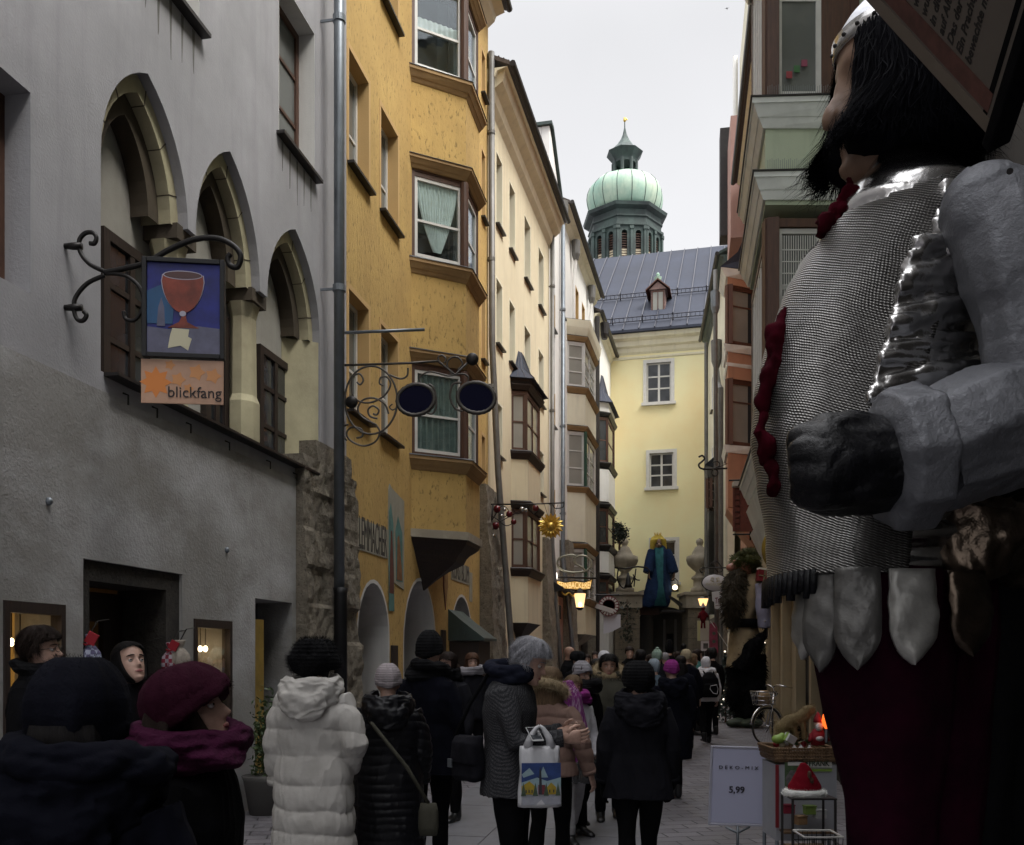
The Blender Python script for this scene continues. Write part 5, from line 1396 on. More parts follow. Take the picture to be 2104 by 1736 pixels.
 # coat
 if coat:
  cm = coat; b = MB(); k = build; q = puff
  neckz = 1.475
  secs = [(hem, .235, .165), (max(hem + .06, .93), .215 if hem < .9 else .2, .152), (1.08, .188, .135), (1.26, .212, .145), (1.36, .205, .125), (1.405, .16, .108), (1.44, .105, .09), (neckz, .082, .08)]
  secs = [x for i, x in enumerate(secs) if i == 0 or x[0] > secs[i - 1][0]]
  b.loft([(0, -.005, z, w * k + q, d * k + q) for z, w, d in secs], 28, 2.3)
  for sd in (-1, 1):
   A = J[sd]; e = A[2].lerp(A[1], .06)
   b.tube([A[0] + Vector((-sd * .03, 0, .0)), A[0].lerp(A[1], .5), A[1], A[1].lerp(e, .5), e], [.075 + q, .07 + q, .061 + q, .056 + q * .8, .048 + q * .5], 16)
  cme = solid(b, res * 1.3, 3, .6); co, no = arrs(cme)
  if quilt:
   pitch_, amp = quilt
   zz = co[:, 2] + vnoise(co, 4.0, 3, .03)
   ph = np.abs(np.sin(PI * zz / pitch_)) ** 0.55 - 0.5
   co += no * (ph * amp * (1 + vnoise(co, (7, 7, 4), 13, .55)))[:, None]
   co += no * (np.abs(vnoise(co, (16, 16, 5), 15, 1.0)) ** .5 * -amp * .7)[:, None]
   seam = np.exp(-(np.abs(np.sin(PI * zz / pitch_)) / .35) ** 2)
   co += no * (seam * vnoise(co, (26, 26, 9), 5, amp * .35))[:, None]
   co += no * vnoise(co, (8, 8, 5), 8, amp * .4)[:, None]
  else:
   co += no * vnoise(co, (7, 7, 3.2), int(xp), .010)[:, None]
   co += no * (np.abs(vnoise(co, (12, 12, 6), int(xp) + 3, 1.0)) ** .6 * -.010)[:, None]
  setco(cme, co); cc = link(cme, 'coat', cm, r)
  if near:
   # hem, cuffs
   for sd in (-1, 1):
    A = J[sd]; e = A[2].lerp(A[1], .06); d = (A[2] - A[1]).normalized()
    MB().tube([e - d * .02, e + d * .012], (.05 + q * .5) * 1.02, 18).obj('cuff', cm, cc, True)
 # hood lying on the back
 if hood:
  m = MB(); R = []
  for i in range(15):
   t = i / 14; a = math.radians(-150 + 300 * t) - PI / 2
   rr = .125 + .035 * math.sin(PI * t); th = .045 + .045 * math.sin(PI * t)
   c = Vector((rr * math.cos(a) * 1.05, rr * math.sin(a) * .95 - .02, 1.455 - .055 * math.sin(PI * t) + .03 * (1 - math.sin(PI * t))))
   o_ = Vector((math.cos(a), math.sin(a), 0))
   R.append([tuple(c + o_ * (th * .62 * math.cos(u)) + Vector((0, 0, 1)) * (th * 1.25 * math.sin(u))) for u in [2 * PI * k / 14 for k in range(14)]])
  m.rings(R)
  m.ball((0, -.175 * build, 1.36), (.15, .06, .12), 20, 12)
  hm2 = solid(m, res * 1.3, 3, .6); co, no = arrs(hm2)
  co += no * vnoise(co, (14, 14, 20), 21, .012)[:, None]; co += no * (np.abs(vnoise(co, (9, 9, 22), 31, 1.0)) ** .5 * -.014)[:, None]
  setco(hm2, co); link(hm2, 'hood', hood, r)
 if furhood:
  m = MB(); pts = []
  for i in range(24):
   a = 2 * PI * i / 24 - PI / 2; pts.append((.135 * math.cos(a), -.03 + .10 * math.sin(a), 1.535 - .085 * math.cos(a + PI / 2) * -1 * 0 - .06 * (-math.sin(a)) * -1))
  m.tube(pts, .042, 10, closed=True)
  f = solid(m, .012, 1); fo = link(f, 'fur_trim', furhood, r); fuzz(fo, furhood, 2600 if near or Y < 12 else 300, .035, r, 'fur_strands')
 if scarf:
  sm_, sc_ = scarf
  m = MB()
  for k in range(3):
   pts = []
   for i in range(26):
    a = 2 * PI * i / 26; rr = (.098 + .018 * math.sin(a * 2 + k * 2)) * sc_
    pts.append((rr * math.cos(a) * 1.08, .0 + rr * math.sin(a), 1.44 + .032 * k + .016 * math.sin(a + k * 2.1)))
   m.tube(pts, .034 * sc_, 12, closed=True)
  f = solid(m, res * 1.3, 2); co, no = arrs(f)
  co += no * vnoise(co, (16, 16, 34), 11 + int(xp), .012)[:, None]
  setco(f, co); link(f, 'scarf', sm_, r)
 # trousers and shoes
 tm = trou or cloth_black
 if hem > .2:
  b = MB(); b.loft([(0, 0, .84, .165, .12), (0, 0, .93, .17, .122), (0, 0, 1.0, .16, .11)], 18)
  for sd in (-1, 1):
   hip, knee, ank = L[sd]
   b.tube([hip, hip.lerp(knee, .5), knee, knee.lerp(ank, .4), ank + Vector((0, 0, .01))], [.102, .085, .064, .062, .052], 14)
  t = solid(b, res * 1.6, 2); co, no = arrs(t); co += no * vnoise(co, (10, 10, 7), 5, .006)[:, None]; setco(t, co)
  link(t, 'trousers', tm, r)
 if Y > 3:
  for sd in (-1, 1):
   hip, knee, ank = L[sd]
   b = MB(); b.tube([ank + Vector((0, -.005, .10)), ank + Vector((0, -.01, 0)), ank + Vector((0, -.015, -.04))], [.053, .052, .05], 14)
   b.rings([[(ank.x + .044 * w * math.cos(u), ank.y + y, ank.z - .083 + max(0, hgt * (.5 + .5 * math.sin(u)))) for u in [2 * PI * k_ / 12 for k_ in range(12)]] for y, w, hgt in ((-.06, .6, .07), (-.04, .95, .10), (.02, .95, .10), (.09, 1.05, .065), (.15, 1.0, .05), (.185, .6, .03))])
   t = solid(b, max(res, .008), 1); link(t, 'shoe', shoes or m_shoe, r)
 return r
def fuzz(obj, mat, count, length, parent, name, droop=0.0, seed=1, width=.0012, local=True, jit=.004):
 me = obj.data; co, no = arrs(me); r = np.random.RandomState(seed); idx = r.randint(0, len(co), count)
 vs = []; fs = []
 for i in idx:
  p = Vector(co[i]) + Vector(r.normal(size=3)) * jit; n = (Vector(no[i]) + Vector(r.normal(size=3)) * .45).normalized(); n.z -= droop
  t = n.orthogonal().normalized() * width * r.uniform(.7, 1.6); L = length * r.uniform(.5, 1.2)
  b = len(vs); vs += [p - t, p + t, p + n * L * .6 + t * .6 + Vector((0, 0, -droop * L * .1)), p + n * L]; fs += [(b, b + 1, b + 2), (b, b + 2, b + 3)]
 m = bpy.data.meshes.new(name); m.from_pydata([tuple(v) for v in vs], [], fs); m.materials.append(mat)
 o = bpy.data.objects.new(name, m); COL.objects.link(o); o.parent = obj if local else parent; return o
cloth_black = cloth('black_cloth', (0.006, 0.006, 0.007)); m_shoe = plain('black_shoe_leather', (0.008, 0.008, 0.009), 0.4, b=0.002)
c_navy = cloth('navy_cloth', (0.0055, 0.006, 0.011)); c_char = cloth('charcoal_cloth', (0.014, 0.014, 0.018)); c_olive = cloth('olive_cloth', (0.075, 0.072, 0.056))
c_whitep = cloth('cream_puffer_shell', (0.52, 0.50, 0.47), (0.43, 0.41, 0.38), rough=0.6, weave=400, b=.0005); c_blackp = plain('black_puffer_shell', (0.005, 0.005, 0.007), 0.45, b=0.004, bsc=25, spec=.25)
c_pinkp = cloth('dusty_pink_jacket', (0.25, 0.165, 0.135), (0.19, 0.12, 0.10)); c_jeans = cloth('grey_jeans', (0.11, 0.11, 0.115)); c_white = cloth('white_jacket', (0.60, 0.59, 0.62), (0.5, 0.49, 0.52))
def tweedmat():
 m, nt, bs = nodes_of('herringbone_tweed'); co = coord(nt, (1, 1, 1), (0.6, 0.6, 0.4))
 w = N(nt, 'ShaderNodeTexWave', Scale=26, Distortion=2.0, Detail=2); nt.links.new(co, w.inputs['Vector'])
 n_ = noise_(nt, coord(nt), 260, 2); col = mixc(nt, w.outputs['Fac'], (0.035, 0.036, 0.040), (0.10, 0.10, 0.105)); col = mixc(nt, ramp(nt, n_, [(0.4, (0, 0, 0)), (0.6, (1, 1, 1))]), col, (0.02, 0.02, 0.023))
 nt.links.new(col, bs.inputs['Base Color']); bs.inputs['Roughness'].default_value = 1; bs.inputs['Specular IOR Level'].default_value = .1; bump(nt, n_, bs, .6, .002); bump(nt, noise_(nt, coord(nt), 9, 4), bs, .5, .012); return m
m_tweed = tweedmat()
k_black = knit('black_knit', (0.008, 0.008, 0.009)); k_maroon = cloth('maroon_felted_wool', (0.045, 0.010, 0.022), (.03, .006, .014), weave=120, b=.003); k_maroon2 = knit('maroon_scarf_knit', (0.045, 0.006, 0.026), 60, .006)
k_beige = knit('pinkish_grey_knit', (0.33, 0.29, 0.30), 120, .002, (0.28, 0.25, 0.26)); k_grey = knit('grey_knit', (0.26, 0.25, 0.27), 60, .005); k_purple = knit('purple_knit', (0.22, 0.03, 0.17), 60); k_mint = knit('mint_knit', (0.24, 0.32, 0.27), 80)
k_ochre = knit('beige_knit', (0.36, 0.30, 0.20), 80); k_navy = cloth('navy_fleece', (0.008, 0.0085, 0.014), weave=100, b=.004)
m_fur = hairmat('tan_fur', (0.42, 0.33, 0.2), (0.2, 0.15, 0.09))
A90 = -PI / 2
# foreground
person('figure seen from behind in a tall dark woollen beanie and bulky dark hood, lowest left', 155, 1347, 2.05, 0.1, hat=('beanie', k_navy), coat=c_navy, hem=.75, puff=.03, hood=c_navy, scarf=(c_navy, 1.45), hair=h_black, long_hair=(.42, 1.3), res=.005, hatext=.045, bighat=True, group='onlookers in the foreground')
person('woman in profile with maroon beanie and maroon scarf looking up to the right', 380, 1362, 2.57, A90 + .06, hat=('beanie', k_maroon), hair=h_brown, long_hair=(.22, 1.2), coat=cloth_black, hem=.75, puff=.02, scarf=(k_maroon2, 1.3), pitch=.30, res=.005, hatext=.022, bighat=True, group='onlookers in the foreground')
person('dark haired man with glasses in a black coat turned right, at the left edge', 78, 1284, 5.35, A90 + .12, hair=h_brown, coat=cloth_black, hem=.8, male=True, glasses=True, scarf=(k_black, .9), hairex=.024, pitch=.12, group='onlookers in the foreground')
person('woman with pulled back black hair gazing up beside the maroon beanie', 272, 1316, 5.3, -PI + .85, hair=h_black, coat=cloth_black, pitch=.34, group='onlookers in the foreground', xoff=-.02, hairex=.014, hairline=.088)
person('person from behind in a long cream quilted coat and black fur hat', 645, 1312, 5.5, -.12, hat=('fur', k_black), coat=c_whitep, hem=.42, puff=.016, hood=c_whitep, quilt=(.15, .014), arms=('down', 'pocket'), glove=cloth_black, hair=h_black, build=1.02, bighat='fuzz', hatext=.03)
person('person in a pinkish grey beanie and long black quilted coat crossed by a strap', 797, 1361, 6.1, 0.15, hat=('beanie', k_beige), coat=c_blackp, hem=.42, puff=.025, quilt=(.06, .009), hood=c_blackp, arms=('pocket', 'down'), glove=cloth_black, hatext=.03, build=1.05)
person('tall man from behind in a black beanie and dark coat beside the silver haired man', 880, 1298, 7.0, -.35, hat=('beanie', k_black), coat=c_navy, hem=.72, scarf=(k_black, 1.1), male=True, hatext=.045, arms=('pocket', 'down'), glove=cloth_black, build=1.08, longhat=.015)
oldman = person('silver haired man in grey tweed coat bowing his head over his phone', 1050, 1292, 5.55, A90 - .22, hair=h_grey, coat=m_tweed, hem=.78, male=True, pitch=-.34, stoop=.9, scarf=(cloth('blue_black_scarf', (0.014, 0.016, 0.028)), 1.1), arms=('front', ((.22, .08, 1.10), (.16, .33, 1.12))), hairex=.026, build=1.05, trou=cloth_black)
person('woman from behind in a dusty pink jacket behind the white carrier bag', 1128, 1368, 6.7, -.5, hair=h_blond, coat=c_pinkp, hem=.86, puff=.015, quilt=(.11, .010), long_hair=(.26, 1.5), arms=('down', 'out'), stride=.06, hairex=.022, furhood=m_fur)
person('woman from behind in dark hooded parka and black hat, mid lane', 1312, 1356, 6.1, 0.05, hat=('beanie', k_black), coat=c_char, hem=.76, puff=.012, hood=c_char, arms=('down', 'down'), glove=cloth_black, stride=.10, hair=h_brown, bighat=True, hatext=.03, build=1.02)
# middle distance
person('person with a purple streaked scarf over a pale jacket, walking behind the pink jacket', 1176, 1385, 8.2, -PI + .3, hair=h_blond, coat=c_white, hem=.8, trou=cloth('white_trousers', (0.42, 0.41, 0.42)), stride=.18, scarf=(k_purple, 1.3), arms=('down', 'down'))
person('woman with grey beanie, glasses and black coat walking towards the camera', 1194, 1356, 8.6, -PI + .6, hat=('beanie', k_grey), coat=cloth_black, hem=.72, scarf=(k_black, 1.45), glasses=True, skin=m_skin2, glove=cloth_black, stride=.12, hair=h_brown, hatext=.03)
person('bearded man in a fur-trimmed olive parka facing the camera', 1250, 1342, 9.3, PI - .05, hair=h_black, coat=c_olive, hem=.75, male=True, furhood=m_fur, skin=m_skin2, arms=('pocket', 'pocket'), puff=.03, stride=.08, hood=c_olive)
person('pale faced woman half hidden behind the tall dark coat', 921, 1338, 9.2, PI - .5, hair=h_brown, coat=c_char, scarf=(cloth_black, 1.0), long_hair=(.22, 1.2))
person('woman with long wavy auburn hair and a striped scarf near the ochre arches', 969, 1340, 12.4, PI + .25, hair=h_red, long_hair=(.36, 1.8), coat=c_char, scarf=(k_grey, 1.2), hairex=.026)
person('person from behind in a purple beanie and long navy coat', 1380, 1354, 10.6, .1, hat=('beanie', k_purple), coat=c_navy, hem=.5, puff=.03, hood=c_navy, glove=cloth_black, stride=.05)
backp = person('person in a white hooded jacket with a black backpack and black leggings', 1450, 1348, 17.2, .08, hat=('hood', c_white), coat=c_white, hem=.84, puff=.03, stride=.12, arms=('down', 'down'), trou=cloth_black, hatext=.035, hood=c_white, res=.010)
person('bald man in profile in the crowd by the arched pink shopfront', 1168, 1328, 17, A90 - .3, coat=cloth_black, male=True, skin=m_skin2, det=False)
person('person in a flat dark hat behind the grey beanie', 1187, 1337, 15, .3, hat=('fur', k_black), coat=cloth_black, det=False)
person('man in dark jacket facing the camera in front of the left portal pier', 1293, 1328, 20, PI, hair=h_brown, coat=cloth_black, male=True, det=False)
person('dark haired person from behind near the left portal pier', 1316, 1334, 18, .1, hair=h_black, coat=c_char, det=False, hairex=.03)
person('small pale faced person between the dark heads in the crowd', 1326, 1346, 19, PI, hair=h_brown, coat=c_char, det=False)
person('person in a mint and lime bobble hat heading for the archway', 1350, 1333, 16, 0, hat=('pom', k_mint), coat=c_char, hem=.7, det=False, hatext=.04)
person('black hooded person standing out against the archway light', 1375, 1322, 24, 0, hat=('hood', cloth_black), coat=cloth_black, det=False, longhat=.10, hatext=.05)
person('person in a grey hat below the archway', 1366, 1340, 21, .2, hat=('beanie', k_grey), coat=c_char, det=False)
person('person in a pale blue hood beside the purple beanie', 1344, 1352, 13.5, .2, hat=('hood', cloth('pale_blue_cloth', (0.28, 0.33, 0.38))), coat=cloth('steel_blue_cloth', (0.12, 0.16, 0.20)), det=False)
person('person from behind in a beige beanie and long navy coat', 1410, 1333, 16, .05, hat=('beanie', k_ochre), coat=c_navy, hem=.5, stride=.08, det=False, hatext=.03)
person('brown haired person turning right behind the white hood', 1431, 1333, 20, A90, hair=h_brown, coat=cloth('teal_cloth', (0.06, 0.16, 0.15)), det=False)
person('dark haired person close to the right-hand wall', 1462, 1330, 19, .4, hair=h_black, coat=cloth_black, det=False, hairex=.03)
person('person in a grey jacket far in the crowd by the archway', 1392, 1338, 26, .1, hair=h_brown, coat=c_char, det=False)
person('tiny dark figure walking inside the archway', 1404, 1322, 38, 0, hair=h_black, coat=cloth_black, det=False)
person('person with light hood in the crowd under the red round sign', 1240, 1336, 14, PI + .3, hat=('hood', c_white), coat=c_char, det=False)
person('dark clad person near the timber oriels', 1222, 1338, 24, PI, hair=h_brown, coat=c_navy, det=False)
for i, (x_, t_, Y_, f_, hm_, cm_, lab) in enumerate(((1226, 1352, 11.5, PI - .2, h_black, cloth_black, 'dark haired woman peering out between the grey beanie and the olive parka'), (1337, 1343, 17.5, PI + .4, h_brown, c_char, 'brown haired person facing the camera left of the mint bobble hat'), (1398, 1346, 14.5, -.3, h_black, c_navy, 'black haired person walking off right of the purple beanie'), (1422, 1342, 19, A90, h_blond, c_olive, 'fair haired person in olive crossing towards the right wall'), (1305, 1345, 22, A90 * .6, h_brown, cloth_black, 'small dark figure turning right near the left portal pier'), (1383, 1340, 30, 0, h_brown, c_olive, 'tiny olive coated figure below the archway lights'), (1205, 1343, 19, PI, h_brown, c_char, 'small figure facing the camera behind the grey beanie'))):
 person(lab, x_, t_, Y_, f_, hair=hm_, coat=cm_, det=False, stride=.06 * (i % 3), long_hair=(.24, 1.2) if i % 2 == 0 else None)
# things carried
def ws(o, v): return o.matrix_world @ Vector(v)
bpy.context.view_layer.update()
def backpack():
 s = backp.scale.x; base = backp.location
 r = root('backpack', 'black backpack with a white loop mark on the white hooded jacket', 'backpack', base, backp.rotation_euler.z); r.scale = (s, s, s)
 m = MB(); m.loft([(0, -.235, .93, .15, .08), (0, -.25, 1.0, .185, .11), (0, -.25, 1.15, .19, .115), (0, -.24, 1.3, .165, .10), (0, -.22, 1.40, .10, .06), (0, -.21, 1.43, .04, .03)], 24, 2.8)
 m.loft([(.0, -.34, .97, .13, .05), (0, -.35, 1.08, .15, .06), (0, -.345, 1.18, .13, .05), (0, -.33, 1.21, .06, .02)], 20, 2.8)
 link(solid(m, .01, 2), 'bag', cloth_black, r)
 for sd in (-1, 1): MB().tube([(sd * .09, -.22, 1.40), (sd * .11, -.12, 1.47), (sd * .12, .03, 1.42)], .02, 8).obj('strap', cloth_black, r, True)
 MB().tube([(-.03, -.412, 1.16), (.09, -.405, 1.18), (.12, -.405, 1.10), (.10, -.405, 1.0), (.02, -.412, 1.02), (-.04, -.412, 1.10)], .006, 6, closed=True).obj('white_piping', c_white, r)
backpack()
def carrier_bag():
 p = at(1108, HY, 5.25); Z = lambda y: at(1108, y, 5.25).z
 r = root('carrier_bag', 'white plastic carrier bag printed with a snowy village under a blue sky', 'bag', (p.x, p.y, 0), .1)
 zt, zb = Z(1532), Z(1655)
 w = .118
 m = MB(); R = []
 n = 40
 for i in range(15):
  t = i / 14; z = zb + (zt - zb) * t
  ww = w * (1.04 - .10 * t + (0.02 if i == 0 else 0)); d = .055 * (1 - t) ** .5 + .018
  R.append([(ww * math.copysign(abs(math.cos(q)) ** .6, math.cos(q)) + .004 * math.sin(t * 9 + q * 3), d * math.copysign(abs(math.sin(q)) ** .8, math.sin(q)) + .006 * math.sin(q * 9 + t * 4) * (1 - t * .3), z) for q in [2 * PI * k / n for k in range(n)]])
 mp = plain('white_plastic', (0.55, 0.55, 0.57), 0.35, var=.1, b=.006, bsc=22)
 o = m.rings(R).obj('bag_body', mp, r, True)
 for sx in (-1, 1):
  MB().tube([(sx * .07, 0, zt - .01), (sx * .05, 0, zt + .05), (sx * .02, 0, zt + .10), (0, 0, zt + .115)], [.028, .02, .012, .008], 8).obj('handle', mp, r, True)
 # printed picture: thin layers following the front
 H_ = zt - zb
 def lay(poly, mat, k):
  vs = []
  for x, t in poly:
   vs.append((x * w * .94, t))
  a = MB(); pts = [(x, zb + H_ * t) for x, t in vs]
  c = (sum(p_[0] for p_ in pts) / len(pts), sum(p_[1] for p_ in pts) / len(pts))
  a.extr(pts, 'y', -.074 - .0008 * k, -.073); a.obj('printed_picture', mat, o)
 blue = plain('print_blue', (0.03, 0.065, 0.22), .4, var=.4, vs=20); yel = plain('print_yellow', (0.42, 0.30, 0.03), .4, var=.3, vs=30); gr = plain('print_green', (0.07, 0.11, 0.07), .4, var=.5, vs=40)
 red = plain('print_red', (0.16, 0.03, 0.04), .4); snow = plain('print_snow', (0.30, 0.42, 0.46), .4, var=.2, vs=20); dk = plain('print_dark', (0.03, 0.03, 0.04), .4); base = plain('print_base', (0.36, 0.37, 0.42), .4, var=.2, vs=25)
 lay([(-1, .05), (1, .05), (1, .74), (-1, .74)], base, 0)
 lay([(-1, .42), (1, .42), (1, .74), (-1, .74)], blue, 1)
 lay([(-.1, .5), (.1, .68), (.35, .5)], snow, 2); lay([(-1, .55), (-.6, .66), (-.35, .56), (-.9, .5)], snow, 2)
 lay([(-1, .42), (-.2, .5), (.3, .44), (1, .5), (1, .34), (-1, .34)], snow, 2)
 lay([(-1, .22), (-.25, .22), (-.25, .34), (-.6, .44), (-1, .36)], yel, 3); lay([(-.15, .22), (.2, .22), (.2, .38), (-.15, .38)], red, 3); lay([(.3, .22), (.75, .22), (.75, .34), (.5, .42), (.3, .34)], yel, 3)
 lay([(-.12, .22), (.05, .22), (.0, .6), (-.06, .68), (-.1, .6)], dk, 4)
 for x in (-.9, -.3, .25, .85): lay([(x - .13, .2), (x + .13, .2), (x, .42)], gr, 5)
 for x in (-.8, -.65, -.5, .4, .6): lay([(x, .25), (x + .06, .25), (x + .06, .3), (x, .3)], dk, 5)
carrier_bag()
def bags():
 # phone in the old man's hands
 p = at(1098, 1508, 5.25); r = root('phone', 'pale phone held by the silver haired man', 'phone', p, .3)
 MB().box(-.035, .035, -.07, .07, -.004, .004, Rx(.5)).obj('phone_case', plain('pale_case', (.5, .5, .5), .3), r, bevel=.003)
 MB().box(-.031, .031, -.062, .062, .0042, .005, Rx(.5)).obj('screen', m_glass, r)
 # shoulder bag
 p = at(962, 1552, 5.45); r = root('shoulder_bag', 'dark canvas shoulder bag at the back of the tweed coat', 'bag', p, -.9)
 m = MB(); m.loft([(0, 0, -.15, .10, .045), (0, 0, -.12, .125, .06), (0, 0, .04, .12, .055), (0, 0, .10, .11, .04)], 28, 3.5).loft([(0, -.02, -.04, .122, .055), (0, -.015, .08, .122, .055), (0, 0, .12, .115, .04)], 28, 3.5)
 me = solid(m, .008, 1); co, no = arrs(me); co += no * vnoise(co, (9, 9, 9), 3, .01)[:, None]; setco(me, co); o = link(me, 'bag', c_char, r); MB().tube([(-.14, 0, .10), (-.12, .10, .30), (0.0, .18, .52)], .012, 8).obj('strap', cloth_black, r, True)
 MB().box(-.1, -.06, -.082, -.074, -.07, -.02).obj('buckle', m_zinc, r)
 # small bag with diagonal strap on the black quilted coat
 a = at(768, 1492, 5.82); b = at(835, 1575, 5.78); c = at(880, 1650, 5.80); r = root('crossbody_bag', 'small olive bag on a diagonal strap across the black quilted coat', 'bag', (c.x, c.y, c.z))
 MB().loft([(0, 0, -.20, .055, .03), (0, 0, -.15, .065, .04), (0, 0, -.05, .062, .038), (0, 0, .0, .05, .02)], 16, 3).obj('bag', c_olive, r, True)
 pts = [Vector(at(757, 1478, 5.98)) - c, a - c, b - c, Vector((0, 0, 0))]
 MB().tube([(p0.x, p0.y - .0, p0.z) for p0 in pts], .012, 8).obj('strap', c_olive, r, True)
 # glossy plastic bag
 p = at(1203, 1572, 7.9); r = root('glossy_bag', 'crumpled glossy dark carrier bag beside the purple scarf', 'bag', p, .2)
 m = MB(); m.loft([(0, 0, -.14, .10, .05), (0, 0, -.10, .125, .07), (0, 0, 0, .11, .06), (0, 0, .08, .05, .03), (0, 0, .13, .02, .02), (0, 0, .2, .012, .012)], 30)
 me = solid(m, .006, 1); co, no = arrs(me); co += no * vnoise(co, (30, 30, 8), 5, .02)[:, None]; setco(me, co); link(me, 'bag', plain('glossy_plastic', (.03, .03, .03), .12, spec=.9), r)
 # striped purple wrap of the walker
 p = at(1188, 1500, 8.0)
 r = root('purple_shawl', 'purple shawl streaked with white hanging from the shoulder', 'shawl', (p.x, p.y, 0), .1)
 m2, nt, bs = nodes_of('streaked_purple'); f = noise_(nt, coord(nt, (45, 45, 4)), 2, 3); nt.links.new(ramp(nt, f, [(.5, (.16, .015, .14)), (.66, (.45, .33, .43))]), bs.inputs['Base Color']); bs.inputs['Roughness'].default_value = .9
 Z = lambda y: at(1188, y, 8.0).z
 m = MB(); m.loft([(-.0, 0, Z(1600), .05, .03), (0, 0, Z(1570), .09, .05), (-.01, 0, Z(1500), .085, .06), (-.06, .0, Z(1430), .08, .07), (-.09, .03, Z(1400), .04, .05)], 24)
 me = solid(m, .008, 2); co, no = arrs(me); co += no * vnoise(co, (40, 40, 4), 5, .012)[:, None]; setco(me, co); link(me, 'shawl_cloth', m2, r)
bags()
# ================================================================ the armoured giant
def papier(name, c, c2, b=.02, rg=.42, mt=.35):
 m, nt, bs = nodes_of(name); co = coord(nt)
 v = N(nt, 'ShaderNodeTexVoronoi', Scale=2.6); v.feature = 'DISTANCE_TO_EDGE'; nt.links.new(co, v.inputs['Vector'])
 f = noise_(nt, co, 3.5, 9, .7); f2 = noise_(nt, co, 38, 5, .7)
 col = mixc(nt, ramp(nt, f, [(.35, (0, 0, 0)), (.7, (1, 1, 1))]), c, c2)
 nt.links.new(col, bs.inputs['Base Color']); bs.inputs['Roughness'].default_value = rg; bs.inputs['Metallic'].default_value = mt
 bump(nt, v.outputs['Distance'], bs, .5, b); bump(nt, f, bs, .6, b * 1.5); bump(nt, f2, bs, .5, b * .3)
 return m
def mailmat():
 m, nt, bs = nodes_of('chain_mail'); tc = nt.nodes.new('ShaderNodeTexCoord')
 uv = nt.nodes.new('ShaderNodeUVMap'); mp = nt.nodes.new('ShaderNodeMapping'); nt.links.new(uv.outputs[0], mp.inputs[0])
 nz = N(nt, 'ShaderNodeTexNoise', Scale=3.0, Detail=3); nt.links.new(tc.outputs['Object'], nz.inputs['Vector'])
 vm = nt.nodes.new('ShaderNodeVectorMath'); vm.operation = 'SCALE'; vm.inputs['Scale'].default_value = .05; nt.links.new(nz.outputs['Color'], vm.inputs[0])
 ad = nt.nodes.new('ShaderNodeVectorMath'); nt.links.new(mp.outputs[0], ad.inputs[0]); nt.links.new(vm.outputs[0], ad.inputs[1])
 sx = nt.nodes.new('ShaderNodeSeparateXYZ'); nt.links.new(ad.outputs[0], sx.inputs[0])
 def wv(sock, fr, ph=None):
  a = nt.nodes.new('ShaderNodeMath'); a.operation = 'MULTIPLY'; a.inputs[1].default_value = fr; nt.links.new(sock, a.inputs[0])
  o = a.outputs[0]
  if ph is not None:
   q = nt.nodes.new('ShaderNodeMath'); q.operation = 'ADD'; nt.links.new(o, q.inputs[0]); nt.links.new(ph, q.inputs[1]); o = q.outputs[0]
  s = nt.nodes.new('ShaderNodeMath'); s.operation = 'SINE'; nt.links.new(o, s.inputs[0]); return s.outputs[0], o
 v, vp = wv(sx.outputs[1], 2 * PI / .0115)
 hv = nt.nodes.new('ShaderNodeMath'); hv.operation = 'MULTIPLY'; hv.inputs[1].default_value = .5; nt.links.new(vp, hv.inputs[0])
 u, _ = wv(sx.outputs[0], 2 * PI / .016, hv.outputs[0])
 k = nt.nodes.new('ShaderNodeMath'); k.operation = 'MULTIPLY_ADD'; k.inputs[1].default_value = .30; nt.links.new(u, k.inputs[0]); nt.links.new(v, k.inputs[2])
 f = ramp(nt, k.outputs[0], [(.25, (0, 0, 0)), (1.0, (1, 1, 1))])
 ns = noise_(nt, coord(nt), 2.2, 7, .75); f = mixc(nt, ramp(nt, ns, [(.38, (.35, .35, .35)), (.62, (1, 1, 1))]), (0, 0, 0), f)  # noise clumps paint sparkle highlights into the mail colour
 nt.links.new(mixc(nt, f, (.085, .08, .075), (.60, .585, .56)), bs.inputs['Base Color'])
 bs.inputs['Metallic'].default_value = .85; bs.inputs['Roughness'].default_value = .33
 bump(nt, k.outputs[0], bs, .7, .006); return m
m_gpaint = papier('grey_papier_mache', (.20, .205, .225), (.13, .135, .15), .03); m_gdark = papier('black_papier_mache', (.0015, .0015, .002), (.006, .006, .009), .025, .3, 0); m_gdark.node_tree.nodes['Principled BSDF'].inputs['Specular IOR Level'].default_value = .28
m_mail = mailmat()
m_foil = plain('silver_lame', (.62, .61, .60), .23, 1.0, var=.2, vs=5, b=.008, bsc=9); m_foild = plain('bronze_lame', (.16, .12, .09), .28, .9, var=.6, vs=4, b=.02, bsc=7)
m_petal = plain('pale_foil_leather', (.46, .45, .42), .45, .45, var=.45, vs=7, b=.018, bsc=6)
m_velvet = cloth('maroon_velvet', (.022, .0015, .009), (.010, .001, .005), weave=90, b=.004, sheen=.1); m_bow = cloth('dark_red_velvet', (.055, .002, .008), (.02, .001, .003))
m_gskin = plain('painted_skin', (.26, .155, .10), .5, var=.35, vs=5, b=.006, bsc=14); m_helm = plain('beaten_silver', (.55, .56, .60), .38, .85, var=.35, vs=7, b=.006, bsc=24)
def grow(mb, vox, name, mat, parent, sm=2, n=None):
 me = solid(mb, vox, sm); co, no = arrs(me)
 if n:
  for (sc, amp, sd) in n: co += no * vnoise(co, sc, sd, amp)[:, None]
 setco(me, co); return link(me, name, mat, parent)
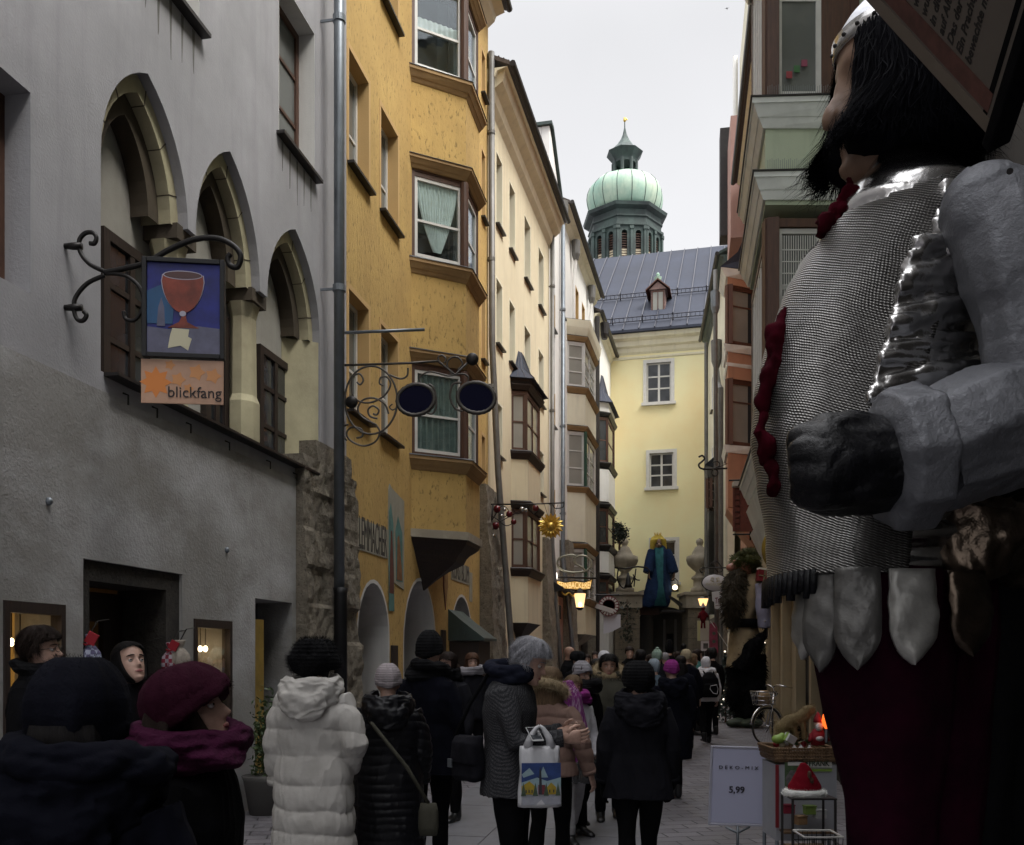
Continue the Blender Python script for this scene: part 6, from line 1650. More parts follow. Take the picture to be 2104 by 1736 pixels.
def ribbons(vs_fs, name, mat, parent):
 vs, fs = vs_fs; me = bpy.data.meshes.new(name); me.from_pydata(vs, [], fs); me.materials.append(mat)
 o = bpy.data.objects.new(name, me); COL.objects.link(o); o.parent = parent; return o
def giant():
 Y = 4.35; k = Y / F; X0 = 1840
 base = at(X0, HY, Y)
 r = root('giant_puppet', 'towering armoured puppet with black bobbed wig, spangled mail and grey gauntlet', 'puppet', (base.x, base.y, 0))
 def g(x, y, d=0.0): return at(x, y, Y + d) - Vector((base.x, Y, 0))
 def sec(y, xl, xr, dep): c = g((xl + xr) / 2, y); return (c.x, 0, c.z, (xr - xl) / 2 * k, dep)
 # torso, bottom to top
 T_ = [(1185, 1612, 2010, .40), (1100, 1598, 2020, .43), (1000, 1580, 2025, .46), (900, 1568, 2030, .47), (800, 1572, 2030, .47), (700, 1594, 2030, .46), (600, 1630, 2030, .44), (500, 1678, 2025, .42), (440, 1718, 2010, .36), (400, 1748, 1985, .28), (365, 1775, 1955, .2), (330, 1800, 1930, .17)]
 secs = [sec(*t) for t in T_]
 grow(MB().loft(secs, 40), .03, 'torso', m_foil, r, 2, [((1.5, 1.5, 9), .012, 4), ((3, 3, 16), .007, 9)])
 me = r.children[0].data if False else [c_ for c_ in bpy.data.objects if c_.name.startswith('torso')][-1].data; co, no = arrs(me); co += no * (np.abs(vnoise(co, (1.6, 1.6, 9), 44, 1.0)) ** .4 * .085 - .06)[:, None]; setco(me, co)
 # mail poncho
 edge = {1215: 1762, 1185: 1785, 1110: 1790, 1000: 1790, 900: 1785, 830: 1798, 720: 1832, 560: 1872, 470: 1905, 400: 1930, 372: 1925}
 ey = sorted(edge); exx = [edge[y] for y in ey]
 rows = 90; cols = 90; vs = []; uvs = []
 ys = np.linspace(1196, 366, rows)
 ty = [t[0] for t in T_][::-1]; tl = [t[1] for t in T_][::-1]; tr = [t[2] for t in T_][::-1]; td = [t[3] for t in T_][::-1]
 for i, y in enumerate(ys):
  xl, xr, dp = np.interp(y, ty, tl), np.interp(y, ty, tr), np.interp(y, ty, td); cx = (xl + xr) / 2; rx = (xr - xl) / 2
  xe = np.interp(y, ey, exx); c = max(-.98, min(.98, (xe - cx) / rx)); th = math.acos(c)
  for j in range(cols):
   t = j / (cols - 1); a = th + (2 * PI - 2 * th) * t
   off = .04 + .012 * math.sin(t * 25 + y * .01) * .4 + (.03 if y > 1100 else 0) * (y - 1100) / 100
   px = (cx - X0) * k + (rx * k + off) * math.cos(a); py = -(dp + off) * math.sin(a) * -1
   z = EH + (HY - y) * k
   if y > 1150: z -= (y - 1150) / 50 * .02 * math.sin(t * 6)
   vs.append((px, py, z)); uvs.append((a * (rx * k * .5 + dp * .5), z + .10 * math.sin(a * 1.5 + .4) + .06 * math.cos(px * 3)))
 def keep(v):
  xd = CX + (v[0] + base.x) / (Y + v[1]) * F; yd = HY - (v[2] - EH) / (Y + v[1]) * F
  return yd > (356 + (1950 - xd) * .39 if xd > 1733 else 440 + (1733 - xd) * 1.1)
 fs = [(i * cols + j, i * cols + j + 1, (i + 1) * cols + j + 1, (i + 1) * cols + j) for i in range(rows - 1) for j in range(cols - 1) if keep(vs[i * cols + j])]
 me = bpy.data.meshes.new('mail_shirt'); me.from_pydata(vs, [], fs); uvl = me.uv_layers.new(name='uv')
 for l in me.loops: uvl.data[l.index].uv = uvs[l.vertex_index]
 me.update(); co, no = arrs(me); co += no * vnoise(co, (2.5, 2.5, 4), 3, .012)[:, None]; setco(me, co)
 o = link(me, 'mail_shirt', m_mail, r); sm = o.modifiers.new('s', 'SOLIDIFY'); sm.thickness = .012
 # fringe at the mail's hem
 m = MB()
 for j in range(34, cols - 22, 2):
  p = Vector(vs[j]); m.tube([p + Vector((0, .02, .02)), p + Vector((0, .03, -.09 - .02 * math.sin(j)))], .02, 6)
 m.obj('dark_hem_fringe', m_gdark, r, True)
 sf = MB(); rs = np.random.RandomState(21)
 for j in range(17):
  y = 500 + j * 20; x0 = np.interp(y, ey, exx) - 22; up_ = 26 + 8 * rs.normal(); q_ = rs.uniform(.018, .034)
  sf.tube([g(x0 + (2020 - x0) * t, y - up_ * t + 6 * math.sin(t * 3 + j), -.50 + .08 * t * t - .012 * math.sin(j * 1.7 + t * 4)) for t in (0, .15, .3, .45, .6, .8, 1)], [q_, q_ * 1.2, q_, q_ * 1.15, q_, q_ * .9, q_ * .6], 10)
 grow(sf, .009, 'silver_side_folds', m_foil, r, 1, [((5, 5, 12), .010, 5), ((16, 16, 30), .004, 6)])
 ms = MB(); ms.tube([g(1925, 372, -.3), g(1950, 420, -.42), g(1944, 480, -.46), g(1950, 540, -.47)], [.05, .07, .06, .03], 12)
 grow(ms, .012, 'gathered_sleeve_head', m_foil, r, 1, [((14, 14, 22), .03, 5), ((30, 30, 40), .01, 6)])
 grow(MB().loft([sec(425, 1745, 1965, .30), sec(385, 1765, 1950, .25), sec(352, 1775, 1935, .22), sec(335, 1785, 1920, .2)], 30), .02, 'silver_collar', m_foil, r, 2, [((5, 5, 5), .03, 8)])
 # waist cloth
 ws_ = MB().loft([sec(1200, 1800, 2105, .40), sec(1130, 1810, 2110, .46), sec(1065, 1815, 2095, .48), sec(1035, 1830, 2080, .42)], 36)
 grow(ws_, .016, 'waist_cloth', m_foild, r, 2, [((4, 4, 9), .05, 14), ((12, 12, 6), .02, 15)])
 # tassets
 def petal(x0, x1, y0, y1, d, rz, mat, nm='tasset'):
  w = (x1 - x0) * k; h = (y1 - y0) * k; n = 14; vs = []; 
  M = T(g((x0 + x1) / 2, y0, d)) @ Rz(rz)
  P = []
  for i in range(n + 1):
   t = i / n; half = w / 2 * .88 * (1 + .06 * math.sin(t * 3)) * (1 if t < .62 else math.cos((t - .62) / .38 * PI / 2) ** .8)
   for q in range(7):
    s_ = q / 6 * 2 - 1
    P.append((half * s_, -.018 * (1 - s_ * s_) - .02 * math.sin(t * 2.6) + .006 * math.sin(t * 11 + q * 1.3 + x0) + .005 * math.sin(t * 23 - q), -h * t))
  a = MB(M); m2 = len(P)
  Q = [(x, y + .018, z) for x, y, z in P]
  fs = []
  for i in range(n):
   for q in range(6):
    b0 = i * 7 + q; fs.append((b0, b0 + 1, b0 + 8, b0 + 7)); fs.append((m2 + b0, m2 + b0 + 7, m2 + b0 + 8, m2 + b0 + 1))
  for i in range(n):
   for q in (0, 6):
    b0 = i * 7 + q; fs.append((b0, b0 + 7, m2 + b0 + 7, m2 + b0))
  fs += [(q, q + 1, m2 + q + 1, m2 + q) for q in range(6)]
  o = a.add(P + Q, fs).obj(nm, mat, r, True); return o
 m_pd = plain('dull_foil_leather', (.20, .195, .185), .45, .6, var=.4, vs=5, b=.02, bsc=7); petal(1826, 1922, 1168, 1343, -.50, .05, m_petal); petal(1716, 1806, 1165, 1356, -.43, -.30, m_pd); petal(1650, 1726, 1168, 1368, -.27, -.75, m_pd); petal(1618, 1690, 1178, 1356, .02, -1.2, m_petal); petal(1625, 1690, 1178, 1350, .25, -1.9, m_petal)
 petal(1940, 2040, 1172, 1330, -.46, .3, m_foild)
 # legs
 lg = MB()
 lg.loft([(g(1800, 0).x, -.10, .25, .17, .2), (g(1800, 0).x, -.10, 1.0, .20, .24), (g(1790, 0).x, -.08, 1.75, .32, .34), (g(1800, 0).x, -.05, 2.0, .33, .38)], 26)
 lg.loft([(g(1935, 0).x, .10, .25, .17, .2), (g(1935, 0).x, .10, 1.0, .21, .26), (g(1925, 0).x, .08, 1.75, .30, .36), (g(1900, 0).x, .05, 2.05, .33, .38)], 26)
 grow(lg, .02, 'velvet_breeches', m_velvet, r, 3, [((4.5, 4.5, .7), .035, 6), ((11, 11, 1.4), .012, 7)])
 for x in (1795, 1935):
  b = MB(); b.tube([(g(x, 0).x, -.1 if x < 1800 else .1, .35), (g(x, 0).x, -.1 if x < 1800 else .1, .1)], [.19, .16], 18); b.loft([(g(x, 0).x - .12, -.1 if x < 1800 else .1, .001, .30, .15), (g(x, 0).x - .12, -.1 if x < 1800 else .1, .08, .3, .15), (g(x, 0).x - .03, -.1 if x < 1800 else .1, .17, .2, .13)], 20)
  grow(b, .02, 'boot', m_gdark, r, 2)
 # dark cape behind
 cp = MB().loft([(g(2035, 0).x, .25, .3, .22, .3), (g(2040, 0).x, .25, 1.2, .26, .34), (g(2055, 0).x, .2, 2.2, .3, .34), (g(2050, 0).x, .15, 3.2, .2, .25), (g(2000, 0).x, .1, 3.75, .1, .15)], 24)
 grow(cp, .03, 'dark_cape', cloth_black, r, 2, [((7, 7, .8), .05, 33)])
 # arm
 dA = -.62
 ua = MB(); ua.ball(g(2052, 440, dA + .05), (.215, .18, .215), 24, 14); ua.tube([g(2056, 440, dA + .05), g(2092, 600, dA), g(2112, 790, dA)], [.20, .19, .17], 9)
 def facet(o, amp, sc):
  me = o.data; co, no = arrs(me); f = vnoise(co, sc, 77, 1.0, 2); co += no * (np.round(f * 2.2) / 2.2 * amp)[:, None]; setco(me, co)
 o = grow(ua, .018, 'upper_arm', m_gpaint, r, 1, [((2.2, 2.2, 2.2), .03, 5)]); facet(o, .014, 3.2)
 MB().tube([g(2074, 352, dA - .18), g(2074, 352, dA - .215)], .012, 10).obj('bolt', m_sheet, o)
 fa = MB(); fa.tube([g(2140, 850, dA - .02), g(2040, 885, dA - .03), g(1960, 915, dA - .04), g(1895, 945, dA - .05)], [.26, .275, .265, .235], 8)
 o = grow(fa, .018, 'forearm', m_gpaint, r, 1, [((2.2, 2.2, 2.2), .03, 8)]); facet(o, .014, 3.4)
 cf = MB(); cf.tube([g(1912, 938, dA - .05), g(1900, 940, dA - .05), g(1830, 948, dA - .06), g(1812, 950, dA - .06)], [.24, .285, .27, .20], 8)
 o = grow(cf, .016, 'gauntlet_cuff', m_gpaint, r, 1, [((2.5, 2.5, 2.5), .02, 18)]); facet(o, .010, 3.5)
 fi = MB(); fi.tube([g(1822, 955, dA - .06), g(1760, 956, dA - .07), g(1690, 960, dA - .07), g(1652, 966, dA - .06), g(1638, 968, dA - .06)], [.185, .195, .195, .165, .10], 9)
 for i, (yy, dd) in enumerate(((905, -.12), (938, -.17), (975, -.17), (1010, -.13))):
  fi.tube([g(1665, yy, dA + dd + .04), g(1648, yy, dA + dd), g(1690, yy + 3, dA + dd - .06), g(1735, yy + 6, dA + dd - .05)], [.05, .055, .05, .035], 10)
 fi.tube([g(1790, 890, dA - .12), g(1740, 880, dA - .16), g(1695, 888, dA - .18)], [.06, .05, .035], 10)
 o = grow(fi, .013, 'gauntlet_fist', m_gdark, r, 3, [((4, 4, 4), .02, 28)]); facet(o, .014, 6)
 # far arm behind the body
 # head
 S = 3.65; hc = g(1834, 180)
 H = T(hc) @ Rz(PI / 2) @ Rx(-.05) @ Matrix.Diagonal((3.1, 2.9, S, 1))
 hd = MB(); head_rings(hd, H, True)
 hd.tube([g(1850, 270), g(1850, 400)], .17, 16)
 nose = MB(); nose.tube([g(1722, 250, 0), g(1712, 330, 0), g(1704, 385, 0)], [.035, .05, .085], 14)
 hd.ball(g(1705, 246, 0), (.04, .05, .055), 16, 10); hd.tube([g(1722, 170), g(1718, 205), g(1706, 240)], [.02, .03, .045], 10)
 grow(hd, .022, 'head', m_gskin, r, 1, [((5, 5, 5), .012, 40)])
 for sd in (-1, 1): MB().ball(H @ Vector((sd * .020, .066, .001)), (.026, .03, .034), 14, 10).obj('eye', m_eyew, r, True)
 # wig volume
 WL = [(74, 1765, 1905, .2), (92, 1742, 1930, .27), (116, 1736, 1955, .30), (150, 1732, 1975, .33), (200, 1727, 2000, .36), (240, 1718, 2020, .38), (275, 1704, 2030, .38), (305, 1694, 2022, .37), (330, 1706, 2000, .34), (346, 1740, 1960, .28)]
 WL = [(a_, b_ - (11 if a_ < 230 else 0), c_, d_) for a_, b_, c_, d_ in WL]
 ty2 = [t[0] for t in WL]
 def wp(y, a, e=0):
  xl, xr, dp = (np.interp(y, ty2, [t[q] for t in WL]) for q in (1, 2, 3)); cx = (xl + xr) / 2; rx = (xr - xl) / 2 * k
  # gap for the face at a = pi (towards the street)
  da = abs(abs(math.atan2(math.sin(a - PI), math.cos(a - PI)))); gap = .0
  if y > 100 and da < .5: gap = (1 - da / .5) ** .7 * .085
  return Vector(((cx - X0) * k + (rx + e - gap) * math.cos(a), (dp + e - gap * .3) * math.sin(a), EH + (HY - y) * k))
 wr = [[tuple(wp(y, 2 * PI * j / 48)) for j in range(48)] for y in np.linspace(74, 345, 30)]
 m_wig = plain('black_wig', (.004, .004, .006), .8, spec=.05)
 wo = MB().rings(wr).obj('wig', m_wig, r, True)
 rs = np.random.RandomState(4); vs = []; fs = []
 for i in range(9500):
  a = rs.uniform(0, 2 * PI); da = abs(math.atan2(math.sin(a - PI), math.cos(a - PI)))
  if da < .30: continue
  y0 = rs.uniform(74, 200) if rs.rand() < .6 else rs.uniform(190, 325); L = rs.uniform(70, 200); y1 = min(y0 + L, 352 + rs.normal() * 11)
  if da < .85: y1 = min(y1, 345 + rs.normal() * 8)
  pts = []; dr = rs.normal() * .10; e0 = rs.uniform(-.008, .014); fl = max(0, rs.normal()) * .05
  for q in range(7):
   t = q / 6; y = y0 + (y1 - y0) * t; 
   p = wp(min(y, 318 + 10 * t), a + dr * t, e0 + fl * t * t + .012 * math.sin(t * 3 + i))
   p.z = EH + (HY - y) * k
   if da < 1.0 and y > 225: p.x -= .085 * ((y - 225) / 120) ** 1.3 * rs.uniform(.4, 1.3)
   pts.append(p)
  wd = rs.uniform(.0015, .0045); b0 = len(vs); s_ = Vector((-math.sin(a), math.cos(a), 0)) * wd
  for q, p in enumerate(pts):
   w_ = 1 - .85 * (q / 6) ** 2; vs += [tuple(p - s_ * w_), tuple(p + s_ * w_)]
  fs += [(b0 + 2 * q, b0 + 2 * q + 1, b0 + 2 * q + 3, b0 + 2 * q + 2) for q in range(6)]
 ribbons((vs, fs), 'wig_strands', m_wig, wo)
 # helmet
 c = g(1826, 92); R_ = .235
 prof = [(1.03, -.015), (1.03, .05), (1.0, .06), (.9, .10), (.72, .15), (.48, .20), (.25, .225), (.05, .24)]
 he = MB(T(c) @ Ry(-.12)).lathe([(a * R_, z) for a, z in prof], n=40).obj('helmet', m_helm, r, True)
 MB(T(c) @ Ry(-.12)).lathe([(R_ * 1.05, -.02), (R_ * 1.075, -.02), (R_ * 1.075, .055), (R_ * 1.05, .055)], n=40).obj('helmet_band', m_foil, he, True)
 rv = MB(T(c) @ Ry(-.12))
 for i in range(20): rv.ball((R_ * 1.08 * math.cos(i * PI / 10), R_ * 1.08 * math.sin(i * PI / 10), .025), .010, 8, 6)
 rv.obj('rivets', m_sheet, he, True)
 # red velvet neckerchief and chest ribbons
 rf = MB(); rf.tube([g(1752, 368, -.12), g(1738, 405, -.12), g(1718, 440, -.14), g(1698, 462, -.14), g(1690, 482, -.12)], [.035, .045, .038, .048, .02], 12)
 grow(rf, .014, 'neckerchief', m_bow, r, 1, [((14, 14, 26), .04, 51), ((30, 30, 44), .012, 52)])
 rb = MB(); rb.tube([g(1612, 640, -.10), g(1598, 690, -.12), g(1588, 745, -.14), g(1574, 800, -.15), g(1566, 850, -.14)], [.01, .035, .045, .035, .012], 10); rb.tube([g(1566, 850, -.14), g(1562, 890, -.16), g(1572, 930, -.14), g(1582, 950, -.1)], [.015, .045, .035, .012], 10); rb.tube([g(1582, 950, -.14), g(1590, 1000, -.14), g(1596, 1012, -.14)], [.02, .045, .02], 10)
 grow(rb, .012, 'chest_ribbon', m_bow, r, 2, [((22, 22, 16), .03, 61)])
 return r
giant()
def shield():
 c = at(1600, 1128, 5.6); r = root('round_shield', 'rounded ochre yellow shield peeking out behind the mail shirt', 'shield', c, -.5)
 MB(Rx(PI / 2) @ Matrix.Diagonal((.75, 1, 1, 1))).lathe([(.02, -.06), (.08, -.05), (.11, -.02), (.135, .02), (.125, .04), (.02, .05)], n=30).obj('shield_board', plain('yellow_paint', (.30, .19, .02), .5, var=.6, vs=5), r, True)
 MB().tube([(0, .05, 0), (.35, .15, -.1), (.7, .3, -.3)], .012, 6).obj('mount_rod', m_iron, r, True)
shield()
# ================================================================ big book board overhead
def book():
 Y = 2.7; c0 = at(2046, 266, Y)
 ex = (at(1796, -8, Y + .25) - c0); ex *= 1.25
 ey = at(2112, 112, Y - .25) - c0; ey = ey.normalized() * .72
 L = ex.length; u = ex.normalized(); v = (ey - u * ey.dot(u)).normalized(); n = u.cross(v)
 M = Matrix(((u.x, v.x, n.x, c0.x), (u.y, v.y, n.y, c0.y), (u.z, v.z, n.z, c0.z), (0, 0, 0, 1)))
 r = root('book_board', 'huge open storybook board with German verse hanging overhead at the upper right', 'board')
 r.matrix_world = M
 flip = -1 if n.dot(Vector((0, 0, 0)) - c0) < 0 else 1
 mp = plaster('yellowed_page', (.15, .125, .10), (.12, .10, .085), blotch=2, streak=False, rough=.7)
 W_ = .74
 MB().box(0, L, 0, W_, -.03, .03).obj('page', mp, r, bevel=.004)
 z = .031 * flip
 MB().box(.0, L, .004, .05, z - .001, z + .001).obj('page_border', plain('page_edge_paint', (.18, .145, .11), .8), r)
 MB().box(.02, L * .8, .06, .12, z - .001, z + .001).obj('faded_red_band', plain('faded_red_paint', (.15, .06, .045), .8, var=.5, vs=14), r)
 MB().box(-.05, -.01, -.02, W_, -.05, .02).obj('book_cover', cloth_black, r, bevel=.006)
 MB().box(.02, .04, .0, W_, z, z + .012).obj('cover_edge', cloth_black, r)
 ink = plain('book_ink', (.018, .014, .012), .8)
 lines = ['bewachte man von diesen', 'Ein Pracht, der er willkommen', 'Das der Riese ein Werk voll', 'auf Alter auch wiedererkannt', 'in die Bekanntheit nach Seel', 'wurde Ernst und voraus', 'weltweit Riesen von so', 'ermordete und zeigte', 'kühn er gegessen am', 'in seinen Schlossen', 'sang ruhiger am See', 'hing es ab', 'im Wald']
 for i, s in enumerate(lines):
  x = .15 + i * .046
  if x > L - .05: break
  Mt = T(x, .13, z) @ Rz(PI / 2)
  if flip < 0: Mt = T(x, .13, z) @ Rz(PI / 2) @ Rx(PI)
  text('text_line', s, .040, Mt, ink, r, align='LEFT', ext=.0008, shear=.15, bold=.0006)
 MB().tube([(L * .3, W_, 0), (L * .3 + .2, W_ + .9, 0)], .015, 8).tube([(L * .1, W_, 0), (L * .1 + .2, W_ + .9, 0)], .015, 8).obj('hanging_rod', m_iron, r, True)
book()
# ================================================================ signs on the left
def ring_pts(c, r, n=24, a0=0, a1=360, y=0, sx=1, sz=1):
 return [(c[0] + sx * r * math.cos(math.radians(a0 + (a1 - a0) * i / n)), y, c[1] + sz * r * math.sin(math.radians(a0 + (a1 - a0) * i / n))) for i in range(n + (0 if a1 - a0 == 360 else 1))]
def sign_goblet():
 Y = 6.9; k = Y / F; o = at(135, 505, Y)
 r = root('hanging_sign', 'blue stained-glass sign with a red goblet and an orange blickfang plaque below', 'sign', (o.x, o.y, 0))
 P = lambda x, y, d=0: ((x - 135) * k, d, EH + (HY - y) * k)
 ir = MB()
 def tb(pts, r0): ir.tube([P(*q) for q in pts], r0, 8)
 def cv(pts, n=10):
  out = []
  P_ = [np.array(p, float) for p in pts]; P_ = [P_[0]] + P_ + [P_[-1]]
  for i in range(1, len(P_) - 2):
   for j in range(n):
    t = j / n; a, b, c, d = P_[i - 1], P_[i], P_[i + 1], P_[i + 2]
    out.append(tuple(.5 * ((2 * b) + (c - a) * t + (2 * a - 5 * b + 4 * c - d) * t * t + (-a + 3 * b - 3 * c + d) * t ** 3)))
  out.append(tuple(P_[-1])); return out
 main = MB().tube([P(*q) for q in cv([(215, 560), (255, 552), (300, 540), (350, 512), (400, 492), (445, 490), (478, 504), (494, 525), (488, 548), (472, 545), (468, 530), (474, 522)])], .021, 10)
 bk = main.obj('bracket', m_iron, r, True)
 MB().tube([P(*q) for q in cv([(215, 558), (185, 543), (166, 520), (163, 495), (174, 480), (190, 478), (198, 488), (194, 500), (184, 500)])], .017, 8).obj('scroll', m_iron, bk, True)
 MB().tube([P(*q) for q in cv([(215, 566), (180, 582), (156, 610), (152, 635), (158, 655), (170, 659), (178, 648), (172, 640)])], .017, 8).obj('scroll', m_iron, bk, True)
 MB().tube([P(*q) for q in cv([(215, 562), (255, 566), (282, 585), (294, 612), (290, 640), (276, 658), (258, 655), (254, 640)])], .015, 8).obj('scroll', m_iron, bk, True)
 for y in (506, 632): MB().tube([P(133, y), P(150, y), P(168, y)], [.02, .028, .028], 8).tube([P(133, y), (P(133, y)[0] - .12, .1, P(133, y)[2])], .018, 6).obj('wall_plug', m_iron, bk, True)
 # framed glass panel, slightly turned
 M = T(P(378, 635)) @ Rz(.12)
 w, h = 82 * k, 102 * k
 f = MB(M)
 f.box(-w, -w + .035, -.03, .03, -h, h).box(w - .035, w, -.03, .03, -h, h).box(-w + .035, w - .035, -.03, .03, h - .035, h).box(-w + .035, w - .035, -.03, .03, -h, -h + .035)
 fo = f.obj('frame', m_black, r, bevel=.004)
 W_, H_ = w - .03, h - .03
 def sp(poly, mat, d, nm='painted_glass'): MB(M).extr([(x * W_, z * H_) for x, z in poly], 'y', -.012 - d, -.008).obj(nm, mat, fo)
 mb_ = plain('cobalt_glass', (.012, .02, .24), .5, var=.6, vs=5); mt_ = plain('teal_glass', (.015, .09, .22), .5, var=.3, vs=5); mr_ = plain('ruby_glass', (.28, .05, .025), .5, var=.55, vs=8, b=.003, bsc=40)
 mg_ = plain('slate_glass', (.11, .11, .19), .3, var=.4, vs=8); mc_ = plain('cream_glass', (.62, .58, .40), .4); ml = plain('lead_line', (.42, .4, .48), .4)
 MB(M).box(-W_, W_, -.008, .008, -H_, H_).obj('glass_panel', mb_, fo)
 sp([(-1, -.35), (-.3, -.35), (-.25, .3), (-.6, .5), (-1, .35)], mt_, .001)
 sp([(-1, -1), (1, -1), (1, -.42), (.4, -.38), (-.4, -.47), (-1, -.42)], mg_, .002)
 sp([(-.72, -.4), (-.68, .0), (-.6, .22), (-.52, 0), (-.5, -.4)], mg_, .0025)
 bowl = [(-.55, .72)] + [(-.02 + .57 * math.cos(math.radians(a)) * 1.0, .72 + .95 * math.sin(math.radians(a)) * .86) for a in range(190, 351, 10)] + [(.52, .72)]
 sp([(x * 1.04, .01 + z) for x, z in bowl], ml, .003); sp(bowl, mr_, .0045)
 el = [(-.02 + .53 * math.cos(2 * PI * i / 24), .72 + .10 * math.sin(2 * PI * i / 24)) for i in range(24)]
 sp(el, ml, .005); sp([(x * .95, .72 + (z - .72) * .8) for x, z in el], plain('dark_ruby', (.07, .018, .015), .3), .006)
 sp([(-.07, -.1), (.07, -.1), (.06, -.2), (.10, -.3), (.42, -.43), (-.42, -.43), (-.12, -.3), (-.06, -.2)], mr_, .004)
 sp([(-.02 + .09 * math.cos(2 * PI * i / 14), -.12 + .06 * math.sin(2 * PI * i / 14)) for i in range(14)], ml, .006)
 sp([(-.3, -.44), (.15, -.46), (.12, -.62), (.22, -.66), (.12, -.92), (-.08, -.82), (-.42, -.88), (-.36, -.6)], mc_, .005)
 # hanging plaque
 M2 = T(P(375, 785)) @ Rz(.1); w2, h2 = 82 * k, 45 * k
 mo = plain('pale_orange_board', (.60, .36, .24), .5, var=.2, vs=5); mo2 = plain('orange_print', (.75, .25, .05), .5)
 pl = MB(M2).box(-w2, w2, -.008, .008, -h2, h2).obj('plaque', mo, r, bevel=.002)
 def flower(cx, cz, rr, n=8, mat=mo2):
  pts = [(cx + rr * (1 if i % 2 == 0 else .62) * math.cos(PI * i / n), cz + rr * (1 if i % 2 == 0 else .62) * math.sin(PI * i / n)) for i in range(2 * n)]
  MB(M2).extr(pts, 'y', -.0095, -.008).obj('printed_flower', mat, pl)
 flower(-w2 * .64, -h2 * .05, h2 * .72); m3 = plain('faint_orange_print', (.66, .30, .11), .5)
 for (x, z, q) in ((-.1, .1, .35), (.35, .45, .4), (.75, .3, .38), (.15, -.3, .25), (-.3, .75, .25)): flower(x * w2, z * h2, h2 * q, 5, m3)
 text('lettering', 'blickfang', .115, M2 @ T(w2 * .30, -.012, -h2 * .50) @ Rx(PI / 2), plain('dark_print', (.03, .022, .022), .6), pl, width=w2 * 1.30)
 for x in (-.8, .8): MB(M2).tube([(x * w2, 0, h2), (x * w2, 0, h2 + .05)], .004, 6).obj('chain_link', m_iron, pl)
sign_goblet()
def catmull(pts, n=8):
 out = []; P_ = [np.array(p, float) for p in pts]; P_ = [P_[0]] + P_ + [P_[-1]]
 for i in range(1, len(P_) - 2):
  for j in range(n):
   t = j / n; a, b, c, d = P_[i - 1], P_[i], P_[i + 1], P_[i + 2]
   out.append(tuple(.5 * ((2 * b) + (c - a) * t + (2 * a - 5 * b + 4 * c - d) * t * t + (-a + 3 * b - 3 * c + d) * t ** 3)))
 out.append(tuple(P_[-1])); return out
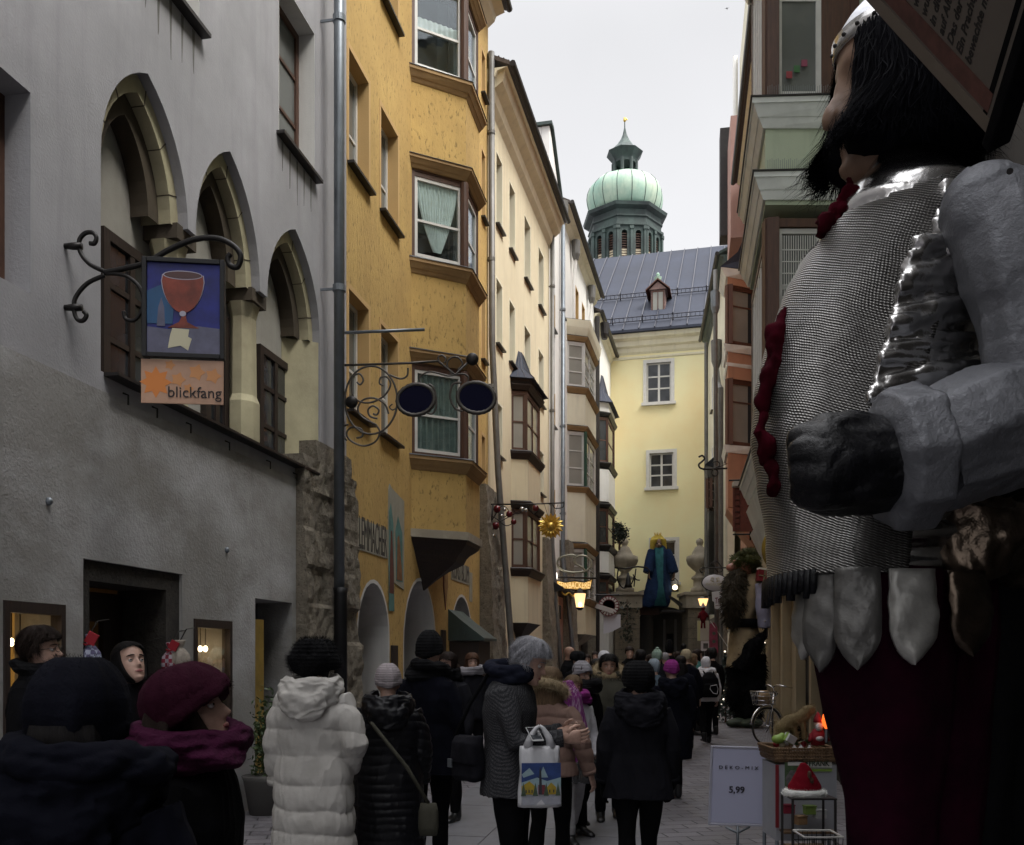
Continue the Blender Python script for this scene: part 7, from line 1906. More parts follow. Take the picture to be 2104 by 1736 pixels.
def sign_spectacles():
 Y = 12.3; k = Y / F; o = at(705, HY, Y)
 r = root('spectacles_sign', 'wrought iron bracket with scrolls holding a giant pair of dark blue spectacles', 'sign', (o.x, o.y, 0))
 P = lambda x, y, d=0: ((x - 705) * k, d, EH + (HY - y) * k)
 m_sp = plain('grey_iron', (.10, .09, .08), .45, .5, var=.4, vs=9)
 br = MB().tube([P(695, 751), P(840, 746), P(900, 742)], .016, 8).tube([P(900, 742), P(935, 770), P(968, 738)], .016, 8).obj('bracket', m_sp, r, True)
 MB().box(P(703, 0)[0] - .04, P(703, 0)[0], -.03, .03, P(0, 780)[2], P(0, 728)[2]).obj('wall_plate', m_iron, br)
 def sc(pts, w=.013): MB().tube([P(*q) for q in catmull(pts)], w, 8).obj('scroll', m_sp, br, True)
 cx, cy = 762, 822
 MB().tube([P(cx + 55 * math.cos(a) * .98, cy + 70 * math.sin(a)) for a in [2 * PI * i / 40 for i in range(40)]], .014, 8, closed=True).obj('ring', m_sp, br, True)
 sc([(722, 795), (724, 775), (738, 768), (746, 780), (740, 790), (733, 785)]); sc([(722, 795), (726, 815), (742, 826), (765, 826), (790, 812), (802, 790), (795, 775), (782, 776), (780, 788), (788, 792)])
 sc([(800, 770), (822, 778), (836, 772), (838, 756)]); sc([(772, 872), (745, 858), (735, 840), (745, 822), (768, 818), (790, 830), (798, 850)]); sc([(775, 860), (760, 855), (756, 842), (766, 834), (778, 842), (774, 852), (766, 850)])
 sc([(772, 872), (780, 888), (770, 908), (745, 916), (720, 905), (712, 890), (722, 878), (742, 882), (744, 896), (732, 900)]); sc([(712, 905), (703, 890), (706, 876), (716, 872)])
 sc([(905, 748), (900, 735), (908, 730), (916, 738), (912, 746)]); sc([(930, 772), (918, 750), (925, 736), (940, 734), (950, 748), (940, 760)])
 for x, y in ((722, 826), (970, 738)):
  MB().ball(P(x, y), (.085, .05, .085), 14, 10).obj('iron_flower', m_iron, br, True)
 MB().tube([P(697, 684), P(872, 677)], .022, 8).obj('plain_bar', m_zinc, r, True)
 m_bl = plain('dark_blue_lens', (.003, .003, .018), .7, spec=.1)
 for cx, cy, aa in ((854, 821, .20), (978, 817, -.16)):
  M = T(P(cx, cy)) @ Ry(-aa) 
  n = 44; R1, R2 = 38 * k, 31 * k
  l = MB(M).add([(R1 * .9 * math.cos(2 * PI * i / n), -.015, R2 * .9 * math.sin(2 * PI * i / n)) for i in range(n)] + [(R1 * .9 * math.cos(2 * PI * i / n), .015, R2 * .9 * math.sin(2 * PI * i / n)) for i in range(n)], [tuple(range(n)), tuple(range(n, 2 * n))] + [(i, (i + 1) % n, n + (i + 1) % n, n + i) for i in range(n)]).obj('lens', m_bl, r)
  MB(M).tube([(R1 * math.cos(2 * PI * i / n), 0, R2 * math.sin(2 * PI * i / n)) for i in range(n)], [.026 + .006 * (i % 2) for i in range(n)], 8, closed=True).obj('rim', m_sp, l, True)
 m = MB(); m.tube([P(*q) for q in catmull([(872, 845), (888, 850), (896, 832), (892, 800), (880, 790), (868, 800)])], .014, 8).tube([P(*q) for q in catmull([(950, 845), (934, 838), (924, 815), (930, 790), (948, 786)])], .014, 8).tube([P(*q) for q in catmull([(866, 792), (862, 776), (880, 764), (905, 768), (922, 772), (950, 768), (962, 776), (958, 790)])], .012, 8).tube([P(*q) for q in catmull([(814, 838), (806, 842), (800, 836), (806, 830)])], .01, 6)
 m.obj('bridge_piece', m_sp, r, True)
sign_spectacles()
def sign_sun():
 Y = 21.5; k = Y / F; o = at(1012, HY, Y)
 r = root('sun_sign', 'gilded sunburst sign hanging from a scrolled iron bracket hung with baubles', 'sign', (o.x, o.y, 0))
 P = lambda x, y, d=0: ((x - 1012) * k, d, EH + (HY - y) * k)
 b = MB().tube([P(1008, 1036), P(1080, 1036), P(1158, 1033)], .016, 8).tube([P(1008, 1100), P(1012, 1036)], .02, 6).obj('bracket', m_iron, r, True)
 for pts in ([(1010, 1070), (1030, 1040), (1045, 1050), (1036, 1062), (1026, 1056)], [(1010, 1095), (1018, 1078), (1045, 1062), (1070, 1048), (1082, 1040)], [(1050, 1038), (1060, 1055), (1072, 1050), (1068, 1042)], [(1085, 1038), (1095, 1056), (1106, 1048), (1102, 1040)], [(1010, 1060), (1020, 1066), (1040, 1080), (1060, 1070)], [(1135, 1036), (1140, 1044), (1156, 1042), (1158, 1030)]):
  MB().tube([P(*q) for q in catmull(pts, 6)], .011, 6).obj('scroll', m_iron, b, True)
 mr = plain('dark_red_glass_ball', (.10, .008, .012), .1); ms = plain('silver_glass_ball', (.5, .5, .48), .12, .9)
 for i, (x, y, s) in enumerate(((1021, 1046, 8), (1046, 1056, 7), (1055, 1072, 6), (1100, 1044, 7), (1018, 1080, 8), (1036, 1047, 4), (1072, 1046, 5), (1080, 1048, 4), (1013, 1101, 4), (1030, 1060, 4))):
  q = MB().ball(P(x, y), s * k, 14, 10).obj('bauble', (mr, mr, mr, mr, mr, ms, ms, ms, ms, ms)[i], r, True)
 for x in (1118, 1133, 1146): MB().tube([P(x, 1036), P(1131 + (x - 1132) * .3, 1065)], .005, 5).obj('hanging_wire', m_iron, b)
 c = P(1131, 1081)
 s = MB()
 for ly, (n, R1, R2, d) in enumerate(((16, 27, 10, -.02), (16, 23, 9, .03))):
  for i in range(n):
   a = 2 * PI * (i + ly * .5) / n; ca, sa = math.cos(a), math.sin(a); w = .22
   p0 = (c[0] + R2 * k * math.cos(a - w), d, c[2] + R2 * k * math.sin(a - w)); p1 = (c[0] + R2 * k * math.cos(a + w), d, c[2] + R2 * k * math.sin(a + w))
   q0 = (c[0] + R1 * .85 * k * math.cos(a - .11), d - .01, c[2] + R1 * .85 * k * math.sin(a - .11)); q1 = (c[0] + R1 * .85 * k * math.cos(a + .11), d - .01, c[2] + R1 * .85 * k * math.sin(a + .11)); t = (c[0] + R1 * k * ca, d - .02, c[2] + R1 * k * sa)
   m_ = (c[0] + R1 * .6 * k * ca, d - .045, c[2] + R1 * .6 * k * sa)
   s.add([p0, p1, q0, q1, t, m_], [(0, 5, 1), (0, 2, 5), (5, 3, 1), (2, 4, 5), (5, 4, 3), (0, 1, 3, 4, 2)])
 s.obj('sun_rays', m_gold, r); MB().ball(c, (9 * k, .09, 9 * k), 20, 12).obj('sun_disc', m_gold, r, True)
 MB().tube([P(1112, 1062, -.12), P(1150, 1104, -.12)], .008, 5).obj('arrow', m_gold, r)
sign_sun()
def sign_bakery():
 Y = 30; k = Y / F; o = at(1130, HY, Y)
 r = root('bakery_sign', 'lit golden bakery board reading FEINBÄCKEREI under an iron pretzel', 'sign', (o.x, o.y, 0))
 P = lambda x, y, d=0: ((x - 1130) * k, d, EH + (HY - y) * k)
 b = MB().tube([P(1126, 1185), P(1160, 1186), P(1225, 1188)], .03, 8).obj('bracket', m_iron, r, True)
 mp = plain('pale_iron_pretzel', (.3, .29, .22), .4, .5)
 MB().tube([P(*q) for q in catmull([(1182, 1142), (1172, 1140), (1150, 1146), (1145, 1160), (1156, 1172), (1180, 1176), (1205, 1172), (1214, 1158), (1206, 1144), (1190, 1142), (1180, 1150), (1182, 1158), (1196, 1166), (1202, 1174)], 6)], .035, 8).obj('pretzel', mp, r, True)
 MB().tube([P(*q) for q in catmull([(1182, 1158), (1180, 1146), (1170, 1140)], 6)], .03, 8).obj('pretzel', mp, r, True)
 m_board = glow('lit_gold_board', (1.0, .5, .1), .10, (.45, .28, .06))
 pts = [P(1141, 1192), P(1160, 1196), P(1180, 1193), P(1200, 1196), P(1217, 1190), P(1212, 1211), P(1190, 1213), P(1170, 1211), P(1146, 1211)]
 bo = MB().extr([(p[0], p[2]) for p in pts], 'y', -.05, .05).obj('board', m_board, r)
 MB().tube([(p[0], -.06, p[2]) for p in pts], .025, 6, closed=True).obj('board_rim', m_iron, bo, True)
 text('lettering', 'FEINBÄCKEREI', .3, T(P(1180, 1203, -.06)) @ Rx(PI / 2), glow('lit_letters', (1, .7, .3), .28, (.7, .5, .2)), bo, bold=.004, width=66 * k)
 MB().ball(P(1138, 1186, -.2), (.09, .09, .22), 12, 10).obj('spot_lamp', glow('white_lamp', (1, .93, .82), 2), r, True)
 # lantern beneath
 c = P(1191, 1232)
 la = MB(); la.loft([(c[0], 0, c[2] - .25, .12, .12), (c[0], 0, c[2] + .2, .19, .19)], 6).obj('lantern_glass', glow('lantern_glow', (1, .62, .28), .5), r)
 MB().loft([(c[0], 0, c[2] + .2, .22, .22), (c[0], 0, c[2] + .28, .18, .18), (c[0], 0, c[2] + .4, .03, .03)], 6).loft([(c[0], 0, c[2] - .34, .06, .06), (c[0], 0, c[2] - .25, .14, .14)], 6).obj('lantern_cap', m_iron, r)
 MB().ball(P(1191, 1243, -.16), .05, 8, 6).obj('bulb', glow('hot_bulb', (1, .85, .6), 4), r)
 MB().tube([P(*q) for q in catmull([(1153, 1216), (1160, 1222), (1168, 1218), (1176, 1224), (1180, 1220)])], .03, 6).obj('gold_garland', m_gold, r, True)
sign_bakery()
def sign_round():
 Y = 36; k = Y / F; o = at(1226, HY, Y); P = lambda x, y, d=0: ((x - 1226) * k, d, EH + (HY - y) * k)
 r = root('round_toy_sign', 'round dark red and white ring sign crossed by a pale bar above a white panel', 'sign', (o.x, o.y, 0))
 c = P(1250, 1245); n = 20
 md = plain('dark_red_enamel', (.14, .012, .02), .4); mw = plain('white_enamel', (.5, .48, .46), .4)
 MB(T(c) @ Rx(PI / 2)).lathe([(12 * k, -.05), (21 * k, -.05), (21 * k, .05), (12 * k, .05), (12 * k, -.05)], n=32).obj('ring', md, r)
 t = MB()
 for i in range(18):
  a = 2 * PI * i / 18; M = T(c[0], -.07, c[2]) @ Ry(-a); t.box(13.5 * k, 19.5 * k, -.01, .01, -1.9 * k, 1.9 * k, M)
 t.obj('white_blocks', mw, r)
 MB(T(P(1240, 1250, -.1)) @ Ry(.32)).box(-.52, .38, -.02, .02, -.09, .09).obj('pale_bar', mw, r)
 MB().extr([(P(1240, 0)[0], P(0, 1262)[2]), (P(1275, 0)[0], P(0, 1262)[2]), (P(1275, 0)[0], P(0, 1288)[2]), (P(1256, 0)[0], P(0, 1298)[2]), (P(1240, 0)[0], P(0, 1302)[2])], 'y', 0.08, .12).obj('white_panel', plain('white_panel_paint', (.55, .56, .62), .4), r)
 MB().tube([P(1222, 1222), P(1272, 1222)], .03, 6).obj('bracket', m_iron, r)
 g = root('ivy_bunch', 'trailing dark red and green hanging plant beside the round ring sign', 'plant', at(1288, 1262, 37))
 rs = np.random.RandomState(3); m = MB()
 for i in range(260):
  a = rs.normal(0, .16); z = rs.uniform(-1.2, .5); p = Vector((a * (1 + .3 * z), rs.normal(0, .12), z)); s = .05
  m.add([p + Vector(rs.normal(size=3)) * s, p + Vector(rs.normal(size=3)) * s, p + Vector(rs.normal(size=3)) * s], [(0, 1, 2)])
 m.obj('leaves', plain('dark_foliage', (.03, .035, .02), .6, var=.5), g)
 MB().tube([(0, 0, .6), (0, 0, -.6)], .02, 5).obj('stem', m_brown, g)
sign_round()
def foliage(name, label, c, rad, n, leaf, mat, stem=None, pot=False, seed=1, cat='plant', lights=0, cone=False):
 g = root(name, label, cat, c); rs = np.random.RandomState(seed); m = MB(); lp = []
 cl = [Vector(rs.normal(size=3)).normalized() * rs.uniform(.3, .9) for _ in range(14)]
 for i in range(n):
  if cone:
   t = rs.rand() ** .7; a = rs.uniform(0, 6.28); q = Vector((math.cos(a), math.sin(a), 0)) * (t * (.35 + .65 * rs.rand())) * rad[0]; p = Vector((q.x, q.y, rad[2] * 2 * (1 - t) + .1 + rs.normal() * .04))
  else:
   b = cl[rs.randint(len(cl))]; p = b + Vector(rs.normal(size=3)) * .26; p = Vector((p.x * rad[0], p.y * rad[1], p.z * rad[2]))
  d1 = Vector(rs.normal(size=3)).normalized() * leaf; d2 = d1.cross(Vector(rs.normal(size=3))).normalized() * leaf * .4
  m.add([p - d1, p + d2, p + d1, p - d2], [(0, 1, 2, 3)])
  if i % 40 == 0: lp.append(p)
 m.obj('leaves', mat, g)
 z0 = -rad[2] if not cone else 0
 s = MB(); s.tube([(0, 0, z0 - (.25 if not cone else 0)), (.02, .01, 0), (0, 0, rad[2] * (.6 if not cone else 1.8))], [leaf * .6, leaf * .4, leaf * .15], 6)
 for b in cl[:8]:
  if not cone: s.tube([(0, 0, z0 * .5), (b.x * rad[0] * .5, b.y * rad[1] * .5, b.z * rad[2] * .5), (b.x * rad[0], b.y * rad[1], b.z * rad[2])], leaf * .15, 5)
 s.obj('stem', m_brown, g)
 if pot: MB().loft([(0, 0, -c[2] + .001, .16, .16), (0, 0, -c[2] + .35, .22, .22), (0, 0, -c[2] + .4, .24, .24)], 20).tube([(0, 0, -c[2] + .38), (0, 0, z0)], .02, 6).obj('pot', plain('grey_pot', (.09, .085, .08), .7), g, True)
 if lights:
  l = MB()
  for p in lp[:lights]: l.ball(p * 1.05, leaf * .35, 6, 5)
  l.obj('fairy_lights', glow('fairy_light', (1, .9, .7), 1.0), g)
 return g
m_leaf = plain('shrub_leaf', (.05, .085, .025), .5, var=.5, vs=9); m_leafd = plain('fir_needles', (.012, .022, .012), .6, var=.5); m_leafy = plain('yellow_green_leaf', (.13, .15, .04), .5, var=.4)
foliage('potted_shrub', 'leafy green potted shrub between the ochre door leaf and the cream quilted coat', at(545, 1515, 9.6), (.22, .2, .40), 1400, .03, m_leaf, pot=True, seed=5)
foliage('balcony_greenery', 'dark evergreen bunch on the corner of the timber oriels', at(1272, 1092, 40.5), (.38, .3, .55), 700, .08, m_leafd, seed=2)
foliage('christmas_tree', 'dark little fir in the pink arched doorway', (at(1132, HY, 29.6).x, at(1132, HY, 29.6).y, 0), (.45, .4, 1.0), 900, .07, m_leafd, seed=8, lights=4, cone=True, cat='tree')
foliage('christmas_tree', 'frosted fir with tiny lights between the ogre puppet and the white hooded walker', (at(1489, HY, 22.6).x, 22.6, 0), (.42, .4, .8), 1100, .06, plain('frosted_needles', (.05, .07, .06), .6, var=.6), seed=9, lights=14, cone=True, cat='tree')
foliage('light_garland', 'dark fir garland with sparkling lights behind the ogre puppet', at(1577, 1385, 22.5), (.16, .14, .95), 900, .05, m_leafd, seed=10, lights=22)
# cloth bundles hanging by the door
def bundle(x, y, s, chk, label, bow=True):
 Y = 7.2 if x < 260 else 8.2; c = at(x, y, Y); r = root('cloth_bundle', label, 'bag', c, group='cloth bundles hanging beside the shop door')
 k = Y / F * s
 m, nt, bs = nodes_of('checked_cloth_%d' % x); ck = N(nt, 'ShaderNodeTexChecker', Scale=28); co = coord(nt); nt.links.new(co, ck.inputs['Vector']); ck.inputs['Color1'].default_value = rgba(chk[0]); ck.inputs['Color2'].default_value = rgba(chk[1]); nt.links.new(ck.outputs[0], bs.inputs['Base Color']); bs.inputs['Roughness'].default_value = .9
 R = []
 for z, w in ((-45, 8), (-40, 22), (-25, 25), (-5, 22), (8, 12), (13, 6), (18, 9), (28, 13), (32, 12)):
  R.append([(w * k * (1 + .10 * math.cos(8 * q)) * math.cos(q), w * k * .8 * (1 + .10 * math.cos(8 * q)) * math.sin(q), z * k) for q in [2 * PI * j / 40 for j in range(40)]])
 MB().rings(R).obj('sack', m, r, True)
 MB().tube([(0, 0, 30 * k), (.02, .10, 60 * k), (.0, .35, 66 * k)], .006, 6).obj('cord', m_iron, r)
 if bow: MB().box(-12 * k, 10 * k, -.06, -.045, 14 * k, 38 * k, Ry(.5)).tube([(-8 * k, -.05, 13 * k), (0, -.06, 10 * k), (9 * k, -.05, 13 * k)], .008, 6).obj('red_tag', plain('red_felt_%d' % x, (.30, .01, .02), .8), r)
bundle(183, 1335, 1.0, ((.32, .34, .44), (.10, .09, .17)), 'lilac and blue checked cloth bundle with a red tag left of the door')
bundle(352, 1345, .8, ((.34, .30, .34), (.22, .02, .04)), 'red and white checked cloth bundle right of the door')
bundle(370, 1340, .8, ((.34, .30, .25), (.30, .26, .22)), 'plain cream cloth bundle behind the red checked one', False)
# ================================================================ costumed figure on the canopy
def princess():
 Y = 43.6; k = Y / F; X0 = 1350; o = at(X0, 1248, Y)
 r = root('princess_puppet', 'giant yellow-haired puppet in a dark blue gown holding a lantern above the arch', 'puppet', (o.x, o.y, o.z))
 P = lambda x, y, d=0: Vector(((x - X0) * k, d, (1248 - y) * k))
 def L(rows, d=.3): return [((a + b) / 2 * 1.0, y, (b - a) / 2) for y, a, b in rows]
 def sec(y, a, b, dp): c = P((a + b) / 2, y); return (c.x, 0, c.z, (b - a) / 2 * k, dp)
 m_blue = cloth('midnight_blue_satin', (.018, .035, .085), (.010, .018, .045)); m_teal = cloth('teal_satin', (.04, .14, .16), (.025, .09, .10)); m_yel = hairmat('yellow_wool_hair', (.55, .42, .08), (.36, .26, .04))
 grow(MB().loft([sec(1247, 1316, 1372, .35), sec(1230, 1316, 1376, .42), sec(1200, 1326, 1378, .38), sec(1170, 1334, 1374, .32), sec(1145, 1336, 1372, .28), sec(1128, 1338, 1370, .24), sec(1120, 1345, 1364, .15)], 28), .06, 'gown', m_blue, r, 2, [((5, 5, .8), .06, 3)])
 MB().loft([(P(1354, 0).x, -.30, P(0, 1245).z, .30, .18), (P(1354, 0).x, -.26, P(0, 1200).z, .16, .14), (P(1354, 0).x, -.2, P(0, 1150).z, .22, .12), (P(1354, 0).x, -.15, P(0, 1126).z, .24, .1)], 20).obj('teal_front', m_teal, r, True)
 for sg, x0, x1 in ((-1, 1339, 1330), (1, 1369, 1382)):
  grow(MB().tube([P(x0, 1130), P((x0 + x1) / 2, 1150, -.1), P(x1, 1178, -.2)], [.2, .24, .26], 12), .05, 'sleeve', m_blue, r, 2)
  h = MB(T(P(x1 + 1, 1186, -.25))); 
  hb = MB(); hand(hb, T(P(x1 + 1, 1176, -.25)) @ Matrix.Scale(2.4, 4), .6, sg); hb.obj('hand', m_gskin, r, True)
 H = T(P(1352, 1118)) @ Rz(PI) @ Matrix.Scale(2.6, 4)
 hd = MB(); head_rings(hd, H); hd.ball(H @ Vector((0, .10, -.03)), (.10, .12, .09), 12, 8)
 hd.tube([P(1352, 1125), P(1352, 1135)], .15, 10); hd.obj('head', m_gskin, r, True)
 for sd in (-1, 1): MB().ball(H @ Vector((sd * .03, .085, .0)), .045, 10, 8).obj('eye', m_black, r, True)
 w = MB(); w.loft([sec(1136, 1335, 1344, .1), sec(1120, 1334, 1346, .2), sec(1108, 1336, 1352, .3)], 16); w.loft([sec(1134, 1360, 1369, .1), sec(1120, 1357, 1369, .2), sec(1108, 1352, 1368, .3)], 16); w.loft([(x_, .16, z_, a_, b_) for x_, _, z_, a_, b_ in (sec(1125, 1337, 1367, .22), sec(1112, 1336, 1368, .30), sec(1105, 1338, 1366, .30), sec(1100, 1343, 1361, .25), sec(1098, 1348, 1356, .1))], 20)
 grow(w, .05, 'hair', m_yel, r, 1, [((14, 14, 3), .015, 7)])
 cr = MB()
 for i in range(7):
  a = PI * 2 * i / 7; cr.tube([(P(1351, 0).x + .12 * math.cos(a), .12 * math.sin(a), P(0, 1101).z), (P(1351, 0).x + .17 * math.cos(a), .17 * math.sin(a), P(0, 1094).z)], [.03, .008], 5)
 cr.obj('crown', m_gold, r)
 c = P(1384, 1204, -.3); q = root('hand_lantern', 'small lit lantern hanging from the yellow-haired puppet hand', 'lantern', r.location + c)
 MB().tube([(0, 0, .35), (.14, 0, .2), (.14, 0, -.2), (0, 0, -.25), (-.14, 0, -.2), (-.14, 0, .2), (0, 0, .35)], .02, 6).box(-.15, .15, -.1, .1, -.28, -.22).obj('lantern_frame', m_iron, q)
 MB().ball((0, 0, -.08), .12, 12, 8).obj('lamp', glow('lantern_bulb', (1, .8, .5), 1.6), q, True)
princess()
def bracket_lamp():
 Y = 42.5; k = Y / F; o = at(1262, HY, Y); P = lambda x, y, d=0: ((x - 1262) * k, d, EH + (HY - y) * k)
 r = root('scrolled_bracket', 'ornate iron arm with a bell-shaped hanging lamp left of the yellow-haired puppet', 'sign', (o.x, o.y, 0))
 b = MB().tube([P(1262, 1166), P(1285, 1168), P(1310, 1164), P(1328, 1166)], .04, 6).obj('bracket', m_iron, r, True)
 for pts in ([(1328, 1166), (1334, 1172), (1330, 1178), (1324, 1174)], [(1306, 1168), (1304, 1185), (1302, 1205)], [(1300, 1180), (1306, 1190), (1314, 1192)], [(1270, 1168), (1268, 1190), (1280, 1208), (1296, 1200), (1302, 1185)]):
  MB().tube([P(*q) for q in catmull(pts, 6)], .03, 6).obj('scroll', m_iron, b, True)
 c = P(1289, 1195); MB().loft([(c[0], -.2, c[2] - .28, .2, .2), (c[0], -.2, c[2] - .1, .13, .13), (c[0], -.2, c[2] + .15, .1, .1), (c[0], -.2, c[2] + .4, .03, .03)], 14).obj('bell_lamp', m_black, r, True)
bracket_lamp()
# ================================================================ signs on the right
def signs_right():
 Y = 27; k = Y / F; o = at(1560, HY, Y); P = lambda x, y, d=0: ((x - 1560) * k, d, EH + (HY - y) * k)
 r = root('hook_bracket', 'black iron arm with curled tip and two empty rings before the terracotta oriel', 'bracket', (o.x, o.y, 0))
 MB().tube([P(*q) for q in catmull([(1600, 960), (1545, 960), (1470, 963), (1442, 963), (1435, 955), (1442, 948), (1447, 942), (1442, 936), (1435, 939)], 6)], .028, 8).obj('arm', m_iron, r, True)
 MB().tube([P(1475, 960), P(1548, 930)], .012, 6).obj('stay', m_iron, r)
 for x in (1468, 1520): MB().tube([P(x + 6.5 * math.cos(a), 971 + 7 * math.sin(a)) for a in [2 * PI * i / 20 for i in range(20)]], .02, 6, closed=True).obj('ring', m_iron, r, True)
 MB().tube([P(*q) for q in catmull([(1468, 962), (1478, 956), (1474, 948), (1464, 950)])], .018, 6).obj('scroll', m_iron, r, True)
 Y = 20.5; k = Y / F; o = at(1575, HY, Y); P = lambda x, y, d=0: ((x - 1575) * k, d, EH + (HY - y) * k)
 r = root('red_panel_sign', 'rust red hanging panel with dark fretwork squares on black iron bars', 'sign', (o.x, o.y, 0))
 b = MB().tube([P(1600, 984), P(1497, 987)], .018, 6).tube([P(1600, 1097), P(1505, 1098)], .018, 6).tube([P(1537, 985), P(1538, 1008)], .02, 6).tube([P(1541, 1078), P(1541, 1110)], .02, 6).obj('bars', m_iron, r, True)
 pn = MB().box(P(1505, 0)[0], P(1556, 0)[0], -.02, .02, P(0, 1092)[2], P(0, 1002)[2]).obj('panel', plain('rust_red_paint', (.13, .03, .018), .6, var=.3), r, bevel=.004)
 f = MB(); 
 for cx in (1514, 1549):
  for i in range(7):
   z = 1010 + i * 12; x0, x1 = P(cx - 5, 0)[0], P(cx + 5, 0)[0]; z0, z1 = P(0, z + 5)[2], P(0, z - 5)[2]
   f.tube([(x0, -.026, z0), (x1, -.026, z0), (x1, -.026, z1), (x0, -.026, z1)], .006, 4, closed=True)
 f.obj('fretwork', m_iron, pn)
 MB().box(P(1505, 0)[0], P(1556, 0)[0], -.1, .1, P(0, 1000)[2], P(0, 990)[2]).obj('lamp_strip', plain('pale_strip', (.4, .38, .34), .5), r)
 MB().box(P(1545, 0)[0], P(1560, 0)[0], -.25, .0, P(0, 1108)[2], P(0, 1100)[2]).obj('flood_lamp', m_black, r)
 Y = 26; k = Y / F; o = at(1468, 1197, Y)
 r = root('oval_sign', 'white oval sign with a faint gold emblem on a scrolled bracket', 'sign', o)
 n = 36; mw = plain('white_sign_paint', (.50, .50, .53), .4)
 MB(Rx(PI / 2) @ Matrix.Diagonal((1, .65, 1, 1))).lathe([(.02, -.03), (25 * k, -.03), (26.5 * k, 0), (25 * k, .03), (.02, .03)], n=n).obj('board', mw, r, True)
 MB(Matrix.Diagonal((1, 1, .65, 1))).tube([(26.5 * k * math.cos(2 * PI * i / n), 0, 26.5 * k * math.sin(2 * PI * i / n)) for i in range(n)], .02, 6, closed=True).obj('rim', m_iron, r, True)
 mg = plain('pale_gold_print', (.42, .38, .22), .5)
 e = MB()
 for sx in (-1, 1): e.tube([(sx * .03, -.034, .02), (sx * .12, -.034, .06), (sx * .10, -.034, .15), (sx * .04, -.034, .12), (sx * .07, -.034, .03)], .012, 5)
 e.obj('emblem', mg, r, True)
 text('lettering', 'INGRUBER', .1, T(0, -.034, -.05) @ Rx(PI / 2), mg, r, width=.52)
 br = MB().tube([(-.35, .0, .42), (.5, 0, .42), (1.0, 0, .40)], .02, 6)
 for pts in ([(-.35, .42), (-.42, .36), (-.36, .28), (-.28, .34)], [(0, .42), (.1, .3), (.22, .34), (.18, .42)], [(.2, .42), (.05, .6), (-.1, .52), (0, .46)], [(.35, .42), (.45, .55), (.55, .5), (.5, .42)]): br.tube([(p[0], 0, p[1]) for p in catmull(pts, 5)], .016, 5)
 br.obj('bracket', m_iron, r, True)
 Y = 25; k = Y / F; o = at(1484, 1237, Y)
 r = root('white_cutout_sign', 'white shaped sign with dark red handwriting beneath the oval sign', 'sign', o)
 q = lambda x, y: ((x - 1484) * k, (1237 - y) * k)
 MB().extr([q(1462, 1216), q(1504, 1210), q(1505, 1250), q(1490, 1252), q(1490, 1262), q(1482, 1262), q(1480, 1252), q(1468, 1250), q(1467, 1236), q(1463, 1235)], 'y', -.02, .02).obj('board', mw, r)
 text('lettering', 'Trimmer', .22, T(0, -.024, .06) @ Ry(-.15) @ Rx(PI / 2), plain('dark_red_ink', (.12, .015, .03), .5), r, shear=.4, bold=.004, width=.46)
 MB().tube([(-.2, -.024, -.10), (.0, -.024, -.06), (.22, -.024, .02)], .008, 5).obj('underline', plain('dark_red_line', (.12, .015, .03), .5), r)
 MB().tube([(-.1, .0, .3), (1.0, 0, .35)], .016, 6).obj('bracket', m_iron, r)
 o = at(1444, 1238, 30); r = root('wall_lantern', 'lit warm wall lantern above the little red hanging doll', 'lantern', o)
 MB().loft([(0, 0, -.10, .10, .10), (0, 0, .13, .17, .17)], 8).obj('shade', glow('warm_shade', (1, .6, .25), .5), r)
 MB().loft([(0, 0, .13, .19, .19), (0, 0, .2, .05, .05)], 8).tube([(0, 0, .18), (.5, .3, .3)], .02, 5).obj('lantern_top', m_iron, r)
 r = root('hanging_doll', 'small dark red hanging doll below the lit wall lantern', 'doll', at(1444, 1262, 29.8))
 md = cloth('doll_red', (.10, .01, .015)); MB().loft([(0, 0, -.28, .05, .05), (0, 0, -.1, .12, .08), (0, 0, .08, .09, .07), (0, 0, .14, .04, .04)], 14).ball((0, 0, .2), .07, 12, 8).tube([(-.1, 0, .05), (-.16, -.02, -.12)], .03, 6).tube([(.1, 0, .05), (.15, -.02, -.1)], .03, 6).tube([(-.04, 0, -.25), (-.05, 0, -.45)], .03, 6).tube([(.04, 0, -.25), (.05, 0, -.45)], .03, 6).obj('doll_body', md, r, True)
 MB().lathe([(.075, .22), (.05, .3), (.01, .38)]).obj('doll_cap', plain('pale_felt', (.3, .25, .25), .9), r)
 # posters and pink banner
 o = at(1444, 1295, 30.5); r = root('notice_board', 'pale yellow and white poster beside the archway', 'poster', o)
 pb = MB().box(-.19, .19, -.02, .02, -.34, .32).obj('board', plain('pale_poster', (.36, .37, .33), .5), r); MB().box(-.19, -.10, -.024, -.021, -.34, .32).obj('yellow_strip', plain('pale_yellow_strip', (.38, .38, .2), .5), pb)
 MB().tube([(0, 0, -.35), (0, 0, -o.z)], .025, 6).obj('post', m_iron, r)
 o = at(1449, 1327, 30.4); r = root('notice_board', 'small white framed notice under the pale yellow poster', 'poster', o); MB().box(-.15, .15, -.02, .02, -.16, .16).obj('board', mw, r); MB().box(-.08, .08, -.026, -.021, -.09, .09).obj('print', m_glassg, r)
 MB().tube([(0, 0, -.16), (0, 0, -o.z)], .02, 6).obj('post', m_iron, r)
 o = at(1466, 1312, 26); r = root('pink_banner', 'dusty pink banner with dark rosettes leaning on a white pole', 'banner', o)
 ba = MB().extr([(-.12, .42), (.0, .46), (.10, .30), (.12, -.40), (-.14, -.44)], 'y', -.01, .01).obj('cloth', cloth('banner_pink', (.25, .06, .09)), r)
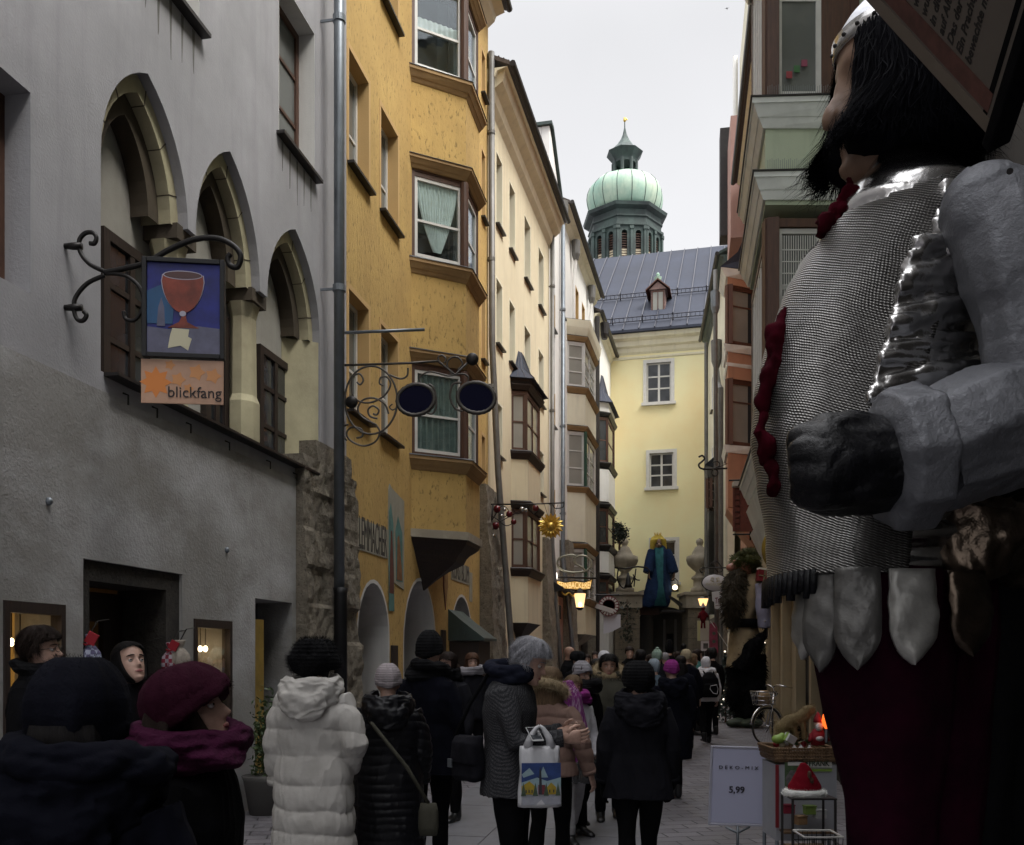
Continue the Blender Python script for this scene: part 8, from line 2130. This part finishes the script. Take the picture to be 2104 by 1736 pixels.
 for z in (.15, -.08, -.28): MB(T(0, -.014, z) @ Rx(PI / 2)).lathe([(.01, -.002), (.05, 0), (.05, .004)], n=10).obj('rosette', plain('rosette_green_%d' % int(z * 100), (.05, .07, .05), .8), ba)
 MB().tube([(-.1, -.02, .5), (.42, .05, -.25)], .01, 6).tube([(.42, .05, -.25), (.42, .05, -o.z)], .01, 6).obj('pole', m_wframe, r)
signs_right()
# ================================================================ ogre puppet by the right wall
def ogre():
 Y = 21.2; k = Y / F; X0 = 1535; o = at(X0, HY, Y)
 r = root('ogre_puppet', 'huge green-haired long-bearded ogre puppet with red present on its shoulder by the right wall', 'puppet', (o.x, o.y, 0))
 P = lambda x, y, d=0: Vector(((x - X0) * k, d, EH + (HY - y) * k))
 def sec(y, a, b, dp): c = P((a + b) / 2, y); return (c.x, 0, c.z, (b - a) / 2 * k, dp)
 m_tun = cloth('beige_sackcloth', (.30, .24, .15), (.22, .17, .11)); m_bd = hairmat('dark_beard', (.05, .04, .025), (.02, .016, .01)); m_gh = hairmat('mossy_hair', (.075, .085, .02), (.025, .03, .01)); m_lil = cloth('lilac_sleeve_cloth', (.30, .30, .42), (.24, .24, .33)); m_nose = plain('ruddy_skin', (.32, .13, .09), .4, var=.3)
 grow(MB().loft([sec(1372, 1490, 1562, .5), sec(1340, 1494, 1560, .48), sec(1300, 1500, 1556, .45), sec(1285, 1502, 1552, .4), sec(1265, 1500, 1552, .42), sec(1230, 1508, 1560, .42), sec(1195, 1520, 1565, .35), sec(1180, 1525, 1556, .2)], 30), .04, 'tunic', m_tun, r, 2, [((4, 4, 3), .04, 3)])
 MB().loft([sec(1290, 1498, 1556, .46), sec(1272, 1498, 1556, .46)], 30).obj('belt', cloth_black, r, True)
 MB().box(P(1494, 0).x, P(1499, 0).x, -.15, .15, P(0, 1292).z, P(0, 1270).z).obj('belt_buckle', m_gold, r)
 hd = MB(); hd.ball(P(1528, 1160), (.24, .24, .28), 18, 12); hd.ball(P(1503, 1166), (.14, .10, .10), 14, 10); hd.ball(P(1512, 1156), (.1, .14, .08), 12, 8); hd.tube([P(1525, 1170), P(1530, 1190)], .15, 10)
 grow(hd, .025, 'head', m_nose, r, 1)
 MB().ball(P(1512, 1150, -.14), .04, 10, 8).obj('eye', m_eyew, r, True)
 hr = grow(MB().ball(P(1534, 1152, .02), (.30, .30, .25), 20, 12), .04, 'hair', m_gh, r, 1, [((9, 9, 9), .07, 5)]); fuzz(hr, m_gh, 2500, .10, r, 'hair_strands', .3, width=.008)
 bd = grow(MB().tube([P(1515, 1178, -.05), P(1508, 1205, -.15), P(1502, 1240, -.25), P(1496, 1290, -.3)], [.16, .24, .26, .08], 14), .04, 'beard', m_bd, r, 1, [((6, 6, 2), .06, 9)]); fuzz(bd, m_bd, 2600, .12, r, 'beard_strands', .9, width=.008)
 grow(MB().tube([P(1557, 1200, -.35), P(1560, 1240, -.42), P(1564, 1292, -.42)], [.17, .22, .21], 14), .04, 'sleeve', m_lil, r, 2, [((4, 4, 3), .03, 3)])
 hb = MB(); hand(hb, T(P(1563, 1290, -.42)) @ Matrix.Scale(2.2, 4), .6, 1); hb.obj('hand', m_black, r, True)
 st = MB()
 for i in range(5): st.ball(P(1556 + (i % 2) * 5, 1222 + i * 14, -.62), .02, 8, 6)
 st.obj('sleeve_buttons', m_foil, r, True)
 # dark shaggy trousers sweeping up behind
 tr = MB(); tr.loft([sec(1476, 1512, 1560, .4), sec(1440, 1498, 1572, .5), sec(1400, 1494, 1574, .52), sec(1370, 1496, 1574, .5), sec(1345, 1510, 1570, .42)], 26); tr.tube([P(1520, 1375, -.3), P(1530, 1345, -.4), P(1545, 1318, -.48), P(1556, 1304, -.5), P(1560, 1308, -.5)], [.30, .22, .13, .08, .03], 12)
 t = grow(tr, .04, 'shaggy_trousers', cloth_black, r, 1, [((6, 6, 4), .05, 9)]); fuzz(t, cloth_black, 2500, .09, r, 'shaggy_hair', .5, width=.008)
 for x, d in ((1512, -.25), (1536, -.4)):
  grow(MB().ball(P(x, 1482, d), (.24, .2, .11), 18, 10).ball(P(x - 14, 1484, d), (.14, .16, .09), 14, 8), .03, 'boot', plain('mossy_boot_%d' % x, (.03, .045, .025), .7, var=.5), r, 2)
 p = P(1556, 1186, -.45); q = root('gift_box', 'small red wrapped present with white top on the ogre puppet shoulder', 'present', r.location + p)
 MB(Ry(.15)).box(-.13, .13, -.12, .12, -.14, .12).obj('box', plain('red_wrap', (.17, .008, .02), .35), q, bevel=.01); MB(Ry(.15)).box(-.135, .135, -.125, .125, .121, .16).obj('lid', m_curtw, q); MB(Ry(.15)).box(-.02, .02, -.13, -.121, -.14, .12).box(-.13, .13, -.13, -.121, -.03, .0).obj('ribbon', m_foil, q)
ogre()
# ================================================================ bicycle
def bicycle():
 Y = 16.8; o = at(1586, HY, Y); r = root('bicycle', 'silver-guarded bicycle with a wire front basket leaning by the beige shopfront', 'bicycle', (o.x, o.y, 0), math.radians(74))
 # local: x forward is negative (towards the viewer), front wheel at origin
 R_ = .345; ch = plain('chrome', (.6, .6, .62), .2, 1.0); rb = plain('tyre_rubber', (.012, .012, .012), .8); fr = plain('bicycle_paint', (.03, .03, .04), .3, var=.2)
 TF = T(.12, 0, 0) @ Rz(-.85) @ T(-.12, 0, 0)
 for nm, x in (('wheel', 0), ('wheel', 1.08)):
  TM = TF if x == 0 else Matrix(); c = (x, 0, R_); w = MB(TM).tube([(c[0] + (R_ - .03) * math.cos(a), 0, c[2] + (R_ - .03) * math.sin(a)) for a in [2 * PI * i / 48 for i in range(48)]], .010, 8, closed=True)
  for i in range(28):
   a = 2 * PI * i / 28; w.tube([(c[0] + .02 * math.cos(a + .8), .02 * (-1) ** i, c[2] + .02 * math.sin(a + .8)), (c[0] + (R_ - .035) * math.cos(a), 0, c[2] + (R_ - .035) * math.sin(a))], .0016, 4)
  w.tube([(c[0], -.05, c[2]), (c[0], .05, c[2])], .022, 10); wo = w.obj('wheel', ch, r, True)
  MB(TM).tube([(c[0] + (R_ - .012) * math.cos(a), 0, c[2] + (R_ - .012) * math.sin(a)) for a in [2 * PI * i / 48 for i in range(48)]], .018, 8, closed=True).obj('tyre', rb, wo, True)
  MB(TM).tube([(c[0] + (R_ + .03) * math.cos(a), 0, c[2] + (R_ + .03) * math.sin(a)) for a in [math.radians(20 + i * 9) for i in range(18)]], .022, 8).obj('mudguard', ch, r, True)
 MB(TF).tube([(0, .05, R_), (.10, .03, .68), (.16, 0, .95)], .013, 8).tube([(0, -.05, R_), (.10, -.03, .68), (.16, 0, .95)], .013, 8).obj('fork', ch, r, True)
 MB().tube([(.14, 0, .82), (.55, 0, .30), (.62, 0, .28)], .018, 8).tube([(.62, 0, .28), (.78, 0, .86)], .016, 8).tube([(.62, 0, .28), (1.08, .06, R_)], .011, 8).tube([(.74, 0, .72), (1.08, .06, R_)], .010, 8).tube([(.15, 0, .88), (.5, 0, .55), (.68, 0, .5)], .016, 8).obj('frame', fr, r, True)
 MB(TF).tube([(.16, 0, .95), (.15, 0, 1.05), (.12, .12, 1.10), (.20, .27, 1.08), (.32, .30, 1.05)], .012, 8).tube([(.15, 0, 1.05), (.12, -.12, 1.10), (.20, -.27, 1.08), (.32, -.30, 1.05)], .012, 8).obj('handlebar', ch, r, True)
 MB().loft([(.80, 0, .86, .08, .06), (.80, 0, .90, .13, .10), (.83, 0, .93, .14, .11)], 18).obj('saddle', rb, r, True)
 b = MB(TF)
 for z, e in ((.74, 0), (.82, .01), (.90, .02), (.98, .035)):
  b.tube([(-.20 - e, -.15 - e, z), (.06, -.15 - e, z), (.06, .15 + e, z), (-.20 - e, .15 + e, z)], .006 if z < .97 else .011, 6, closed=True)
 for i in range(9):
  y = -.15 + .3 * i / 8; b.tube([(-.20, y, .74), (-.235, y * 1.2, .98)], .003, 4); b.tube([(.06, y, .74), (.06, y * 1.2, .98)], .003, 4); b.tube([(-.2, y, .74), (.06, y, .74)], .003, 4)
 for i in range(7):
  x = -.2 + .26 * i / 6
  for s in (-1, 1): b.tube([(x, s * .15, .74), (x, s * .185, .98)], .003, 4)
 b.obj('basket', ch, r, True)
 MB().tube([(.66, .06, .28), (.66, .12, .18)], .01, 6).tube([(.62, -.06, .28), (.6, -.12, .40)], .01, 6).obj('pedals', rb, r, True)
 MB(TF).loft([(-.07, 0, .76, .1, .09), (-.07, 0, .9, .12, .1), (-.06, 0, 1.0, .08, .07)], 14).obj('basket_cloth', plain('tan_wrap', (.28, .17, .07), .7, var=.3), r, True)
 return r
bicycle()
# ================================================================ stall goods at the right
def stall():
 Y = 7.6; k = Y / F; o = at(1515, HY, Y)
 r = root('price_stand', 'white framed price board reading DEKO-MIX 5,99 on a metal foot', 'sign', (o.x, o.y, 0), .06)
 P = lambda x, y: ((x - 1515) * k, EH + (HY - y) * k)
 w, z0, z1 = 59 * k, P(0, 1696)[1], P(0, 1533)[1]
 M = T(0, 0, (z0 + z1) / 2) @ Ry(.035); h = (z1 - z0) / 2
 fr = MB(M); fr.box(-w, -w + .018, -.012, .012, -h, h).box(w - .018, w, -.012, .012, -h, h).box(-w + .018, w - .018, -.012, .012, h - .018, h).box(-w + .018, w - .018, -.012, .012, -h, -h + .018)
 fo = fr.obj('frame', plain('pale_plastic_frame', (.42, .42, .50), .35), r, bevel=.006)
 bo = MB(M).box(-w + .02, w - .02, -.006, .006, -h + .02, h - .02).obj('board', plain('white_card', (.46, .47, .62), .5), fo, bevel=.004)
 ink = plain('black_print', (.03, .028, .04), .6)
 text('lettering', 'DEKO-MIX', .040, M @ T(0, -.009, h * .46) @ Rx(PI / 2), ink, bo, bold=0, width=.33, sp=1.6)
 text('lettering', '5,99', .075, M @ T(-.01, -.009, -h * .10) @ Rx(PI / 2), ink, bo, bold=.0015, width=.13)
 MB().tube([(0, .0, z0 + .0), (0, .0, .02)], .012, 8).tube([(-.10, 0, z0 - .01), (0, 0, z0 - .06), (.10, 0, z0 - .01)], .01, 8).obj('pole', m_zinc, r, True)
 MB().tube([(-.2, -.2, .012), (0, 0, .02), (.2, .2, .012)], .012, 6).tube([(.2, -.2, .012), (0, 0, .02), (-.2, .2, .012)], .012, 6).obj('foot', m_black, r, True)
 # trolley with wicker tray and poster
 Y = 7.0; k = Y / F; o = at(1635, HY, Y); P = lambda x, y, d=0: ((x - 1635) * k, d, EH + (HY - y) * k)
 r = root('display_trolley', 'wicker topped display trolley with green and white posters on its side', 'stand', (o.x, o.y, 0))
 x0, x1 = P(1577, 0)[0], P(1700, 0)[0]; zt = P(0, 1532)[2]; zb = P(0, 1722)[2]
 m_wk = wood('wicker', (.20, .12, .06), (.08, .045, .022))
 t = MB()
 for q in range(4): t.tube([(x0 - .02 * q * .3, -.2, zt - .075 + q * .024), (x1, -.2, zt - .075 + q * .024), (x1, .2, zt - .075 + q * .024), (x0 - .02 * q * .3, .2, zt - .075 + q * .024)], .012, 6, closed=True)
 for i in range(24):
  x = x0 + (x1 - x0) * i / 23; t.tube([(x, -.2, zt - .09), (x, -.205, zt + .005)], .006, 5); t.tube([(x, .2, zt - .09), (x, .205, zt + .005)], .006, 5)
 t.box(x0, x1, -.2, .2, zt - .10, zt - .085); t.obj('wicker_tray', m_wk, r)
 MB().box(x0 + .01, x1, -.19, .19, zb + .02, zt - .12).obj('cabinet', plain('white_board', (.36, .37, .40), .5, var=.1), r)
 MB().box(x0, x0 + .022, -.215, -.195, zb + .12, zt - .12).obj('red_edge', plain('red_trim', (.20, .012, .02), .5), r)
 gp = plain('green_print', (.09, .15, .07), .5, var=.7, vs=18); gl = plain('lime_print', (.22, .34, .06), .5)
 MB().box(*[P(1596, 0)[0], P(1638, 0)[0]], -.197, -.193, P(0, 1628)[2], P(0, 1548)[2]).obj('poster', gp, r)
 MB().box(P(1600, 0)[0], P(1626, 0)[0], -.2, -.1975, P(0, 1624)[2], P(0, 1612)[2]).obj('poster_patch', gl, r)
 MB().box(P(1602, 0)[0], P(1632, 0)[0], -.2, -.1975, P(0, 1566)[2], P(0, 1552)[2]).obj('poster_patch', m_wframe, r)
 MB().loft([(P(1608, 0)[0], -.2, P(0, 1606)[2], .03, .004), (P(1608, 0)[0], -.2, P(0, 1590)[2], .04, .005), (P(1612, 0)[0], -.2, P(0, 1576)[2], .02, .004)], 14).obj('poster_picture', plain('grey_print', (.16, .15, .15), .5, var=.6, vs=30), r)
 pb = MB().box(P(1642, 0)[0], P(1690, 0)[0], -.197, -.193, P(0, 1570)[2], P(0, 1548)[2]).obj('poster', m_wframe, r)
 MB().box(P(1642, 0)[0], P(1690, 0)[0], -.197, -.193, P(0, 1578)[2], P(0, 1573)[2]).obj('poster_stripe', gl, r)
 text('lettering', 'FRANK', .06, T(P(1664, 1562, -.2)) @ Rx(PI / 2), plain('dark_green_print', (.04, .06, .035), .5), pb, bold=.001, width=.15)
 for x in (x0 + .02, x1 - .05): MB().tube([(x, -.17, zb + .02), (x, -.17, .0)], .014, 8).tube([(x, .17, zb + .02), (x, .17, .0)], .014, 8).obj('leg', m_zinc, r)
 MB().box(x0 + .01, x1, -.16, .17, .12, .15).obj('lower_shelf', m_wk, r)
 # things on the tray
 def item(nm, lab, cat, x, y, d, grp=None): 
  p = P(x, y, d); return root(nm, lab, cat, (r.location.x + p[0], r.location.y + d, p[2]), group=grp)
 mw = plain('white_porcelain', (.5, .5, .5), .3)
 rs = np.random.RandomState(2)
 for i, (x, d) in enumerate(((1618, -.16), (1632, -.15), (1648, -.17))):
  q = item('white_bauble', 'small white bauble in the wicker tray, %s' % ('nearest the left end', 'in the middle of the row', 'closest to the santa doll')[i], 'ornament', x, 1536, d, 'white baubles in the wicker tray'); MB().ball((0, 0, 0), .026, 14, 10).lathe([(.008, .024), (.008, .036)], n=8).obj('ball', mw, q, True)
 q = item('green_gift', 'lime green bow-topped package at the left end of the tray', 'package', 1590, 1516, -.1)
 me = solid(MB().ball((0, 0, 0), (.05, .04, .035), 14, 8).ball((.03, 0, .02), (.03, .03, .03), 10, 8), .008, 1); link(me, 'package', gl, q)
 q = item('white_package', 'white and green cube package in the tray', 'package', 1612, 1514, -.12); MB(Ry(.5) @ Rz(.4)).box(-.04, .04, -.03, .03, -.03, .03).obj('package', mw, q, bevel=.004); MB(Ry(.5) @ Rz(.4)).box(-.042, .042, -.012, .012, -.032, .032).obj('ribbon', gl, q)
 rs = np.random.RandomState(6)
 for i in range(14):
  cc = [(.25, .01, .02), (.35, .3, .2), (.05, .12, .04), (.4, .4, .42)][i % 4]; x = 1592 + i * 7.2
  q = item('small_ornament', 'small %s ornament heaped in the wicker tray' % ['red', 'straw coloured', 'dark green', 'silvery white'][i % 4], 'ornament', x, 1525 + rs.uniform(-3, 4), rs.uniform(-.1, .12), 'small ornaments heaped in the wicker tray')
  MB(Rz(i) @ Ry(.4 * i)).loft([(0, 0, -.024, .008, .008), (0, 0, -.01, .024, .02), (0, 0, .012, .02, .024), (0, 0, .028, .006, .006)], 10).obj('ornament_body', plain('ornament_%d' % i, cc, .4), q, True)
 # straw animal
 q = item('straw_cat', 'tan straw animal with a dark back arching on the tray', 'ornament', 1632, 1510, -.02)
 ms = hairmat('straw', (.25, .19, .09), (.13, .09, .045))
 a = grow(MB().tube([(-.13, 0, -.02), (-.11, 0, .05), (-.05, 0, .10), (.03, 0, .13), (.08, 0, .17)], [.03, .05, .055, .05, .045], 12).ball((.10, 0, .19), (.05, .04, .04), 14, 10).tube([(-.02, -.02, .08), (0, -.03, -.03)], .022, 8).tube([(.05, -.02, .1), (.06, -.03, -.03)], .02, 8).tube([(.12, .01, .2), (.14, .01, .24)], [.012, .003], 6), .01, 'straw_body', ms, q, 1); fuzz(a, ms, 2500, .022, q, 'straw_fibres')
 grow(MB().ball((.03, .02, .02), (.07, .05, .07), 14, 10), .012, 'dark_belly', cloth_black, q, 1)
 q = item('santa_doll', 'red and white santa doll at the right end of the tray', 'doll', 1675, 1515, -.05)
 MB().loft([(0, 0, -.05, .05, .04), (0, 0, .02, .06, .05), (0, 0, .07, .035, .03)], 16).tube([(-.05, 0, .03), (-.07, -.03, -.02)], .015, 8).tube([(.05, 0, .03), (.07, -.03, -.02)], .015, 8).obj('body', plain('doll_red_felt', (.25, .01, .02), .8), q, True)
 MB().ball((0, -.01, .10), .032, 12, 8).obj('face', m_skin, q, True); MB().ball((0, -.035, .085), (.03, .015, .03), 12, 8).ball((0, -.045, .0), (.03, .02, .02), 10, 8).obj('beard', mw, q, True)
 MB().lathe([(.036, .12), (.028, .15), (.01, .19), (.002, .20)], n=14).obj('cap', plain('cap_red_felt', (.25, .01, .02), .8), q, True)
 q = item('glowing_candle', 'orange and red glowing flame lamp beside the armoured puppet legs', 'lamp', 1686, 1478, -.12)
 MB().lathe([(.01, -.06), (.028, -.03), (.034, .0), (.026, .04), (.008, .075)], n=16).obj('flame', glow('flame_orange', (1, .14, .02), .5), q, True)
 MB().ball((0, -.016, .02), (.018, .02, .032), 12, 8).obj('flame_core', glow('flame_core', (1, .4, .05), .8), q, True); MB().tube([(0, 0, -.06), (0, 0, -.16)], .012, 8).obj('candle', m_zinc, q)
 # wire rack with santa hat
 Y2 = 6.3; k2 = Y2 / F; o2 = at(1655, HY, Y2); Q = lambda x, y, d=0: ((x - 1655) * k2, d, EH + (HY - y) * k2)
 s = root('metal_stool', 'dark metal display stand under the red santa hat', 'stand', (o2.x, o2.y, 0))
 zt = Q(0, 1634)[2]; x0, x1 = Q(1614, 0)[0], Q(1706, 0)[0]
 MB().box(x0, x1, -.13, .13, zt - .012, zt).obj('top', m_sheet, s, bevel=.003)
 for x in (x0 + .01, x1 - .01):
  for d in (-.12, .12): MB().tube([(x, d, zt - .012), (x, d, 0)], .009, 6).obj('leg', m_sheet, s)
 MB().box(x0 + .02, x1 - .02, -.12, .12, zt - .36, zt - .35).obj('shelf', m_wk, s)
 h = root('santa_hat', 'red felt santa hat with white fur brim on the dark metal stand', 'hat', (o2.x + Q(1652, 0)[0], o2.y, zt))
 mr = cloth('red_felt', (.20, .008, .018), (.12, .005, .01), weave=180)
 hh = grow(MB().loft([(0, 0, .0, .115, .085), (0, 0, .06, .11, .08), (-.003, 0, .13, .08, .06), (-.008, 0, .19, .045, .035), (-.01, 0, .225, .015, .015)], 24), .008, 'felt_cone', mr, h, 2, [((14, 14, 14), .008, 3)])
 br = grow(MB().tube([(.12 * math.cos(a), .09 * math.sin(a), .02) for a in [2 * PI * i / 24 for i in range(24)]], .024, 10, closed=True), .008, 'fur_brim', m_curtw, h, 1); fuzz(br, m_curtw, 2500, .014, h, 'fur')
 grow(MB().ball((.015, -.06, .15), (.015, .015, .028), 10, 8).ball((.03, -.06, .11), (.015, .015, .022), 10, 8), .006, 'pine_cone', m_brown, h, 1)
 # goods on the lower shelf
 for i, (x, y, c, lab) in enumerate(((1598, 1650, (.2, .012, .03), 'dark red boxed set left of the stand'), (1640, 1652, (.16, .24, .05), 'lime green box behind the stand legs'), (1660, 1660, (.42, .42, .42), 'white cup-like box beside the lime box'), (1622, 1672, (.3, .18, .09), 'brown cardboard box low on the trolley'))):
  p = P(x, y, -.24); q = root('goods_box', lab, 'box', (r.location.x + p[0], r.location.y - .26, p[2]), .1 * i, group='boxed goods under the tray')
  MB().box(-.04, .04, -.03, .03, -.03, .025).obj('box', plain('box_paint_%d' % i, c, .5), q, bevel=.003); MB().box(-.043, .043, -.033, .033, .0255, .034).obj('lid', plain('lid_paint_%d' % i, tuple(v * .8 for v in c), .5), q)
 MB().box(P(1585, 0)[0], P(1690, 0)[0], -.32, -.2, P(0, 1672)[2] - .09, P(0, 1672)[2] - .075).obj('front_shelf', m_wk, r)
 # wire basket at the lower edge
 b = root('wire_basket', 'white-rimmed wire basket at the bottom beside the puppet legs', 'basket', at(1672, 1732, 5.6))
 m = MB(); zt = .055
 m.tube([(-.09, -.1, zt), (.14, -.1, zt), (.14, .12, zt), (-.09, .12, zt)], .007, 6, closed=True); m.obj('rim', m_wframe, b)
 m = MB()
 for i in range(9):
  x = -.09 + .23 * i / 8; m.tube([(x, -.1, zt), (x * .9, -.09, -.2)], .0025, 4); m.tube([(x, .12, zt), (x * .9, .1, -.2)], .0025, 4)
 for z in (0, -.06, -.12, -.2): m.tube([(-.09, -.098, z), (.14, -.098, z), (.14, .118, z), (-.09, .118, z)], .003, 4, closed=True)
 m.obj('wires', m_iron, b)
 MB().tube([(-.07, -.08, -.2), (-.07, -.08, -b.location.z)], .008, 6).tube([(.12, .1, -.2), (.12, .1, -b.location.z)], .008, 6).tube([(.12, -.08, -.2), (.12, -.08, -b.location.z)], .008, 6).obj('legs', m_iron, b)
stall()

def bird():
 r = root('bird', 'small dark bird gliding in the pale sky left of the white pipe', 'bird', at(1493, 18, 24))
 m = MB(); m.tube([(-.13, 0, 0), (0, 0, .02), (.12, 0, 0)], [.012, .03, .012], 8)
 for s_ in (-1, 1): m.add([(-.03, 0, .01), (.05, 0, .01), (.0, s_ * .14, .05), (-.05, s_ * .26, .02), (-.03, 0, .02), (.05, 0, .02), (.0, s_ * .14, .06), (-.05, s_ * .26, .025)], [(0, 1, 2), (0, 2, 3), (4, 5, 6), (4, 6, 7), (0, 1, 5, 4), (1, 2, 6, 5), (2, 3, 7, 6), (3, 0, 4, 7)])
 grow(m, .008, 'body', m_sheet, r, 0); r.rotation_euler = (0, .3, 1.2); r.scale = (.32, .32, .32)
bird()
# ================================================================ daylight
w = bpy.data.worlds.new('World'); scene.world = w; w.use_nodes = True
nt = w.node_tree; bg = nt.nodes['Background']
sky = nt.nodes.new('ShaderNodeTexSky'); sky.sky_type = 'NISHITA'; sky.sun_disc = False
SUN_EL, SUN_AZ = math.radians(54), math.radians(122)     # azimuth clockwise from +Y
sky.sun_elevation = SUN_EL; sky.sun_rotation = SUN_AZ
sky.air_density = 1.0; sky.dust_density = 6.0; sky.altitude = 500
hs = nt.nodes.new('ShaderNodeHueSaturation'); hs.inputs['Saturation'].default_value = 0.12
nt.links.new(sky.outputs[0], hs.inputs['Color'])
mx = nt.nodes.new('ShaderNodeMix'); mx.data_type = 'RGBA'; mx.inputs[0].default_value = 0.72
mx.inputs[7].default_value = (3.6, 3.6, 3.7, 1)
nt.links.new(hs.outputs[0], mx.inputs[6])
# overcast cloud layer: brighter towards the zenith
tcw = nt.nodes.new('ShaderNodeTexCoord'); sx = nt.nodes.new('ShaderNodeSeparateXYZ'); nt.links.new(tcw.outputs['Generated'], sx.inputs[0])
mr = nt.nodes.new('ShaderNodeMapRange'); mr.interpolation_type = 'SMOOTHSTEP'
for i, v in ((1, 0.55), (2, 1.0), (3, 1.0), (4, 4.2)): mr.inputs[i].default_value = v
nt.links.new(sx.outputs[2], mr.inputs[0])
vm = nt.nodes.new('ShaderNodeVectorMath'); vm.operation = 'SCALE'
nt.links.new(mx.outputs[2], vm.inputs[0]); nt.links.new(mr.outputs[0], vm.inputs['Scale'])
cn = nt.nodes.new('ShaderNodeTexNoise'); cn.inputs['Scale'].default_value = 2.2; cn.inputs['Detail'].default_value = 5
nt.links.new(tcw.outputs['Generated'], cn.inputs['Vector'])
cr = nt.nodes.new('ShaderNodeMapRange'); cr.inputs[1].default_value = .3; cr.inputs[2].default_value = .7; cr.inputs[3].default_value = .93; cr.inputs[4].default_value = 1.05
nt.links.new(cn.outputs['Fac'], cr.inputs[0]); v2 = nt.nodes.new('ShaderNodeVectorMath'); v2.operation = 'SCALE'
m3 = nt.nodes.new('ShaderNodeMapRange'); m3.inputs[1].default_value = .15; m3.inputs[2].default_value = .55; m3.inputs[3].default_value = 1.22; m3.inputs[4].default_value = 1.0
nt.links.new(sx.outputs[2], m3.inputs[0]); v3 = nt.nodes.new('ShaderNodeVectorMath'); v3.operation = 'SCALE'; nt.links.new(vm.outputs[0], v3.inputs[0]); nt.links.new(m3.outputs[0], v3.inputs['Scale'])
nt.links.new(v3.outputs[0], v2.inputs[0]); nt.links.new(cr.outputs[0], v2.inputs['Scale']); nt.links.new(v2.outputs[0], bg.inputs['Color'])
bg.inputs['Strength'].default_value = 0.075
ld = bpy.data.lights.new('sun', 'SUN'); ld.energy = 0.8; ld.angle = math.radians(22); ld.color = (1.0, 0.95, 0.86)
lo = bpy.data.objects.new('sun', ld); COL.objects.link(lo)
sd = Vector((math.sin(SUN_AZ) * math.cos(SUN_EL), math.cos(SUN_AZ) * math.cos(SUN_EL), math.sin(SUN_EL)))
lo.rotation_euler = sd.to_track_quat('Z', 'Y').to_euler()
vs = scene.view_settings; vs.view_transform = 'Standard'; vs.look = 'None'; vs.gamma = 1; vs.exposure = 1.75
scene.render.film_transparent = False
scene.cycles.max_bounces = 6; scene.cycles.use_denoising = True; scene.cycles.transparent_max_bounces = 8
